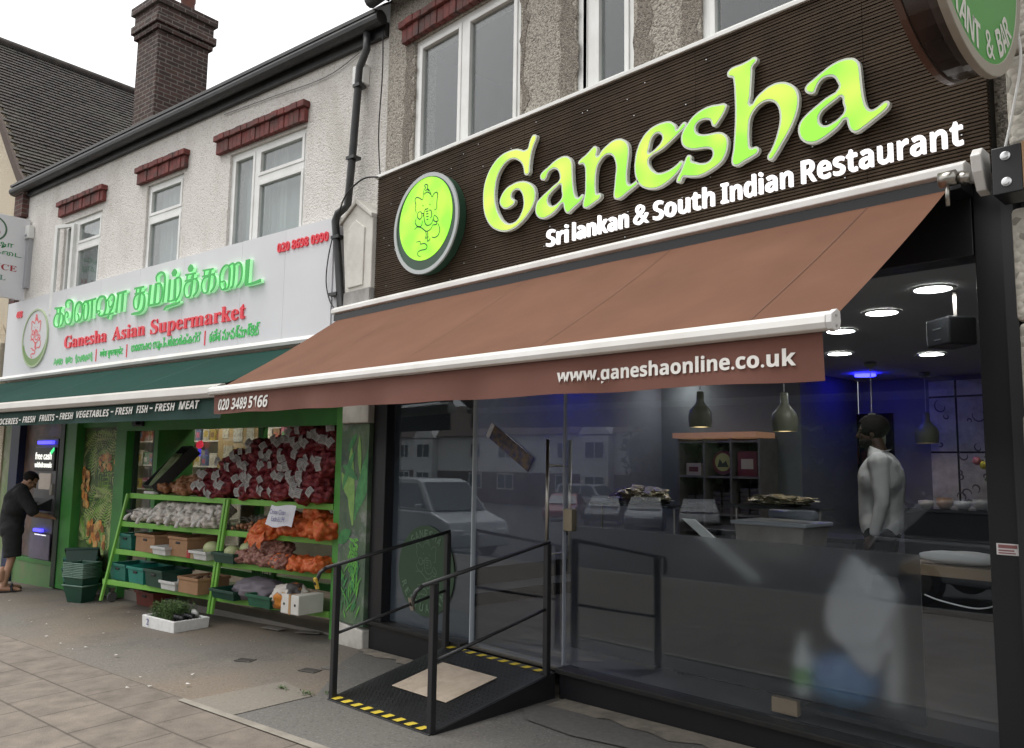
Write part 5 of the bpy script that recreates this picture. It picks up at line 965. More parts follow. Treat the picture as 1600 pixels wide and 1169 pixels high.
def net_mat(name,c1,c2,c3,net,sc=28):
    mt,t,b=_new(name); N=t.nodes; L=t.links
    tc=N.new('ShaderNodeTexCoord'); n=N.new('ShaderNodeTexNoise'); n.inputs['Scale'].default_value=sc; n.inputs['Detail'].default_value=4; L.new(tc.outputs['Object'],n.inputs['Vector'])
    cr=N.new('ShaderNodeValToRGB'); cr.color_ramp.elements[0].position=.35; cr.color_ramp.elements[0].color=(*c1,1); cr.color_ramp.elements[1].position=.66; cr.color_ramp.elements[1].color=(*c3,1)
    e=cr.color_ramp.elements.new(.5); e.color=(*c2,1); L.new(n.outputs[0],cr.inputs[0])
    wv=N.new('ShaderNodeTexWave'); wv.wave_type='BANDS'; wv.bands_direction='DIAGONAL'; wv.inputs['Scale'].default_value=70; L.new(tc.outputs['Object'],wv.inputs['Vector'])
    r=N.new('ShaderNodeMapRange'); r.inputs[1].default_value=.72; r.inputs[2].default_value=.95; r.inputs[4].default_value=.6; L.new(wv.outputs['Color'],r.inputs[0])
    mx=N.new('ShaderNodeMix'); mx.data_type='RGBA'; L.new(r.outputs[0],mx.inputs[0]); L.new(cr.outputs[0],mx.inputs[6]); mx.inputs[7].default_value=(*net,1); L.new(mx.outputs[2],b.inputs['Base Color'])
    b.inputs['Roughness'].default_value=.42; bp=N.new('ShaderNodeBump'); bp.inputs['Strength'].default_value=.35; bp.inputs['Distance'].default_value=.003; L.new(wv.outputs['Color'],bp.inputs['Height']); L.new(bp.outputs[0],b.inputs['Normal'])
    MATS[name]=mt; return mt
red_net=net_mat('red_onion_net',(.11,.012,.022),(.22,.026,.036),(.32,.075,.055),(.30,.025,.045))
brown_net=net_mat('brown_onion_net',(.20,.075,.03),(.32,.14,.06),(.42,.24,.13),(.30,.12,.07))
orange_net=net_mat('orange_net',(.50,.085,.02),(.60,.13,.03),(.66,.26,.08),(.72,.10,.03))
garlic_net=net_mat('garlic_net',(.52,.46,.40),(.64,.60,.55),(.40,.30,.26),(.75,.73,.70))
shallot_net=net_mat('shallot_net',(.17,.055,.05),(.30,.14,.10),(.42,.26,.20),(.34,.13,.13))
tag_m=mat('paper_tag',(.46,.44,.43),.7,(.34,.33,.32),30)
ink=mat('tag_print',(.22,.21,.2),.7)
def tag_bm(w=.066,h=.088):
    mb=MB(); n=4
    for i in range(n+1):
        z=-h*i/n; y=-.012*math.sin(i*1.1)
        mb.v+= [Vector((-w/2,y,z)),Vector((w/2,y+.006,z))]
    mb.f=[(2*i,2*i+1,2*i+3,2*i+2) for i in range(n)]
    return mb
def tag_ink(w=.066,h=.088):
    mb=MB()
    for i in range(4):
        z=-h*(.2+.17*i); y=-.012*math.sin((.2+.17*i)*4.4)-.002
        mb.quad((-w*.36,y,z),(w*(.34-.1*(i%2)),y,z),(w*(.34-.1*(i%2)),y,z-.006),(-w*.36,y,z-.006))
    return mb
def bag_proto(name,me,m,label,cat,group,tags,kids_extra=None):
    me.materials.append(m); o=bpy.data.objects.new(name,me); COL.objects.link(o); tag(o,label,cat,group)
    for (x,y,z,ry,rx,rz) in tags:
        t=tag_bm().build('paper_tag',tag_m,o,True); t.location=(x,y,z); t.rotation_euler=(rx,ry,rz)
        k=tag_ink().build('printed_text',ink,t); 
    return o
def rotS(rx=0,ry=0,rz=0): return (rx,ry,rz+DD)
GR='red onion sacks piled on the top shelf'
LB='dark red net sack of onions with a white paper tag in the big pile'
protos=[]
for sd,tg in ((1,[(.02,-.205,.06,.3,-.15,.1)]),(2,[(-.04,-.20,.07,-.4,-.2,-.15),(.06,-.19,.03,.7,-.15,.4)]),(3,[(.0,-.208,.05,.9,-.1,0)]),(4,[(-.04,-.205,.06,-.8,-.2,-.2),(.05,-.195,.05,.2,-.1,.3)])):
    protos.append(bag_proto('onion_sack',bag_mesh(sd,(.112,.19,.085),.032),red_net,LB,'onion sack',GR,tg))
kp=[kids(p) for p in protos]; used=[0]*4
q=random.Random(31)
def put(i,loc,rot,scale=None,label=LB,group=GR,pr=protos,kk=kp,us=used):
    if not us[i]:
        us[i]=1; o=pr[i]; o.location=loc; o.rotation_euler=rot
        if scale: o.scale=scale
        o['label']=label; o['group']=group; return o
    return dup(pr[i],loc,rot,label,group,scale,kk[i])
def pile_top(s):
    P=[(-2.42,1.36),(-2.15,1.58),(-1.9,1.74),(-1.62,1.90),(-1.2,1.93),(-.8,1.97),(-.2,2.01)]
    for (a,b),(c,d) in zip(P,P[1:]):
        if a<=s<=c: return b+(d-b)*(s-a)/(c-a)
    return 1.2 if s<-2.42 else 2.0
row=0; z=1.345
while z<1.97:
    s=-2.34+(row%2)*.1
    while s<-.30:
        if pile_top(s)>z+.02:
            i=q.randrange(4)
            put(i,S(s+q.uniform(-.03,.03),-.02+.052*row+q.uniform(-.035,.035),z+q.uniform(-.022,.022)),rotS(q.uniform(-.25,.2),q.uniform(-.6,.6),q.uniform(-.5,.5)))
        s+=.182
    z+=.116; row+=1
def simple_bags(name,label_fn,cat,group,m,ball,r,spots,seeds,sub=4,tags=None,necks=None):
    pr=[]; 
    for k_,sd in enumerate(seeds):
        o=bag_proto(name,bag_mesh(sd,r,ball,sub),m,'x',cat,group,(tags or {}).get(k_,[]))
        if necks: 
            nk=MB(); nk.tube([(0,-r[1]*.8,r[2]*.2),(.01,-r[1]-.02,r[2]*.1),(.02,-r[1]-.05,-.02),(.015,-r[1]-.06,-.06)],[.03,.012,.018,.024],8); nk.build('net_neck',necks,o,True)
        pr.append(o)
    kk=[kids(p) for p in pr]; us=[0]*len(pr)
    for j,(s,t,z,rx,ry,rz,*sc) in enumerate(spots):
        o=put(j%len(pr),S(s,t,z),rotS(rx,ry,rz),(sc[0],)*3 if sc else None,label_fn(j),group,pr,kk,us)
B=lambda txt: (lambda j: txt)
simple_bags('brown_onion_bag',B('copper brown net bag of onions beside the big red pile'),'onion bag','brown onion bags',brown_net,.032,(.12,.17,.075),[(-3.0,-.08,1.335,0,.1,.5),(-2.74,-.05,1.34,0,-.1,.9),(-2.5,-.12,1.335,0,0,.2),(-2.82,.05,1.40,.1,0,.4),(-2.58,.08,1.42,.1,.2,.8)],(11,12))
simple_bags('garlic_bag',B('white net bag of garlic bulbs on the second shelf'),'garlic bag','garlic bags on the second shelf',garlic_net,.030,(.125,.16,.078),[(-3.28+.165*i,-.17+.015*(i%3),1.018+.012*(i%2),.05*((i*3)%4-1),.1*((i*5)%3-1),.35*((i*7)%5-2)) for i in range(9)]+[(-2.98+.2*i,-.05,1.11+.01*(i%2),.1,.1*(i%3-1),.4*(i%3-1)) for i in range(6)],(21,22,23),4,None,mat('clear_wrap',(.62,.60,.57),.3))
simple_bags('orange_net_bag',lambda j:['orange net bag of oranges spilling over the shelf edge under the price sign','orange net bag on the second shelf right behind the price sign','orange net bag on the second shelf in the middle of its row','orange net bag with a white strip on the second shelf','orange net bag with a white strip touching the green corner post','orange net bag lying on top of its row on the second shelf','orange net bag on the third shelf beside the shallots','limp orange net bag in the middle of the third shelf right end','orange net bag on the third shelf next to the corner post'][j],'orange bag','orange net bags',orange_net,.034,(.15,.17,.085),
    [(-1.05,-.13,1.0,.25,.1,.1,1.05),(-.9,.05,1.06,.1,.2,.6,1.15),(-.72,-.06,1.02,0,0,.2),(-.50,-.03,1.04,0,.1,-.3),(-.30,-.05,1.03,.1,0,.2),(-.55,.08,1.13,0,.2,.9),(-.82,-.1,.705,0,.1,.2,.85),(-.56,-.1,.70,.1,0,.8,.85),(-.32,-.08,.71,0,0,-.2,.9)],(31,32,33),4,{1:[],2:[]})
fr_=MB(); n=15
for i in range(n):
    for j in range(7): fr_.v.append(Vector((-1.18+.26*i/(n-1)+.01*math.sin(j*2+i),-.255-.035*math.sin(j/6*1.6)+.012*math.sin(i*1.7+j),.99-.135*j/6*(1-.25*math.sin(i*.9)))))
for i in range(n-1):
    for j in range(6): fr_.f.append((i*7+j,i*7+j+1,i*7+j+8,i*7+j+7))
solo('orange_netting','loose flap of orange netting hanging over the second shelf edge','netting',fr_,orange_net,(-1.05,-.25,.95),'S',smooth=True)
simple_bags('shallot_bag',B('purplish net bag of shallots heaped on the third shelf'),'shallot bag','shallot bags on the third shelf',shallot_net,.022,(.105,.14,.07),[(-1.38+.15*i,-.13+.02*(i%2),.71,.1,.2*(i%3-1),.5*(i%3-1)) for i in range(5)]+[(-1.28+.16*i,-.02,.80,.1,.1,.4*(i%2)) for i in range(3)]+[(-1.05,.0,.885,.2,0,.3)],(41,42))
# loose bulbs
lo=MB(); q=random.Random(50)
for i in range(110):
    s_=-1.66+.5*q.random(); t_=-.14+.3*q.random(); lo.ball((s_,t_,.965+.02*q.random()+.06*max(0,.8-abs(s_+1.42)*3)*q.random()),.021+.006*q.random(),1)
lb_=solo('loose_shallots','heap of small loose brown bulbs left of the orange nets','shallots',lo,mat('loose_bulb',(.34,.17,.085),.5,(.22,.09,.05),20),(-1.4,0,.96),'S',smooth=True,kind='stuff')
st=MB()
for i in range(60):
    s_=-1.6+.4*q.random(); t_=.0+.16*q.random(); a=q.random()*6.28; st.tube([(s_,t_,1.0),(s_+.05*math.cos(a),t_+.05*math.sin(a),1.05+.06*q.random()),(s_+.1*math.cos(a),t_+.1*math.sin(a),1.03+.05*q.random())],.004,4)
solo('garlic_stalks','tangle of dry grey stalks behind the loose brown bulbs','stalks',st,mat('dry_stalk',(.20,.18,.15),.8),(-1.4,.05,1.0),'S',kind='stuff')
# price sign
pg=MB(); n=6
for i in range(n+1):
    x=-.80+.36*i/n; y=-.30-.02*math.sin(i*.6); pg.v+=[Vector((x,y+.02,1.245-.01*math.sin(i))),Vector((x-.02+.02*math.sin(i*.5),y-.03*(1 if i<4 else .4),1.055+.012*math.cos(i*1.3)))]
pg.f=[(2*i,2*i+1,2*i+3,2*i+2) for i in range(n)]
pso=solo('price_sign','curled white paper price sign hanging from the top shelf edge','price sign',pg,mat('white_paper',(.72,.72,.76),.7,(.65,.65,.70),6),(-.6,-.3,1.15),'S')
for body,x,z,w_ in (('Onion Clean',-.73,1.165,.23),('Each \u00a31.99',-.71,1.10,.20)):
    me=text_mesh(body,w_,.045,.001,0,.2); place(me,x,-.345,z); me.transform(Matrix.Translation((.6,.3,-1.15))); link_mesh('lettering',me,mat('pen_ink',(.12,.12,.3),.6),pso)
# crates, boxes, trays
teal=mat('teal_crate',(.012,.16,.12),.45,(.01,.12,.09),4); dkgreen=mat('dark_green_crate',(.010,.055,.035),.45,(.008,.04,.027),4); blackc=mat('black_crate',(.015,.017,.017),.5); whitet=mat('white_tray',(.62,.62,.60),.5,(.5,.5,.48),4)
card=mat('cardboard',(.34,.19,.10),.8,(.28,.155,.08),6)
def crate(name,label,base,dx,dy,h,m,rz=0,tilt=(0,0),wall=.012,taper=.9,group=None,hand=True,ribs=3):
    T=Thing(name,label,'crate' if 'crate' in name else 'tray' if 'tray' in name else 'box',base,'S',group)
    o=T.org; mb=MB(); a,b=dx/2,dy/2
    def rim(k,z,ins=0): return [(-a*k+ins,-b*k+ins,z),(a*k-ins,-b*k+ins,z),(a*k-ins,b*k-ins,z),(-a*k+ins,b*k-ins,z)]
    P=rim(taper,0)+rim(1,h)+rim(1,h,wall)+rim(taper,wall,wall)
    fs=[(3,2,1,0),(12,13,14,15)]
    for i in range(4):
        j=(i+1)%4; fs+=[(i,j,4+j,4+i),(4+i,4+j,8+j,8+i),(8+i,8+j,12+j,12+i)]
    mb.add([Vector(p)+o for p in P],fs)
    bd=T.part('body',mb,m,bev=.003)
    rb=MB()
    rb.v=[]; 
    for (x0,x1,y0,y1) in ((-a-.012,a+.012,-b-.012,-b-.001),(-a-.012,a+.012,b+.001,b+.012),(-a-.012,-a-.001,-b,b),(a+.001,a+.012,-b,b)): rb.box(x0+o.x,x1+o.x,y0+o.y,y1+o.y,h-.025+o.z,h+.003+o.z)
    T.part('rim',rb,m,bev=.003)
    if hand:
        T.part('hand_hole',MB().cbox(o+Vector((0,-b*(.97)-.0045,h*.70)),(.085,.010,.026)),black,bev=.004)
    T.o.rotation_euler=(tilt[0],tilt[1],rz+DD); return T
def cbox_(label,base,dx,dy,h,m=card,rz=0,flaps=True,hole=True,group=None):
    T=crate('cardboard_box',label,base,dx,dy,h,m,rz,taper=1,wall=.006,hand=hole,group=group); return T
Z2,Z3,Z4=.95,.640,.298
crate('black_crate','small black crate at the left end of the second shelf',(-3.40,-.15,Z2),.20,.3,.13,blackc)
crate('teal_crate','teal crate at the left end of the third shelf',(-3.45,-.15,Z3),.28,.34,.17,teal)
cbox_('brown cardboard box with a hand hole left of the white tray on the third shelf',(-3.02,-.13,Z3),.40,.36,.19)
crate('white_tray','shallow white tray between two cardboard boxes on the third shelf',(-2.66,-.22,Z3),.28,.26,.085,whitet,hand=False)
cbox_('brown cardboard box with a hand hole right of the white tray on the third shelf',(-2.40,-.10,Z3),.36,.36,.20)
crate('white_tray','shallow white tray holding a pale cabbage at the middle upright',(-1.98,-.15,Z3),.30,.3,.085,whitet,hand=False)
crate('dark_green_crate','dark green crate of pale melons right of the middle upright',(-1.55,-.12,Z3),.36,.34,.10,dkgreen,hand=False)
crate('teal_crate','teal crate at the left end of the bottom shelf',(-3.50,-.18,Z4),.36,.36,.18,teal)
crate('teal_crate','bright teal crate second from the left on the bottom shelf',(-3.10,-.18,Z4),.34,.36,.175,mat('bright_teal',(.015,.22,.17),.45,(.012,.17,.13),4))
crate('dark_green_crate','dark green crate third from the left on the bottom shelf',(-2.72,-.18,Z4),.36,.36,.18,dkgreen)
crate('white_tray','shallow white tray on the bottom shelf left of a cardboard box',(-2.42,-.26,Z4),.30,.2,.09,whitet,hand=False)
cbox_('low cardboard box of dark roots on the bottom shelf',(-2.06,-.16,Z4),.36,.36,.16,hole=False)
crate('dark_green_crate','low dark green crate below the wire basket on the bottom shelf',(-1.50,-.14,Z4),.40,.34,.09,dkgreen,hand=False)
crate('green_crate','green tray crate right of the grey sack on the bottom shelf',(-.86,-.20,Z4),.36,.28,.11,mat('mid_green_crate',(.012,.10,.05),.45,(.01,.075,.04),4),hand=False)
veg=mat('pale_cabbage',(.36,.42,.17),.55,(.48,.50,.28),9); 
for i,(s_,t_,z_,r_,l_) in enumerate(((-1.98,-.14,.745,.085,'pale green cabbage in the white tray by the middle upright'),(-1.62,-.14,.735,.075,'pale green melon at the left of the dark green crate'),(-1.50,-.03,.765,.085,'pale green melon at the back of the dark green crate'),(-2.05,-.02,.74,.07,'small pale cabbage behind the bigger one in the white tray'))):
    solo('cabbage' if 'cabbage' in l_ else 'melon',l_,'vegetable',MB().ball((s_,t_,z_),(r_*1.15,r_,r_*.85),3,lambda v:1+.03*noise.noise(v*4)),veg,(s_,t_,z_),'S',smooth=True)
rt_=MB()
for i in range(26): rt_.ball((-2.2+.28*q.random(),-.27+.2*q.random(),.40+.05*q.random()),(.03,.045,.025),1)
solo('dark_roots','dark brown roots heaped in the low cardboard box','roots',rt_,mat('root_skin',(.10,.055,.03),.8,(.17,.1,.06),20),(-2.06,-.16,.42),'S',smooth=True,kind='stuff')
for i,(s_,c) in enumerate(((-2.17,(.35,.03,.03)),(-2.10,(.30,.22,.12)))):
    solo('small_packet',['small red packet in front of the cardboard box on the third shelf','small tan packet beside the small red one on the third shelf'][i],'packet',MB().cbox((s_,-.28,.68),(.06,.03,.08)),mat('packet_%s'%('red' if i==0 else 'tan'),c,.5),(s_,-.28,.64),'S',bev=.006)
# wire basket
wb=MB(); 
for i in range(9): s_=-1.66+.32*i/8; wb.tube([(s_,.15,.34),(s_,.13,.60)],.0035,5); wb.tube([(s_,.13,.60),(s_,.40,.60)],.003,4)
for i in range(6): z=.36+.048*i; wb.tube([(-1.66,.15-.02*i/5,z),(-1.34,.15-.02*i/5,z)],.0035,5)
solo('wire_basket','dark wire basket at the back of the bottom shelf','basket',wb,mat('dark_wire',(.03,.05,.035),.5),(-1.5,.15,.34),'S')
def lump(r,sub,seed,amp,sc): 
    o=Vector((seed*3.1,seed*1.7,seed)); return lambda v:1+amp*noise.fractal(v*sc+o,.9,2,4)
sk=MB().ball((-1.22,-.08,.40),(.34,.2,.115),4,lump(1,1,3,.16,2.2)); sk.v=[Vector((p.x,p.y,max(p.z,.301))) for p in sk.v]
solo('grey_sack','plump greyish purple sack lying on the bottom shelf','sack',sk,mat('grey_sack',(.12,.105,.125),.6,(.16,.14,.16),5,4,.4,60),(-1.22,-.08,.30),'S',smooth=True)
cs=MB().ball((-.58,-.22,.42),(.20,.15,.13),4,lump(1,1,6,.18,2.5)); cs.v=[Vector((p.x+.35*(p.z-.3),p.y,max(p.z,.301))) for p in cs.v]
C1=Thing('charcoal_bag','slumped charcoal bag with white orange and black printing on the bottom shelf','sack',(-.58,-.22,.30),'S')
C1.part('sack_body',cs,mat('charcoal_paper',(.56,.53,.48),.55,(.04,.035,.035),4.5,1,.4,40,stain=(.60,.22,.03),sscale=3.3,slo=.52,shi=.56,lo=.47,hi=.5),smooth=True)
W=Thing('white_carton','white carton bound with brown tape beside the corner post','box',(-.36,-.22,.298),'S')
W.part('carton',MB().box(-.49,-.235,-.36,-.08,.30,.47),mat('white_card',(.66,.64,.60),.7,(.58,.56,.52),5),bev=.008)
W.part('tape',MB().box(-.375,-.345,-.3635,-.0765,.299,.4725),mat('brown_tape',(.42,.25,.12),.35)); W.part('hole',MB().lathe([(.012,0),(.012,-.002)],(-.285,-.3605,.385),12,'y').lathe([(.012,0),(.012,-.002)],(-.44,-.3605,.385),12,'y'),black)
# leek tray leaning against the window
LT=Thing('leek_tray','black tray of leeks leaning back against the shop window','tray',(-3.15,-.16,1.27),'S')
ax=Vector((.12,.40,.46)).normalized(); sx=Vector((1,-.25,0)).normalized(); nz_=sx.cross(ax).normalized(); nz_=-nz_ if nz_.y>0 else nz_
def lt(u,v,w_): return LT.org+sx*u+ax*v+nz_*w_
def lbox(mb,u0,u1,v0,v1,w0,w1): return mb.hexa([lt(u0,v0,w0),lt(u1,v0,w0),lt(u1,v1,w0),lt(u0,v1,w0),lt(u0,v0,w1),lt(u1,v0,w1),lt(u1,v1,w1),lt(u0,v1,w1)])
mb=MB(); lbox(mb,-.2,.2,0,.62,0,.012); lbox(mb,-.2,-.188,0,.62,.0125,.13); lbox(mb,.188,.2,0,.62,.0125,.13); lbox(mb,-.1875,.1875,0,.012,.0125,.13); lbox(mb,-.1875,.1875,.608,.62,.0125,.13)
LT.part('tray_body',mb,blackc,bev=.003)
q=random.Random(77)
for i in range(9):
    u=-.16+.04*i; P=[lt(u+.02*q.uniform(-1,1),.02+.06*t+0*i,.04+.02*(i%3)) if False else lt(u+.015*math.sin(t*1.3+i),-.02+.085*t,.045+.03*(i%2)+.01*t) for t in range(7)]
    solo('leek','long leek lying in the tilted black tray','leek',MB().tube([p for p in P],[.012,.016,.017,.017,.016,.018,.01],8),mat('leek_green',(.10,.16,.06),.5,(.32,.36,.20),6) if i%2 else mat('leek_dark',(.05,.085,.035),.5,(.12,.17,.07),7),tuple(P[0]),'S','leeks in the tilted tray',True)
solo('white_pack','small white pack lying in front of the leek tray','packet',MB().box(-3.20,-2.98,-.27,-.20,1.268,1.30),whitet,(-3.1,-.23,1.268),'S',bev=.01)
# polystyrene tray of herb pots on the ground
g0=gzS(-2.35,-.62)
HT=Thing('polystyrene_tray','white polystyrene tray of herb seedlings on the ground before the rack','tray',(-1.98,-.50,g0),'S')
o=HT.org; a,b=.30,.19; mb=MB()
P=[]
def rim(ins,z): return [o+Vector((-a+ins,-b+ins,z)),o+Vector((a-ins,-b+ins,z)),o+Vector((a-ins,b-ins,z)),o+Vector((-a+ins,b-ins,z))]
P=rim(.006,0)+rim(0,.12)+rim(.025,.12)+rim(.03,.02); fs=[(3,2,1,0),(12,13,14,15)]
for i in range(4):
    j=(i+1)%4; fs+=[(i,j,4+j,4+i),(4+i,4+j,8+j,8+i),(8+i,8+j,12+j,12+i)]
HT.part('tray_body',mb.add(P,fs),mat('polystyrene',(.74,.74,.73),.7,(.66,.66,.64),20,3,.3,120),bev=.008)
HT.part('soil',MB().box(o.x-a+.03,o.x+a-.03,o.y-b+.03,o.y+b-.03,o.z+.02,o.z+.095),mat('potting_soil',(.025,.018,.013),.95,(.05,.035,.025),40,4,.8,90))
HT.mesh('lettering',place(text_mesh('2',.04,.06,.002,.0),o.x-.2,o.y-b-.003,o.z+.035),mat('pen_ink',(.12,.12,.3)))
q=random.Random(13); hb=MB()
for i in range(380):
    x=o.x-.26+.36*q.random(); y=o.y-.14+.28*q.random(); z=o.z+.09; h=.05+.12*q.random(); a_=q.random()*6.28; l=.06*q.random()
    P=[Vector((x,y,z)),Vector((x+l*.4*math.cos(a_),y+l*.4*math.sin(a_),z+h*.6)),Vector((x+l*math.cos(a_),y+l*math.sin(a_),z+h))]
    hb.tube(P,.0016,3,False)
    for k_ in range(5):
        c=P[1].lerp(P[2],q.random()); an=q.random()*6.28; d=Vector((math.cos(an),math.sin(an),.4))*(.018+.014*q.random()); u=Vector((-math.sin(an),math.cos(an),.2))*.006
        hb.quad(c,c+d*.5+u,c+d,c+d*.5-u)
tag(solo('herb_seedlings','tuft of thin green herb seedlings growing in the polystyrene tray','herbs',hb,mat('herb_green',(.055,.115,.03),.6,(.10,.16,.05),14),tuple(o+Vector((0,0,.09))),'S',kind='stuff'))
for i in range(6):
    x=o.x+.13+.055*(i%3); y=o.y-.07+.10*(i//3); solo('seedling_pot','small black seedling pot at the right end of the polystyrene tray','plant pot',MB().lathe([(.022,0),(.03,.06),(.026,.06),(.02,.05),(0,.05)],(x,y,o.z+.096),12),black,(x,y,o.z+.096),'S','seedling pots',True)
solo('white_pack','small white plastic scrap tucked behind the seedling pots','packet',MB().ball((o.x+.1,o.y+.14,o.z+.14),(.06,.03,.035),2,lump(1,1,2,.4,2)),whitet,(o.x+.1,o.y+.14,o.z+.12),'S',smooth=True)
# stack of shopping baskets
bx,by=-4.46,-.30; g1=gzS(bx,by)
SBk=[]
basket_m=mat('basket_green',(.016,.07,.045),.4,(.011,.05,.033),4)
def basket(label,z,low):
    T=Thing('shopping_basket',label,'basket',(bx,by,z),'S','shopping baskets in the stack'); o=T.org; a,b,h=.165,.12,.20; mb=MB()
    def rm(k,z_,ins=0): return [o+Vector((-a*k+ins,-b*k+ins,z_)),o+Vector((a*k-ins,-b*k+ins,z_)),o+Vector((a*k-ins,b*k-ins,z_)),o+Vector((-a*k+ins,b*k-ins,z_))]
    P=rm(.70,0)+rm(1,h)+rm(1,h,.008)+rm(.70,.008,.008); fs=[(3,2,1,0),(12,13,14,15)]
    for i in range(4):
        j=(i+1)%4; fs+=[(i,j,4+j,4+i),(4+i,4+j,8+j,8+i),(8+i,8+j,12+j,12+i)]
    T.part('basket_body',mb.add(P,fs),basket_m)
    T.part('rim',MB().tube(rm(1.03,h)+[rm(1.03,h)[0],rm(1.03,h)[1]],.010,8,False),mat('basket_rim',(.10,.18,.14),.35),smooth=True)
    T.o.rotation_euler=(0,0,DD+.25); return T
bt=basket('dark green shopping basket at the very bottom of the stack by the rack',g1,True)
bt2=dup(bt.o,S(bx,by,g1+.10),None,'dark green shopping basket directly on the bottom one of the stack'); kb_=kids(bt.o)
for i in range(8):
    lab='dark green shopping basket nested in the tall stack by the rack' if i<7 else 'dark green shopping basket on top of the tall stack'
    dup(bt.o,S(bx+.004*(i%3-1),by,g1+.10+.020*(i+1)),None,lab,None,None,kb_)
# teal delivery crates leaning in the corner
for i in range(3):
    c=crate('delivery_crate',['lowest dark teal crate leaning against the coconut photo panel','middle teal crate of the leaning stack behind the baskets','top dark crate of the leaning stack behind the baskets'][i],(-4.82,-.16+.01*i,gzS(-4.8,-.1)+.13+.115*i),.50,.36,.17,teal if i<2 else dkgreen,rz=-.5,tilt=(.0,-.42),group='crates leaning behind the baskets')
# castor trolley and a red crate under the rack
g2=gzS(-3.9,0)
CT=Thing('trolley_castor','metal castor wheel under the left end of the rack','castor',(-4.1,-.1,gzS(-4.1,-.1)),'S'); o=CT.org
CT.part('wheel',MB().lathe([(.055,-.014),(.06,-.006),(.06,.006),(.055,.014)],o+Vector((0,0,.062)),20,'x'),mat('grey_rubber',(.09,.09,.09),.7)); CT.part('fork',MB().hexa([o+Vector(p) for p in ((-.03,-.02,.06),(-.022,-.02,.06),(-.022,.02,.06),(-.03,.02,.06),(-.03,-.03,.17),(.03,-.03,.17),(.03,.03,.17),(-.03,.03,.17))]),steel)
crate('red_crate','reddish crate in the dark below the left end of the rack',(-3.45,.1,gzS(-3.4,.1)),.4,.3,.16,mat('red_crate',(.16,.035,.025),.6))
# ================================================================ inside the supermarket
lightm=mat('tube_light',(.9,.9,.9),.4,emit=(1,.90,.74),es=20)
for i,(s_,t_) in enumerate(((-4.4,.95),(-2.2,.95),(-5.4,2.0),(-7.4,2.0))):
    T=Thing('ceiling_light',['long ceiling light just inside the door','long ceiling light behind the onion pile','long ceiling light at the back above the door side shelves','long ceiling light at the back above the right shelves'][i],'ceiling light',(s_,t_,2.5),'S','supermarket ceiling lights')
    T.part('housing',MB().box(s_-.7,s_+.7,t_-.09,t_+.09,2.52,2.558),white_alu); T.part('diffuser',MB().box(s_-.68,s_+.68,t_-.07,t_+.07,2.49,2.519),lightm)
shelfm=mat('white_shelving',(.6,.6,.58),.5)
cols=[(.55,.52,.45),(.35,.10,.07),(.12,.25,.12),(.5,.38,.1),(.12,.16,.3),(.6,.58,.55),(.25,.15,.08),(.42,.12,.2)]
pm=[mat('grocery_%s'%n,c,.45,tuple(v*.6 for v in c),25,2) for n,c in zip(('cream','red','green','yellow','blue','white','brown','pink'),cols)]
q=random.Random(3); gp_=[]
for k_ in range(8):
    o_=MB().box(-.075,.075,-.05,.05,0,.20+.02*(k_%3)).build('grocery_packet',pm[k_],None,bev=.006); tag(o_,'x','packet'); lb2=MB().box(-.05,.05,-.0515,-.0505,.05,.14).build('printed_label',pm[(k_+3)%8],o_); gp_.append(o_)
gk=[kids(o_) for o_ in gp_]; gu=[0]*8
names=('cream','red','green','yellow','blue','white','brown','pink')
for (s0,s1,t_,zs,wh) in ((-8.9,-6.05,2.7,(.3,.72,1.14,1.56,1.98),'the left'),(-5.9,-3.2,2.9,(.6,1.05,1.5,1.95),'the right')):
    U=Thing('grocery_shelving','white grocery shelving full of packets behind %s shop window'%('the door and left' if wh=='the left' else 'the right hand'),'shelving',((s0+s1)/2,t_+.2,.08),'S')
    U.part('back_panel',MB().box(s0,s1,t_+.18,t_+.2,.08,2.35),shelfm)
    for z in zs: U.part('shelf',MB().box(s0,s1,t_-.18,t_+.179,z-.02,z),shelfm)
    for z in zs:
        if z<1.0: continue
        s_=s0+.1
        while s_<s1-.1:
            i=q.randrange(8); lab='%s grocery packet standing on %s shop shelving'%(names[i],wh)
            put(i,S(s_,t_-.08,z+.001),rotS(0,0,q.uniform(-.1,.1)),(1,1,.8+.5*q.random()),lab,'grocery packets on the shelving',gp_,gk,gu); s_+=.19+.05*q.random()
NBd=Thing('notice_board','cork coloured board with pinned papers just inside the window','notice board',(-3.65,1.2,1.5),'S')
NBd.part('board',MB().box(-4.1,-3.2,1.2,1.22,1.52,2.15),mat('kraft_board',(.45,.33,.18),.8,(.36,.25,.13),4))
for x in (-4.0,-3.3): NBd.part('hanging_wire',MB().tube([(x,1.21,2.15),(x,1.21,2.56)],.004,5),black)
for i,(x,z,w_,h_) in enumerate(((-2.85,1.95,.14,.16),(-2.6,1.9,.2,.22),(-2.3,1.92,.15,.18),(-2.8,1.65,.2,.2),(-2.45,1.6,.16,.2),(-2.2,1.62,.12,.16))): NBd.part('pinned_paper',MB().box(x-1.15,x+w_-1.15,1.194-.001*i,1.1985,z,z+h_),pm[(0,5,5,0,5,7)[i]])
Bl=Thing('blue_rosette','small red and blue decoration stuck on the shop door glass','decoration',(-3.35,.49,1.8),'S'); Bl.part('red_bow',MB().ball((-3.35,.48,1.84),(.07,.02,.05),2,lump(1,1,2,.3,3)),mat('bow_red',(.5,.03,.05),.4,emit=(.8,.04,.08),es=.5),smooth=True); Bl.part('blue_tail',MB().box(-3.38,-3.32,.48,.485,1.70,1.79),mat('bow_blue',(.05,.05,.5),.4,emit=(.1,.08,.9),es=.6))
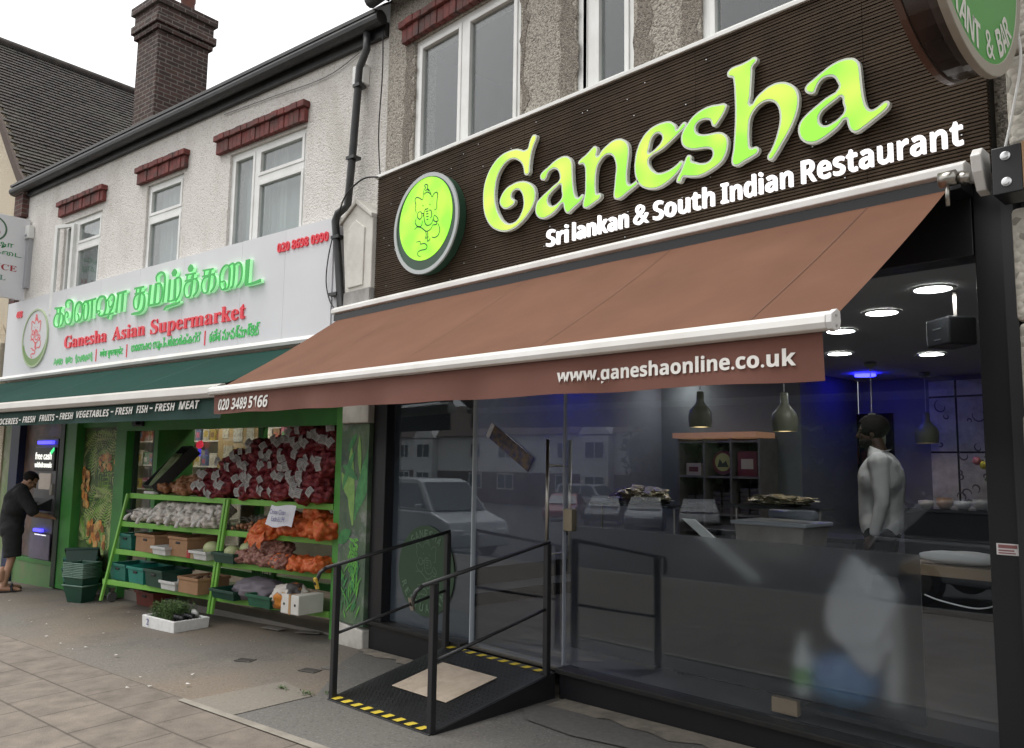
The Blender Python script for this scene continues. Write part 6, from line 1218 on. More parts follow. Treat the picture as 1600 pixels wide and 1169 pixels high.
# ================================================================ entrance ramp
rx0,rx1,ry0,ry1=-4.885,-3.80,3.08,4.13
def rg(x,y): return gz(x,y)
RZ0=lambda x: rg(x,ry0)+.012; RT=.288
RM=Thing('access_ramp','short black steel access ramp with handrails leading up to the glass door','ramp',(-4.35,3.6,.1))
plate=mat('chequer_plate',(.022,.022,.024),.42,(.014,.014,.015),6,spec=.5)
RM.part('deck',MB().hexa([(rx0,ry0,rg(rx0,ry0)-.01),(rx1,ry0,rg(rx1,ry0)-.01),(rx1,ry1,.0),(rx0,ry1,.0),(rx0,ry0,RZ0(rx0)),(rx1,ry0,RZ0(rx1)),(rx1,ry1,RT),(rx0,ry1,RT)]),plate,bev=.003)
def onramp(x,y,d=0): u=(y-ry0)/(ry1-ry0); return Vector((x,y,RZ0(x)*(1-u)+RT*u+d))
ch_=MB(); i=0
y=ry0+.09
while y<ry1-.06:
    x=rx0+.04+(i%2)*.02
    while x<rx1-.04:
        sg=1 if (int(x*100)+i)%2 else -1; a=onramp(x-.011,y-.011*sg,.0012); b=onramp(x+.011,y+.011*sg,.0012); pw=Vector((.0035,-.0035*sg,0)); ch_.add([a-pw,a+pw,b+pw,b-pw,(a+b)/2+Vector((0,0,.002))],[(0,1,4),(1,2,4),(2,3,4),(3,0,4)]); x+=.04
    y+=.022; i+=1
RM.part('tread_pattern',ch_,plate)['kind']='stuff'
RM.part('side_sheet',MB().hexa([(rx1+.002,ry0+.02,rg(rx1,ry0)-.02),(rx1+.01,ry0+.02,rg(rx1,ry0)-.02),(rx1+.01,ry1,-.0),(rx1+.002,ry1,-.0),(rx1+.002,ry0+.02,RZ0(rx1)+.002),(rx1+.01,ry0+.02,RZ0(rx1)+.002),(rx1+.01,ry1,RT-.004),(rx1+.002,ry1,RT-.004)]),black)
gm_=MB(); gv_=[(-4.63,3.42),(-4.06,3.42),(-4.06,3.86),(-4.63,3.86)]
gm_.add([onramp(x,y,.003) for x,y in gv_]+[onramp(x,y,.008) for x,y in gv_],[(0,3,2,1),(4,5,6,7),(0,1,5,4),(1,2,6,5),(2,3,7,6),(3,0,4,7)])
yel=mat('hazard_yellow',(.62,.47,.03),.55,(.5,.38,.05),12)
def hazard(y,w_):
    bl=MB(); ye=MB(); n=9
    bl.add([onramp(rx0,y,.003),onramp(rx1,y,.003),onramp(rx1,y+w_,.003),onramp(rx0,y+w_,.003)],[(0,1,2,3)])
    for k_ in range(n):
        x=rx0+.01+(rx1-rx0-.06)*k_/n+.02; dx=.055; sh=.03
        ye.add([onramp(x,y+.003,.005),onramp(x+dx,y+.003,.005),onramp(x+dx+sh,y+w_-.003,.005),onramp(x+sh,y+w_-.003,.005)],[(0,1,2,3)])
    t=RM.part('hazard_tape',bl,black); RM.part('yellow_stripe',ye,yel,t)['kind']='stuff'
hazard(ry0+.005,.055); hazard(ry1-.065,.05)
TM=solo('rubber_mat','beige rubber mat lying on the black ramp','mat',gm_,mat('beige_rubber',(.50,.42,.33),.7,(.42,.345,.27),14,3,.7,130,stain=(.36,.29,.22),sscale=5),(-4.35,3.64,onramp(-4.35,3.64).z),bev=.002)
def rail(xp,label_part):
    zf,zb=rg(xp,ry0),rg(xp,ry1)
    RM.part('post',MB().box(xp-.02,xp+.02,ry0+.01,ry0+.05,zf-.02,.955),blackm,bev=.004); RM.part('post',MB().box(xp-.02,xp+.02,ry1-.07,ry1-.03,.0,1.125),blackm,bev=.004)
    a=Vector((xp,ry0+.03,.96)); b=Vector((xp,ry1-.045,1.135)); d=(b-a)/(b.y-a.y)
    h=RM.part('handrail',MB().tube([a-d*.09,b+d*.015],.013,10),blackm,smooth=True)
    e=a-d*.09; RM.part('rail_end',MB().tube([e,e+Vector((-.015,-.035,-.03)),e+Vector((-.03,-.06,-.11))],.013,10),blackm,smooth=True)
    RM.part('end_reflector',MB().cbox(e+Vector((-.026,-.055,-.10)),(.03,.014,.075),Matrix.Rotation(.3,3,'X')),mat('reflector_yellow',(.55,.38,.06),.4,metal=.2) if xp<-4.5 else steel)
    RM.part('mid_rail',MB().tube([Vector((xp,ry0+.03,.50)),Vector((xp,ry1-.045,.70))],.011,8),blackm,smooth=True)
rail(rx0+.02,''); rail(rx1-.02,'')
# packet stuck to the door
PK=Thing('door_packet','long narrow colourful packet hung slantwise on the glass door','packet',(-4.33,4.19,1.78)); rt9=Matrix.Rotation(R_(31),3,'Y')
PK.part('wrapper',MB().cbox((-4.33,4.205,1.785),(.52,.012,.115),rt9),mat('patterned_wrapper',(.02,.02,.06),.3,(.16,.10,.05),22,3,.3,40,stain=(.03,.04,.22),sscale=14),bev=.003)
PK.part('foil_end',MB().cbox(Vector((-4.33,4.199,1.785))+rt9@Vector((-.235,0,0)),(.04,.014,.117),rt9),mat('foil_white',(.55,.56,.6),.25,metal=.4))
# ================================================================ restaurant interior
def lamp_emit(n,c,s): return mat(n,c,.4,emit=c,es=s)
dl=lamp_emit('downlight',(1,.98,.94),36)
DLS=[(-1.65,5.06,'nearest the window on the right'),(-2.16,5.61,'second along the diagonal row'),(-2.69,6.17,'third along the diagonal row'),(-3.23,7.37,'fourth along the diagonal row'),(-2.62,7.93,'alone at the right above the pendant lamp'),(-5.52,8.15,'far left close to the awning valance'),(-5.05,5.5,'added unseen above the door to brighten the left wall'),(-4.6,7.0,'over the left shelf unit')]  # the lamp above the door is unseen, added to brighten the left wall
for x,y,l in DLS:
    T=Thing('ceiling_downlight','round white ceiling downlight '+l,'downlight',(x,y,2.72),'R','restaurant ceiling downlights')
    T.part('trim',MB().lathe([(.125,2.712),(.125,2.722),(.1,2.722),(.1,2.712),(.125,2.712)],(x,y,0),28),white_upvc); T.part('lens',MB().lathe([(.1,2.713),(.1,2.72)],(x,y,0),28),dl)
bl_=lamp_emit('blue_led',(.015,.015,1.0),24)
for x,y,l in ((-3.72,9.13,'right of the other ring above the blue wall'),(-4.36,9.22,'beside the awning edge above the blue wall'),(-5.45,6.75,'at the left wall behind the awning valance')):
    T=Thing('blue_ring_light','blue glowing ring in the ceiling '+l,'ring light',(x,y,2.70),'R','blue ring lights')
    mb=MB().lathe([(.11,2.690),(.09,2.690),(.09,2.712),(.11,2.712),(.11,2.690)],(x,y,0),28); T.part('led_ring',mb,bl_)
pend=mat('olive_pendant',(.20,.21,.15),.45,(.16,.17,.12),4); pin=lamp_emit('warm_bulb',(1,.72,.34),5)
for x,y,zb,zc,l in ((-4.17,6.5,2.02,2.72,'on the left below the valance'),(-3.34,6.5,1.965,2.72,'in the middle over the black picture'),(-3.29,8.2,1.88,2.72,'behind the head of the man'),(-3.19,9.4,1.95,2.72,'on the right against the tiled panel')):
    T=Thing('pendant_lamp','olive bottle shaped pendant lamp '+l,'pendant lamp',(x,y,zc),'R','pendant lamps')
    k_=1.0 if y<7 else 1.12
    T.part('ceiling_rose',MB().lathe([(.06,zc),(.05,zc-.04),(.01,zc-.06),(0,zc-.06)],(x,y,0),16),pend,smooth=True)
    T.part('flex',MB().tube([(x,y,zc-.05),(x,y,zb+.34)],.005,6),mat('pale_flex',(.5,.5,.48),.5))
    T.part('shade',MB().lathe([(.100*k_,zb),(.107*k_,zb+.05),(.108*k_,zb+.11),(.095*k_,zb+.16),(.06*k_,zb+.20),(.035*k_,zb+.235),(.032*k_,zb+.33),(.0,zb+.335),(.0,zb+.325),(.028*k_,zb+.32),(.03*k_,zb+.235),(.055*k_,zb+.195),(.09*k_,zb+.155),(.102*k_,zb+.11),(.1*k_,zb+.05),(.094*k_,zb),(.100*k_,zb)],(x,y,0),28),pend,smooth=True)
    T.part('bulb',MB().lathe([(.086*k_,zb+.006),(.086*k_,zb+.014)],(x,y,0),24),pin)
SPK=Thing('wall_speaker','black loudspeaker hung below the ceiling inside the window','speaker',(-1.55,5.05,2.55))
c=(-1.62,5.25,2.475); R7=Matrix.Rotation(R_(-38),3,'Z')
SPK.part('cabinet',MB().cbox(c,(.22,.18,.17),R7),mat('speaker_black',(.02,.022,.024),.4),bev=.012); SPK.part('bracket',MB().box(-1.60,-1.58,5.24,5.26,2.56,2.72),steel)
SPK.part('vent',MB().cbox(Vector(c)+R7@Vector((.0,-.091,.02)),(.08,.004,.008),R7).cbox(Vector(c)+R7@Vector((.0,-.091,-.045)),(.06,.004,.008),R7),mat('vent_grey',(.10,.11,.11),.3))
# shelf unit on the left back wall
SU=Thing('shelf_unit','dark grey pigeonhole shelf unit with lit top panel on the left back wall','shelf unit',(-4.92,8.2,.30)); sm_=mat('grey_oak',(.16,.15,.14),.6,(.12,.11,.10),6)
x0,x1=-5.43,-4.41; zs=[.31,.72,1.13,1.54,1.93]; xs=[x0,x0+.34,x0+.68,x1]
for z in zs: SU.part('shelf',MB().box(x0,x1,8.0,8.38,z,z+.022),sm_)
for x in xs: SU.part('upright',MB().box(x-.012,x+.012,7.995,8.38,.332,1.975),sm_)
SU.part('back_panel',MB().box(x0,x1,8.381,8.395,.31,1.97),mat('unit_back',(.07,.065,.06),.7))
SU.part('light_box',MB().box(x0-.06,x1-.02,7.97,8.39,1.985,2.045),mat('warm_pelmet',(.42,.24,.15),.5,emit=(1,.50,.28),es=.16))
bxm=[mat('box_maroon',(.13,.02,.03),.5),mat('box_cream',(.42,.36,.28),.5),mat('box_black',(.02,.02,.02),.5),mat('box_olive',(.20,.18,.08),.5)]
def smallbox(label,x,y,z,w_,d,h,m,grp=None,disc_=None):
    T=Thing('shelf_carton',label,'carton',(x,y,z),'R',grp); T.part('carton',MB().box(x-w_/2,x+w_/2,y-d/2,y+d/2,z+.001,z+h),m,bev=.006)
    T.part('front_label',MB().box(x-w_*.3,x+w_*.3,y-d/2-.003,y-d/2-.0005,z+h*.3,z+h*.7),bxm[1] if m is not bxm[1] else bxm[0])
    return T
T=Thing('round_tin','round maroon tin with a yellow disc in the middle top pigeonhole','tin',(-4.92,8.15,1.562)); T.part('tin',MB().lathe([(.135,-.03),(.135,.03)],(-4.92,8.15,1.71),28,'y'),bxm[0]); T.part('yellow_disc',MB().lathe([(.10,-.034),(.10,-.031)],(-4.92,8.15,1.715),28,'y'),mat('disc_yellow',(.42,.40,.14),.5)); T.part('dark_motif',MB().prism([(-4.99,1.66),(-4.85,1.66),(-4.88,1.73),(-4.92,1.70),(-4.96,1.75)],lambda p,d:(p[0],d,p[1]),8.113,8.1155),bxm[2])
smallbox('maroon and cream carton in the right top pigeonhole',-4.58,8.15,1.562,.24,.2,.27,bxm[0])
smallbox('pale carton in the left top pigeonhole',-5.26,8.15,1.562,.2,.2,.14,bxm[1])
for i,(x,n_) in enumerate(((-4.98,5),(-4.86,5),(-4.64,6),(-4.52,6),(-5.32,4),(-5.2,4))):
    for k_ in range(n_): solo('takeaway_tub','dark takeaway tub stacked in the middle row of pigeonholes','tub',MB().box(x-.05,x+.05,8.08,8.22,1.153+.047*k_,1.153+.047*k_+.044),mat('tub_dark',(.05,.045,.04),.4,(.08,.07,.06),6),(x,8.15,1.153+.047*k_),'R','takeaway tubs in the shelf unit',bev=.006)
# black picture / opening with a lamp
BP=Thing('black_mirror_panel','black framed dark panel with red shapes and a glowing bulb on the blue wall','wall panel',(-4.2,9.85,1.2))
BP.part('frame',MB().box(-4.83,-3.72,9.84,9.898,1.30,2.32),mat('panel_black',(.012,.010,.010),.25)); rd=MB(); q=random.Random(6)
for i in range(26):
    x=-4.7+.85*q.random(); z=1.75+.22*(q.random()-.5); rd.add([(x,9.836-.0001*i,z),(x+.05,9.836-.0001*i,z+.02),(x+.04,9.836-.0001*i,z+.16),(x-.01,9.836-.0001*i,z+.13)],[(0,1,2,3)])
BP.part('red_shape',rd,mat('dark_red',(.10,.014,.012),.5))['kind']='stuff'
BP.part('glowing_bulb',MB().ball((-4.22,9.80,1.72),(.022,.022,.045),2),lamp_emit('amber_bulb',(1,.45,.16),12),smooth=True); BP.part('glowing_bulb',MB().ball((-4.4,9.81,1.98),.014,2),lamp_emit('amber_bulb',(1,.45,.16),12),smooth=True)
# counter and what stands on it
ct=mat('counter_black',(.02,.021,.023),.35); glassy=mat('counter_top',(.035,.037,.04),.15)
SCt=Thing('serving_counter','long dark serving counter running behind the frosted film','counter',(-3.6,5.9,.3))
SCt.part('body',MB().box(-5.0,-2.35,5.7,6.1,.30,1.02),ct,bev=.01); SCt.part('worktop',MB().box(-5.05,-2.3,5.62,6.15,1.021,1.06),glassy,bev=.006)
SCt.part('upper_shelf',MB().box(-4.95,-4.05,5.85,6.1,1.30,1.325),glassy); SCt.part('upper_shelf',MB().box(-3.55,-2.75,5.85,6.1,1.34,1.365),glassy)
for x in (-4.9,-4.1,-3.5,-2.8): SCt.part('shelf_post',MB().tube([(x,5.97,1.06),(x,5.97,1.30 if x<-4 else 1.34)],.012,8),steel)
foil=mat('crumpled_foil',(.55,.50,.36),.22,(.36,.32,.22),9,5,1.0,14,metal=.85,dist=.03)
foilp=mat('purple_foil',(.10,.08,.45),.3,(.3,.2,.12),8,4,.8,16,metal=.6,dist=.03)
FTy=Thing('foil_platter','platter heaped with gold foil and a purple wrap on the left counter shelf','platter',(-4.45,5.95,1.326)); FTy.part('dish',MB().lathe([(.18,1.327),(.30,1.35),(.31,1.355),(.2,1.335)],(-4.45,5.95,0),28),ct); FTy.part('foil_heap',MB().ball((-4.40,5.95,1.40),(.24,.15,.085),4,lump(1,1,4,.35,2.5)),foil,smooth=False); FTy.part('purple_wrap',MB().ball((-4.63,5.92,1.375),(.11,.10,.05),3,lump(1,1,7,.3,3)),foilp)
FT2=Thing('foil_dish','low dish covered with crumpled gold foil on the right counter shelf','platter',(-3.12,5.95,1.366)); FT2.part('dish',MB().lathe([(.16,1.367),(.26,1.385),(.17,1.376)],(-3.12,5.95,0),24),ct); FT2.part('foil_heap',MB().ball((-3.10,5.95,1.405),(.24,.12,.045),4,lump(1,1,9,.4,3)),foil)
SBx=Thing('storage_box','clear plastic storage box with a pale lid standing behind the glass','box',(-2.52,4.85,1.06)); SBx.part('tub',MB().hexa([(-2.73,4.7,1.07),(-2.33,4.7,1.07),(-2.33,5.0,1.07),(-2.73,5.0,1.07),(-2.76,4.68,1.30),(-2.30,4.68,1.30),(-2.30,5.02,1.30),(-2.76,5.02,1.30)]),mat('cloudy_plastic',(.17,.15,.12),.3,(.24,.22,.19),5)); SBx.part('lid',MB().box(-2.78,-2.28,4.66,5.04,1.301,1.325),mat('pale_lid',(.34,.36,.37),.3),bev=.006); SBx.part('clip',MB().box(-2.42,-2.38,4.655,4.678,1.10,1.13),mat('pale_lid',(.34,.36,.37)))
solo('foil_roll','grey roll of cling film lying on the storage box lid','roll',MB().tube([(-2.62,4.9,1.365),(-2.28,4.78,1.372)],.03,16),mat('film_roll',(.20,.22,.24),.25),(-2.45,4.85,1.326),smooth=True)
BF=Thing('bench_table','dark bench table just inside the window holding the storage box','table',(-2.5,4.85,.3)); BF.part('table_top',MB().box(-3.25,-2.05,4.62,5.12,1.03,1.06),ct,bev=.005); 
BF.part('front_panel',MB().box(-3.2,-2.05,4.64,4.66,.32,1.029),ct)
for x in (-3.2,-2.12): 
    for y in (4.68,5.06): BF.part('leg',MB().box(x,x+.04,y,y+.04,.30,1.029),ct)
LG=Thing('window_ledge','pale wooden ledge inside the right end of the shop window','ledge',(-1.42,4.45,1.15)); LG.part('board',MB().box(-1.62,-1.06,4.34,4.60,1.165,1.19),mat('pale_wood',(.30,.22,.14),.6,(.24,.17,.10),5),bev=.003); LG.part('front_edge',MB().box(-1.62,-1.06,4.328,4.339,1.14,1.19),mat('wood_edge',(.24,.17,.10),.6))
solo('paper_roll','white roll of paper lying on the window ledge','roll',MB().ball((-1.36,4.44,1.225),(.22,.07,.035),3,lump(1,1,8,.12,2)),mat('roll_white',(.55,.55,.52),.6),(-1.36,4.44,1.19),smooth=True)
cable('white cable looping down below the window ledge',[(-1.12,4.33,1.14),(-1.16,4.30,1.06),(-1.26,4.29,1.015),(-1.42,4.29,1.03),(-1.50,4.30,1.05)],.004,white_upvc)
# things blurred behind the frosted film
solo('white_bag','big white plastic bag hanging behind the frosted film','bag',MB().ball((-1.86,4.40,.90),(.17,.05,.27),4,lump(1,1,5,.25,1.6)),mat('white_plastic',(.80,.81,.80),.5,(.66,.67,.67),3),(-1.72,4.36,.6),smooth=True)
solo('white_pole','upright white paper roll standing behind the film near its right edge','roll',MB().box(-1.76,-1.67,4.42,4.48,.45,1.05),mat('roll_white',(.55,.55,.52)),(-1.56,4.4,.45),bev=.02)
solo('blue_water_pack','shrink wrapped pack of blue water bottles behind the frosted film','bottle pack',MB().ball((-1.99,4.47,.52),(.19,.10,.14),4,lump(1,1,2,.12,3)),mat('blue_wrap',(.20,.42,.62),.3,(.10,.2,.5),5),(-1.85,4.42,.38),smooth=True)
GBt=Thing('detergent_bottle','white detergent bottle with a green label behind the film','bottle',(-2.08,4.36,.40)); GBt.part('bottle_body',MB().lathe([(.05,.40),(.055,.45),(.055,.60),(.03,.66),(.018,.70),(.018,.74),(0,.745)],(-2.20,4.44,0),16),mat('bottle_white',(.8,.83,.79),.4),smooth=True); GBt.part('label',MB().lathe([(.0565,.47),(.0565,.56)],(-2.20,4.44,0),16),mat('label_green',(.25,.55,.2),.5))
solo('beam_strip','pale slanted strip added to imitate a light beam behind the top left of the frosted film','strip',MB().hexa([(-2.52,4.42,1.0),(-2.43,4.42,1.0),(-2.43,4.435,1.0),(-2.52,4.435,1.0),(-2.98,4.42,1.33),(-2.89,4.42,1.33),(-2.89,4.435,1.33),(-2.98,4.435,1.33)]),mat('beam_strip_pale',(.62,.64,.60),.4),(-2.5,4.42,1.0))  # strip added to imitate a pale slanting light beam in the glass
solo('wooden_block','small pale wooden block standing on the window sill behind the glass','block',MB().box(-2.32,-2.17,4.29,4.33,.325,.405),mat('pale_wood',(.30,.22,.14)),(-2.25,4.3,.325),bev=.003)
solo('low_bench','low ledge board along the foot of the frosted film','bench',MB().box(-2.15,-1.1,4.3,4.62,.36,.385),ct,(-1.7,4.45,.36))
BFL=Thing('back_buffet','dark buffet sideboard with dishes in front of the tiled panel','sideboard',(-2.3,8.6,.3)); BFL.part('body',MB().box(-3.1,-1.1,8.4,8.9,.30,1.26),ct,bev=.01); BFL.part('top',MB().box(-3.12,-1.08,8.38,8.92,1.261,1.29),glassy)
q=random.Random(12)
for i,(x,c) in enumerate(((-2.95,(.5,.45,.4)),(-2.78,(.35,.2,.12)),(-2.62,(.5,.5,.5)),(-2.46,(.3,.28,.25)))): solo('buffet_dish',['pale','brown','white','grey'][i]+' dish standing on the dark buffet sideboard','dish',MB().lathe([(.04,1.291),(.075,1.33),(.07,1.36+.03*(i%2)),(0,1.37+.03*(i%2))],(x,8.6,0),16),mat('dish_%s'%['pale','brown','white','grey'][i],c,.4),(x,8.6,1.291),smooth=True)
FV=Thing('flower_vase','glass vase of yellow and pink flowers on the buffet sideboard','vase',(-2.2,8.55,1.29)); FV.part('vase',MB().lathe([(.05,1.291),(.065,1.36),(.045,1.47),(.055,1.50)],(-2.2,8.55,0),16),mat('vase_glass',(.2,.25,.25),.15),smooth=True)
lf=MB()
for i in range(60): a=q.random()*6.28; r=.05+.2*q.random(); z=1.5+.32*q.random(); c=Vector((-2.2+r*math.cos(a),8.55+r*.5*math.sin(a),z)); d=Vector((q.uniform(-1,1),q.uniform(-.5,.5),q.uniform(-.3,1)))*.07; u=Vector((-d.z,0,d.x)).normalized()*.02; lf.quad(c-d*.5,c+u,c+d*.5,c-u)
FV.part('foliage',lf,mat('vase_leaf',(.05,.09,.035),.6)); 
for i in range(9): FV.part('flower_head',MB().ball((-2.45+.06*i,8.5,1.74+.10*q.random()-.1*(i%2)),.04,2,lump(1,1,i,.3,3)),mat('yellow_petal',(.50,.42,.05),.6) if i%3 else mat('pink_petal',(.45,.15,.18),.6),smooth=True)
TB_=Thing('dining_table','dark dining table with chair backs in the left part of the restaurant','table',(-3.6,7.3,.3)); TB_.part('table_top',MB().box(-4.6,-3.0,7.0,7.6,1.02,1.06),ct,bev=.006)
for x in (-4.5,-3.1): TB_.part('leg',MB().box(x,x+.05,7.28,7.33,.30,1.019),ct)
# ================================================================ people
skin=mat('skin_tone',(.42,.235,.155),.5,(.36,.19,.12),9); skin_d=mat('brown_skin',(.085,.045,.028),.55,(.07,.036,.022),9); hairm=mat('black_hair',(.010,.008,.007),.75,(.016,.013,.011),60,3,.8,160,spec=.2)
def hand(mb,w_,d,side,curl=.5,s=1.0,up=Vector((0,0,1))):
    """palm and five bent fingers; w_ wrist, d direction of the fingers, side = direction of the thumb"""
    w_=Vector(w_); d=Vector(d).normalized(); side=Vector(side); side=(side-d*side.dot(d)).normalized(); n=d.cross(side).normalized()
    if n.dot(up)>0: n=-n                                     # fingers close towards the palm side
    for k_,o in enumerate((-.026,-.009,.009,.026)):
        capsule(mb,w_+d*.01*s+side*o*.7*s,w_+d*.085*s+side*o*s,.014*s,.012*s,8)
        L_=(.060,.072,.078,.068)[k_]*s; p0=w_+d*.088*s+side*o*1.05*s; c=curl*(1+.12*(1.5-k_)); pts=[p0]; ang=0
        for seg in (.45,.32,.23):
            ang+=c*.75; pts.append(pts[-1]+(d*math.cos(ang)+n*math.sin(ang))*L_*seg)
        for a,b,r in zip(pts,pts[1:],(.0095,.0085,.0075)): capsule(mb,a,b,r*s,r*.92*s,8)
    p0=w_+d*.03*s+side*.03*s; p1=p0+(d*.6+side*.75+n*.2)*.035*s; p2=p1+(d*.9+side*.25+n*.35)*.032*s
    capsule(mb,p0,p1,.012*s,.0105*s,8); capsule(mb,p1,p2,.0105*s,.009*s,8)
def head(mb,c,f,s=1.0,nose=True):
    """skull, jaw, neck side features; c centre of the skull, f facing direction, returns frame"""
    c=Vector(c); f=Vector(f).normalized(); r=f.cross(Vector((0,0,1))).normalized(); u=r.cross(f).normalized(); Mx=Matrix((r,f,u)).transposed()
    P=lambda x,y,z: c+(r*x+f*y+u*z)*s
    mb.ball(c+u*.03*s-f*.005*s,Vector((.074,.096,.085))*s,3,None,Mx); mb.ball(P(0,.025,-.045),Vector((.060,.070,.075))*s,3,None,Mx)
    mb.ball(P(0,.062,-.088),Vector((.032,.028,.026))*s,2,None,Mx)
    capsule(mb,P(0,.088,.012),P(0,.112,-.028),.011*s,.016*s,8); mb.ball(P(0,.085,-.062),Vector((.026,.012,.010))*s,2,None,Mx); capsule(mb,P(-.045,.080,.022),P(.045,.080,.022),.013*s,.013*s,8)
    for sx in (-1,1): mb.ball(P(sx*.076,-.005,-.012),Vector((.012,.022,.034))*s,2,None,Mx); mb.ball(P(sx*.04,.068,-.025),Vector((.02,.018,.018))*s,2,None,Mx)
    return P,Mx
def face_bits(T_parts,P,Mx,s):
    e=MB(); 
    for sx in (-1,1): e.ball(P(sx*.032,.084,.002),Vector((.014,.008,.007))*s,2,None,Mx)
    return e
def hair(c_fn,Mx,s,low=-.05,seed=1,front=.045):
    mb=MB(); c=c_fn(0,-.012,.042)
    mb.ball(c,Vector((.086,.104,.088))*s,4,lambda v:1+.035*noise.noise(v*9+Vector((seed,0,0))),Mx)
    inv=Mx.inverted(); keep=[]
    for p in mb.v:
        q_=(inv@(p-c_fn(0,0,0)))/s
        if q_.y>front and q_.z<.07: p+=Mx@Vector((0,-(q_.y-front)*1.0,0))*s
        if q_.z<low: p+=Mx@Vector((0,0,low-q_.z))*s
    return mb
def person(label,base,yaw,spec):
    T=Thing('person',label,'person',base); o=T.org; Rz=Matrix.Rotation(yaw,3,'Z')
    return T,(lambda x,y,z: o+Rz@Vector((x,y,z)))
# --- man at the cash machine
pb=S(-6.24,-.44); gzp=gz(pb.x,pb.y)
T,L=person('man in a black t-shirt, black shorts and sandals bending over the cash machine',(pb.x,pb.y,gzp),DD-.25,None)
D=lambda a,b:(L(*b)-L(*a))
body=MB(); k=.95
J_={'hipL':(-.095,.0,.84),'hipR':(.095,.0,.84),'knL':(-.11,.05,.46),'knR':(.10,.02,.46),'anL':(-.12,-.02,.075),'anR':(.12,-.06,.075),'pel':(0,0,.88),'wst':(0,.005,1.0),'ch':(0,.045,1.20),'nk':(0,.09,1.36),'shL':(-.175,.065,1.31),'shR':(.175,.065,1.31),'elL':(-.25,.16,1.02),'elR':(.27,.22,1.01),'wrL':(-.16,.36,.98),'wrR':(.20,.43,.96)}
g=lambda n: L(*J_[n])
for a,b,r1,r2 in (('hipL','knL',.082,.052),('hipR','knR',.082,.052),('knL','anL',.052,.034),('knR','anR',.052,.034),('pel','wst',.125,.125),('wst','ch',.125,.14),('ch','nk',.12,.06),('ch','shL',.10,.062),('ch','shR',.10,.062),('shL','elL',.056,.042),('shR','elR',.056,.042),('elL','wrL',.041,.027),('elR','wrR',.041,.027),('hipL','hipR',.10,.10)): capsule(body,g(a),g(b),r1,r2)
for sg,an in (('L','anL'),('R','anR')):
    x=J_[an]; capsule(body,L(x[0],x[1]-.03,.05),L(x[0]+.02*(-1 if sg=='L' else 1),x[1]+.13,.035),.036,.034); capsule(body,L(x[0],x[1]+.1,.035),L(x[0]+.03*(-1 if sg=='L' else 1),x[1]+.18,.03),.034,.024)
    capsule(body,L(x[0],x[1]-.035,.26),L(x[0],x[1]-.03,.18),.05,.045)
capsule(body,g('nk'),L(0,.14,1.425),.055,.052)
Pf,Mx=head(body,L(0,.165,1.445),D((0,0,0),(0,.80,-.60)),.98)
hand(body,g('wrR'),D((0,0,0),(-.1,.9,-.3)),D((0,0,0),(-1,0,.2)),.6); hand(body,g('wrL'),D((0,0,0),(.35,.9,.0)),D((0,0,0),(1,.2,.3)),.8)
T.mesh('body',remesh(body,.009,3),skin,smooth=True)
cl=MB()
for a,b,r1,r2 in (('pel','wst',.148,.150),('wst','ch',.150,.165),('ch','shL',.125,.085),('ch','shR',.125,.085)): capsule(cl,g(a),g(b),r1,r2)
capsule(cl,g('ch'),L(0,.075,1.32),.14,.10); capsule(cl,L(-.06,0,.80),L(.06,0,.80),.145,.145); capsule(cl,L(-.08,.02,1.1),L(.08,.02,1.1),.14,.14)
for s_,a,b in ((0,'shL','elL'),(1,'shR','elR')): capsule(cl,g(a),g(a).lerp(g(b),.86),.084,.078)
wr=lambda c:.006*noise.noise(Vector((c.x*9,c.y*9,c.z*16)))
T.mesh('t_shirt',remesh(cl,.012,5,wr),mat('black_cotton',(.010,.010,.011),.9,(.016,.016,.018),6),smooth=True)
sh=MB()
for a,b in (('hipL','knL'),('hipR','knR')): 
    e_=g(a).lerp(g(b),1.02); sh.tube([g(a)+Vector((0,0,.05)),g(a),g(a).lerp(g(b),.5),e_],[.10,.118,.112,.104],18)
capsule(sh,L(-.05,0,.85),L(.05,0,.85),.135,.135)
T.mesh('shorts',remesh(sh,.012,3,wr),mat('black_shorts',(.012,.012,.013),.9,(.018,.018,.02),5),smooth=True)
T.part('hair',hair(Pf,Mx,.98,-.075,2,.02),hairm,smooth=True)
e=face_bits(None,Pf,Mx,.98); T.part('eye',e,mat('eye_dark',(.03,.02,.015),.2),smooth=True)
for sg,an in ((-1,'anL'),(1,'anR')):
    x=J_[an]; sp=MB(); P=[L(x[0]-.045,x[1]-.07,.0),L(x[0]+.045,x[1]-.07,.0),L(x[0]+.05+.03*sg,x[1]+.14,.0),L(x[0]+.03*sg,x[1]+.215,0),L(x[0]-.05+.03*sg,x[1]+.14,.0)]
    sp.add(P+[p+Vector((0,0,.022)) for p in P],[(4,3,2,1,0),(5,6,7,8,9)]+[(i,(i+1)%5,5+(i+1)%5,5+i) for i in range(5)])
    sp.tube([L(x[0]-.05+.02*sg,x[1]+.10,.02),L(x[0]-.03+.02*sg,x[1]+.09,.065),L(x[0]+.02*sg,x[1]+.085,.078),L(x[0]+.03+.02*sg,x[1]+.09,.065),L(x[0]+.05+.02*sg,x[1]+.10,.02)],.016,8); T.part('sandal',sp,black,bev=.003)
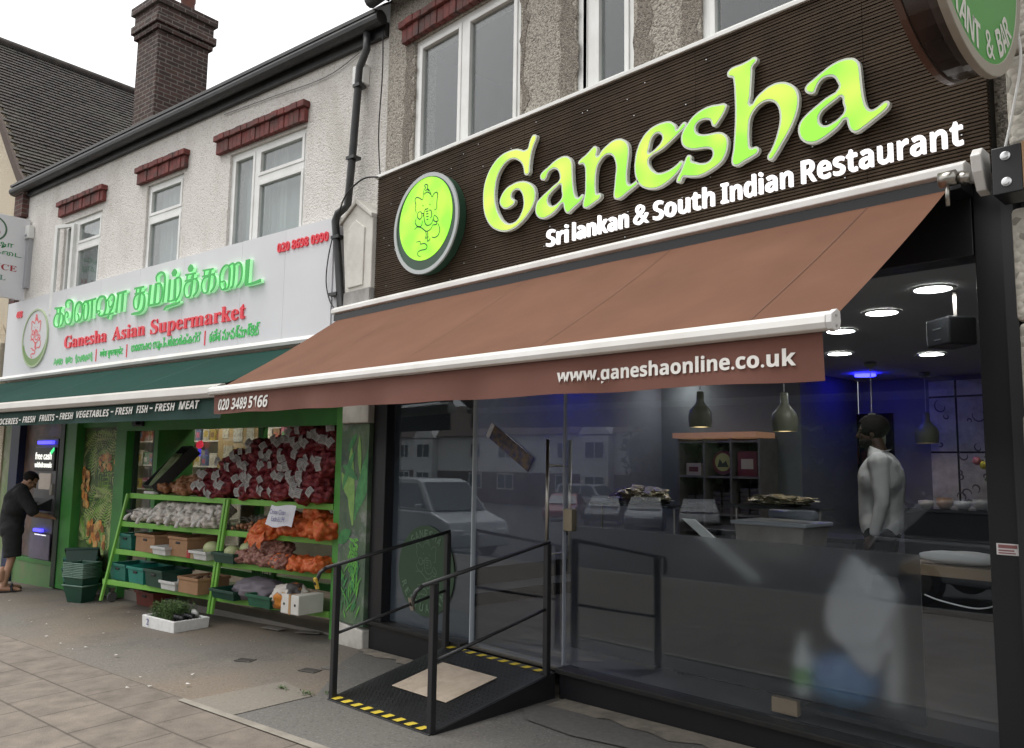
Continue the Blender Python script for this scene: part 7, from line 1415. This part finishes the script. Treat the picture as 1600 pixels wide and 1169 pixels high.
# --- man in the white shirt inside the restaurant
mx_,my_=-2.54,6.45
T,L=person('bearded man in a white shirt and black trousers standing inside the restaurant',(mx_,my_,.298),R_(104),None)
D=lambda a,b:(L(*b)-L(*a))
J_={'hipL':(-.10,0,.90),'hipR':(.10,0,.90),'knL':(-.10,.03,.50),'knR':(.10,.02,.50),'anL':(-.10,-.02,.08),'anR':(.10,-.02,.08),'pel':(0,0,.95),'wst':(0,.0,1.08),'ch':(0,-.01,1.30),'nk':(0,-.01,1.47),'shL':(-.195,-.02,1.415),'shR':(.195,-.02,1.415),'elL':(-.235,-.04,1.12),'elR':(.235,-.04,1.12),'wrL':(-.24,.03,.86),'wrR':(.24,.03,.86)}
g=lambda n: L(*J_[n]); body=MB()
for a,b,r1,r2 in (('hipL','knL',.09,.055),('hipR','knR',.09,.055),('knL','anL',.055,.038),('knR','anR',.055,.038),('pel','wst',.12,.11),('wst','ch',.11,.12),('ch','nk',.10,.06),('ch','shL',.085,.05),('ch','shR',.085,.05),('shL','elL',.046,.038),('shR','elR',.046,.038),('elL','wrL',.036,.027),('elR','wrR',.036,.027),('hipL','hipR',.11,.11)): capsule(body,g(a),g(b),r1,r2)
for an in ('anL','anR'): x=J_[an]; capsule(body,L(x[0],x[1]-.03,.045),L(x[0],x[1]+.17,.035),.04,.035)
capsule(body,g('nk'),L(0,.02,1.57),.058,.056)
Pf,Mx=head(body,L(0,.045,1.645),D((0,0,0),(.0,1,-.03)),1.0)
hand(body,g('wrL'),D((0,0,0),(.1,.5,-.8)),D((0,0,0),(.6,.8,.3)),.5); hand(body,g('wrR'),D((0,0,0),(-.1,.5,-.8)),D((0,0,0),(-.6,.8,.3)),.5)
T.mesh('body',remesh(body,.009,3),skin_d,smooth=True)
cl=MB()
for a,b,r1,r2 in (('pel','wst',.162,.162),('wst','ch',.162,.172),('ch','shL',.125,.083),('ch','shR',.125,.083),('shL','elL',.074,.056),('shR','elR',.074,.056)): capsule(cl,g(a),g(b),r1,r2)
for a,b in (('elL','wrL'),('elR','wrR')): capsule(cl,g(a),g(a).lerp(g(b),.88),.054,.041)
capsule(cl,L(-.06,0,.93),L(.06,0,.93),.145,.145); capsule(cl,L(-.08,-.01,1.28),L(.08,-.01,1.28),.155,.155); capsule(cl,L(-.10,-.02,1.36),L(.10,-.02,1.36),.125,.125); cl.tube([L(0,.0,1.40),L(0,.0,1.465),L(0,.010,1.49)],[.11,.080,.070],18)
wr=lambda c:.005*noise.noise(Vector((c.x*7,c.y*7,c.z*9)))+.003*noise.noise(Vector((c.x*20,c.y*20,c.z*24)))
T.mesh('shirt',remesh(cl,.012,12,wr),mat('white_shirt',(.78,.78,.76),.8,(.72,.72,.70),5),smooth=True)
co_=MB().tube([L(0,.005,1.475),L(0,.010,1.515),L(0,.0,1.485)],[.080,.074,.092],20,False); T.part('collar',co_,MATS['white_shirt'],smooth=True)
tr=MB()
for a,b,c in (('hipL','knL','anL'),('hipR','knR','anR')): tr.tube([g(a)+Vector((0,0,.05)),g(a),g(b),g(c)+Vector((0,0,-.03))],[.10,.115,.082,.072],18)
capsule(tr,L(-.05,0,.90),L(.05,0,.90),.138,.138)
T.mesh('trousers',remesh(tr,.012,3,wr),mat('black_trousers',(.013,.013,.015),.85),smooth=True)
T.part('hair',hair(Pf,Mx,1.12,-.065,5,.062),hairm,smooth=True)
bd_=MB(); bd_.ball(Pf(0,.035,-.072),Vector((.062,.066,.058)),3,lambda v:1+.03*noise.noise(v*12),Mx)
inv=Mx.inverted()
for p in bd_.v:
    q_=inv@(p-Pf(0,0,0))
    if q_.z>-.05: p+=Mx@Vector((0,-.02 if q_.y>.07 else 0,-.05-q_.z))
T.part('beard',bd_,hairm,smooth=True); T.part('eye',face_bits(None,Pf,Mx,1.0),mat('eye_dark',(.03,.02,.015)),smooth=True)
for an in ('anL','anR'): x=J_[an]; s_=MB(); capsule(s_,L(x[0],x[1]-.04,.045),L(x[0],x[1]+.19,.04),.05,.042); T.part('shoe',s_,black,smooth=True)
# ================================================================ ground details
def cover(label,x,y,w_,d,rz,m):
    g_=gz(x,y)+.005; T=Thing('access_cover',label,'cover',(x,y,g_)); R9=Matrix.Rotation(rz,3,'Z')
    T.part('plate',MB().cbox((x,y,g_),(w_,d,.006),R9),m,bev=.002); mb=MB()
    for i in range(4): mb.cbox(Vector((x,y,g_+.004))+R9@Vector((0,-d*.3+d*.2*i,0)),(w_*.8,d*.07,.004),R9)
    T.part('rib',mb,m)['kind']='stuff'
iron=mat('dark_iron',(.05,.046,.042),.6,(.08,.072,.065),20)
def atpx(s,t): p=S(s,t); return p.x,p.y
cover('small dark iron access cover nearer the produce rack',-6.38,3.24,.15,.10,.5,iron); cover('small dark iron access cover nearer the ramp',-5.68,3.42,.16,.10,.3,iron)
cover('pale worn access cover beside the dark ones',-5.6,3.6,.20,.12,.4,mat('worn_iron',(.16,.15,.135),.7,(.12,.11,.1),20))
lit=mat('pale_litter',(.55,.53,.50),.8); q=random.Random(17)
for i in range(30):
    s_=-5.5+6*q.random(); t_=-2.0+1.6*q.random(); p=S(s_,t_)
    if rx0-.1<p.x<rx1+.1 and p.y>3.1: continue
    a_=q.random()*6.28; l=.007+.016*q.random()**2; mb=MB(); z=gz(p.x,p.y)+.02
    d=Vector((math.cos(a_),math.sin(a_),0)); u=Vector((-d.y,d.x,0))*.5; c=Vector((p.x,p.y,z)); mb.add([c-d*l-u*l,c+d*l-u*l*.6+Vector((0,0,.006)),c+d*l*.7+u*l,c-d*l*.8+u*l*.7+Vector((0,0,.004))],[(0,1,2,3)])
    solo('litter_scrap','tiny pale scrap of litter lying on the tarmac and paving','litter',mb,lit,tuple(c),'R','litter scraps on the ground')
wd=MB()
for cx,cy in ((-5.35,3.0),(-5.1,3.05),(-4.93,3.16)):
    for i in range(40):
        a_=q.random()*6.28; r=.09*q.random(); c=Vector((cx+r*math.cos(a_),cy+r*math.sin(a_)*.5,gz(cx,cy)+.012)); d=Vector((q.uniform(-1,1),q.uniform(-1,1),q.uniform(.1,.8)))*.022; u=d.cross(Vector((0,0,1))).normalized()*.006; wd.quad(c,c+d*.5+u,c+d,c+d*.5-u)
solo('weeds','small green weeds growing at the foot of the ramp','weeds',wd,mat('weed_green',(.06,.11,.03),.7),(-5.1,3.05,gz(-5.1,3.05)),kind='stuff')
for i,(s_,t_,w_,a_) in enumerate(((-1.0,-.05,.26,.2),(-.55,.02,.24,.6))): 
    p=S(s_,t_); solo('paper_sheet',['pale sheet of card lying on the ground under the rack','grey strip of card lying near the corner post'][i],'card',MB().cbox((p.x,p.y,gz(p.x,p.y)+.02),(w_,.10,.004),Matrix.Rotation(a_,3,'Z')),mat('dull_card',(.22,.20,.18),.8),(p.x,p.y,gz(p.x,p.y)+.02))
# ================================================================ other side of the street (seen in the glass)
hw=mat('house_render',(.74,.73,.70),.9,(.66,.65,.62),2); hr=mat('house_roof',(.10,.065,.05),.9,(.07,.05,.04),3); hdk=mat('house_window_dark',(.05,.055,.06),.1,spec=.8)
def house(label,x,w_,gable):
    yb=-38; g_=gz(x,yb)+.45; T=Thing('terraced_house',label,'house',(x,yb,g_),'R','houses across the road'); h=5.0
    T.part('wall',MB().box(x,x+w_,yb-7,yb,g_+1.9,g_+h),hw); T.part('brick_storey',MB().box(x,x+w_,yb-7,yb+.02,g_-1,g_+1.899),brick_red)
    T.part('roof',MB().prism([(yb+.4,g_+h-.1),(yb-3.5,g_+h+2.9),(yb-7.4,g_+h-.1)],lambda p,d:(d,p[0],p[1]),x-.05,x+w_+.05),hr)
    if gable: T.part('gable',MB().prism([(x+.2,g_+h-.2),(x+3.2,g_+h-.2),(x+1.7,g_+h+1.7)],lambda p,d:(p[0],d,p[1]),yb-1,yb+.7),hw); T.part('bay',MB().box(x+.4,x+3.0,yb+.02,yb+.7,g_-1,g_+h-.3),hw)
    for wx,ww,z0,z1,yy in ((x+.8,1.9,g_+3.0,g_+4.3,.7 if gable else 0),(x+w_-2.6,1.3,g_+3.0,g_+4.3,0),(x+.8,1.9,g_+.5,g_+1.8,.7 if gable else .02),(x+w_-2.7,1.6,g_+.5,g_+1.8,.02)):
        f=T.part('window',MB().frame(wx,wx+ww,z0,z1,yb+yy+.005,yb+yy+.06,.09).box(wx+ww/2-.04,wx+ww/2+.04,yb+yy+.006,yb+yy+.055,z0+.09,z1-.09),white_upvc); T.part('pane',MB().box(wx+.09,wx+ww-.09,yb+yy+.007,yb+yy+.02,z0+.09,z1-.09),hdk,f)
    T.part('chimney',MB().box(x+w_-.6,x+w_+.2,yb-4,yb-3,g_+h+1.5,g_+h+4),brick_red)
for i,(x,gb) in enumerate(((-90,0),(-80,1),(-70,0),(-60,1),(-50,0),(-40,1))):
    house(['farthest','second farthest','third farthest','middle','middle right','gabled nearer','plain nearer','nearest'][i]+' pale rendered house across the road reflected in the glass',x,10,gb)
def car(label,x,y,rz,L_,H,col,van=False,z=None):
    g_=gz(x,y)-.19; T=Thing('parked_van' if van else 'parked_car',label,'van' if van else 'car',(x,y,g_),'R','vehicles parked across the road'); o=T.org; Rz=Matrix.Rotation(rz,3,'Z'); a=L_/2
    low=[(-a,.35),(-a,.80),(-a+.1,.95),(a-1.1,.95),(a-.2,.78),(a,.6),(a,.3)] if not van else [(-a,.35),(-a,1.05),(-a+.03,1.12),(a-.95,1.12),(a-.15,.90),(a,.6),(a,.3)]
    up=[(-a+.1,.95),(-a+.75,H-.05),(-a+1.2,H),(a-2.0,H),(a-1.6,H-.1),(a-1.05,.95)] if not van else [(-a+.03,1.12),(-a+.12,H-.1),(-a+.4,H),(a-1.9,H),(a-1.6,H-.08),(a-.92,1.12)]
    W=.88; bd=MB().prism(low,lambda p,d:o+Rz@Vector((p[0],d,p[1])),-W,W); m_=mat('car_paint_'+col,{'silver':(.42,.43,.44),'black':(.02,.02,.022),'white':(.62,.62,.62),'red':(.3,.02,.02),'grey':(.16,.17,.18)}[col],.25,coat=.8)
    T.part('car_body',bd,m_,smooth=False,bev=.05)
    n=len(up); cb=MB(); cb.v=[o+Rz@Vector((p[0],-W*(.96 if p[1]<1.13 else .80),p[1])) for p in up]+[o+Rz@Vector((p[0],W*(.96 if p[1]<1.13 else .80),p[1])) for p in up]; cb.f=[tuple(range(n)),tuple(range(2*n-1,n-1,-1))]+[(i,i+n,(i+1)%n+n,(i+1)%n) for i in range(n)]
    T.part('cabin',cb,m_,bev=.03)
    gl_=MB(); zb=low[2][1]+.06; zt=H-.12
    for sg in (-1,1):
        for x0_,x1_,i0,i1 in ((-a+.55,-.1,-a+.95,-.1),(0,a-1.35,0,a-1.95)) if not van else ((-a+.25,-.25,-a+.35,-.25),(-.15,a-1.15,-.15,a-1.75)):
            yb_=W*.955+.012;yt=W*.82+.012; gl_.add([o+Rz@Vector(p) for p in ((x0_,sg*yb_,zb),(x1_,sg*yb_,zb),(i1,sg*yt,zt),(i0,sg*yt,zt))],[(0,1,2,3)])
    T.part('side_glass',gl_,hdk)
    f_=up[-2]; e_=up[-1]; T.part('windscreen',MB().add([o+Rz@Vector(p) for p in ((e_[0]+.03,-W*.85,e_[1]+.03),(e_[0]+.03,W*.85,e_[1]+.03),(f_[0]+.03,W*.74,f_[1]),(f_[0]+.03,-W*.74,f_[1]))],[(0,1,2,3)]),hdk)
    for wx in (-a+.8,a-.85):
        for sg in (-1,1):
            wl_=MB().lathe([(.2,-.09),(.31,-.10),(.33,-.06),(.33,.06),(.31,.10),(.2,.09)],(0,0,0),20,'y'); wl_.v=[o+Rz@(p+Vector((wx,sg*(W-.06),.33))) for p in wl_.v]; w2=T.part('wheel',wl_,mat('tyre',(.02,.02,.02),.8))
            rm_=MB().lathe([(.0,.102),(.2,.104),(.2,.09)],(0,0,0),14,'y'); rm_.v=[o+Rz@(Vector((p.x,p.y*sg,p.z))+Vector((wx,sg*(W-.06),.33))) for p in rm_.v]; T.part('rim',rm_,steel,w2)
    for sg in (-1,1): T.part('headlight',MB().cbox(o+Rz@Vector((a-.06,sg*.66,.66)),(.12,.30,.14),Rz),mat('headlight',(.6,.6,.6),.1),bev=.03); T.part('wing_mirror',MB().cbox(o+Rz@Vector((a-1.35,sg*(W+.08),zb+.06)),(.12,.16,.11),Rz),m_,bev=.03)
car('silver people carrier parked by the kerb reflected in the side window',-17.2,-5.2,0.1,5.0,1.9,'silver',True)
car('white van parked in front of the far houses',-35,-33,0,4.8,1.95,'white',True)
car('small black hatchback parked in the row reflected in the shop window',-26.8,-24.5,1.0,3.9,1.45,'black')
car('grey hatchback parked next to the black one in the row',-23.9,-24,1.0,4.2,1.5,'grey')
car('black hatchback at the right end of the reflected row',-20.6,-23.5,1.0,4.2,1.5,'black')
car('red hatchback half hidden at the left of the reflected row',-30.5,-25.5,1.0,4.2,1.45,'red')
car('silver hatchback parked close behind the camera across the pavement',-3.2,-5.4,.1,4.3,1.55,'silver')
tr_=Thing('street_tree','bushy street tree standing before the houses across the road','tree',(-25.5,-31,gz(-25.5,-31)-.2)); o=tr_.org
tr_.part('trunk',MB().tube([o,o+Vector((.05,0,1.5)),o+Vector((.1,.1,3.2))],[.14,.11,.06],10),mat('bark',(.09,.07,.05),.9),smooth=True)
cr_=MB(); q=random.Random(41)
for i in range(1600):
    d=Vector((q.gauss(0,1),q.gauss(0,1),q.gauss(0,1))).normalized()*(q.random()**.4); c=o+Vector((.1,0,3.4))+Vector((d.x*1.5,d.y*1.5,d.z*1.7)); a_=Vector((q.uniform(-1,1),q.uniform(-1,1),q.uniform(-1,1)))*.16; b_=a_.cross(Vector((q.random(),q.random(),1))).normalized()*.07; cr_.quad(c-a_,c+b_,c+a_,c-b_)
tr_.part('crown',cr_,mat('tree_leaf',(.05,.085,.03),.7,(.08,.12,.04),3))
hd=mat('hedge_leaf',(.022,.035,.016),.8,(.035,.055,.022),3)
for i,(hx,hy,hr_,hh) in enumerate(((-30,-37,4.6,8.5),(-24.5,-38,4.8,9.5),(-19,-37,4.5,8.8),(-13.5,-38,4.8,9.4),(-8,-37,4.6,8.6),(-2.5,-38,4.6,9.0))):
    g_=gz(hx,hy)-.1; T=Thing('evergreen_tree',['leftmost of the dark evergreens across the road','tallest dark evergreen across the road','dark evergreen third from the left across the road','broad dark evergreen fourth in the row across the road','dark evergreen fifth in the row across the road','rightmost of the dark evergreens across the road'][i],'tree',(hx,hy,g_),'R','dark evergreens across the road')
    T.part('trunk',MB().tube([(hx,hy,g_),(hx,hy,g_+hh*.8)],[.2,.06],8),mat('bark',(.09,.07,.05),.9)); cb=MB(); q2=random.Random(90+i)
    cb.ball((hx,hy,g_+hh*.45),(hr_*.8,hr_*.6,hh*.44),3,lump(1,1,i+2,.3,2))
    for k_ in range(1100):
        d=Vector((q2.gauss(0,1),q2.gauss(0,1),q2.gauss(0,1))).normalized(); c=Vector((hx+d.x*hr_*(.8+.25*q2.random()),hy+d.y*hr_*.8,g_+hh*.47+d.z*hh*.47*(.85+.25*q2.random()))); a_=Vector((q2.uniform(-1,1),q2.uniform(-1,1),q2.uniform(-1,1)))*.3; b_=a_.cross(Vector((q2.random(),q2.random(),1))).normalized()*.13; cb.quad(c-a_,c+b_,c+a_,c-b_)
    T.part('crown',cb,hd)
LP=Thing('street_lamp','slim grey street lamp post beside the road opposite','street lamp',(-30,-11,gz(-30,-11)-.2)); o=LP.org
LP.part('post',MB().tube([o,o+Vector((0,0,1.2)),o+Vector((0,0,6.5)),o+Vector((.2,.5,7.2)),o+Vector((.3,1.1,7.4))],[.09,.07,.055,.045,.04],10),mat('lamp_grey',(.2,.21,.21),.5),smooth=True); LP.part('lamp_head',MB().cbox(o+Vector((.35,1.4,7.4)),(.2,.7,.12)),mat('lamp_grey',(.2,.21,.21)),bev=.03)
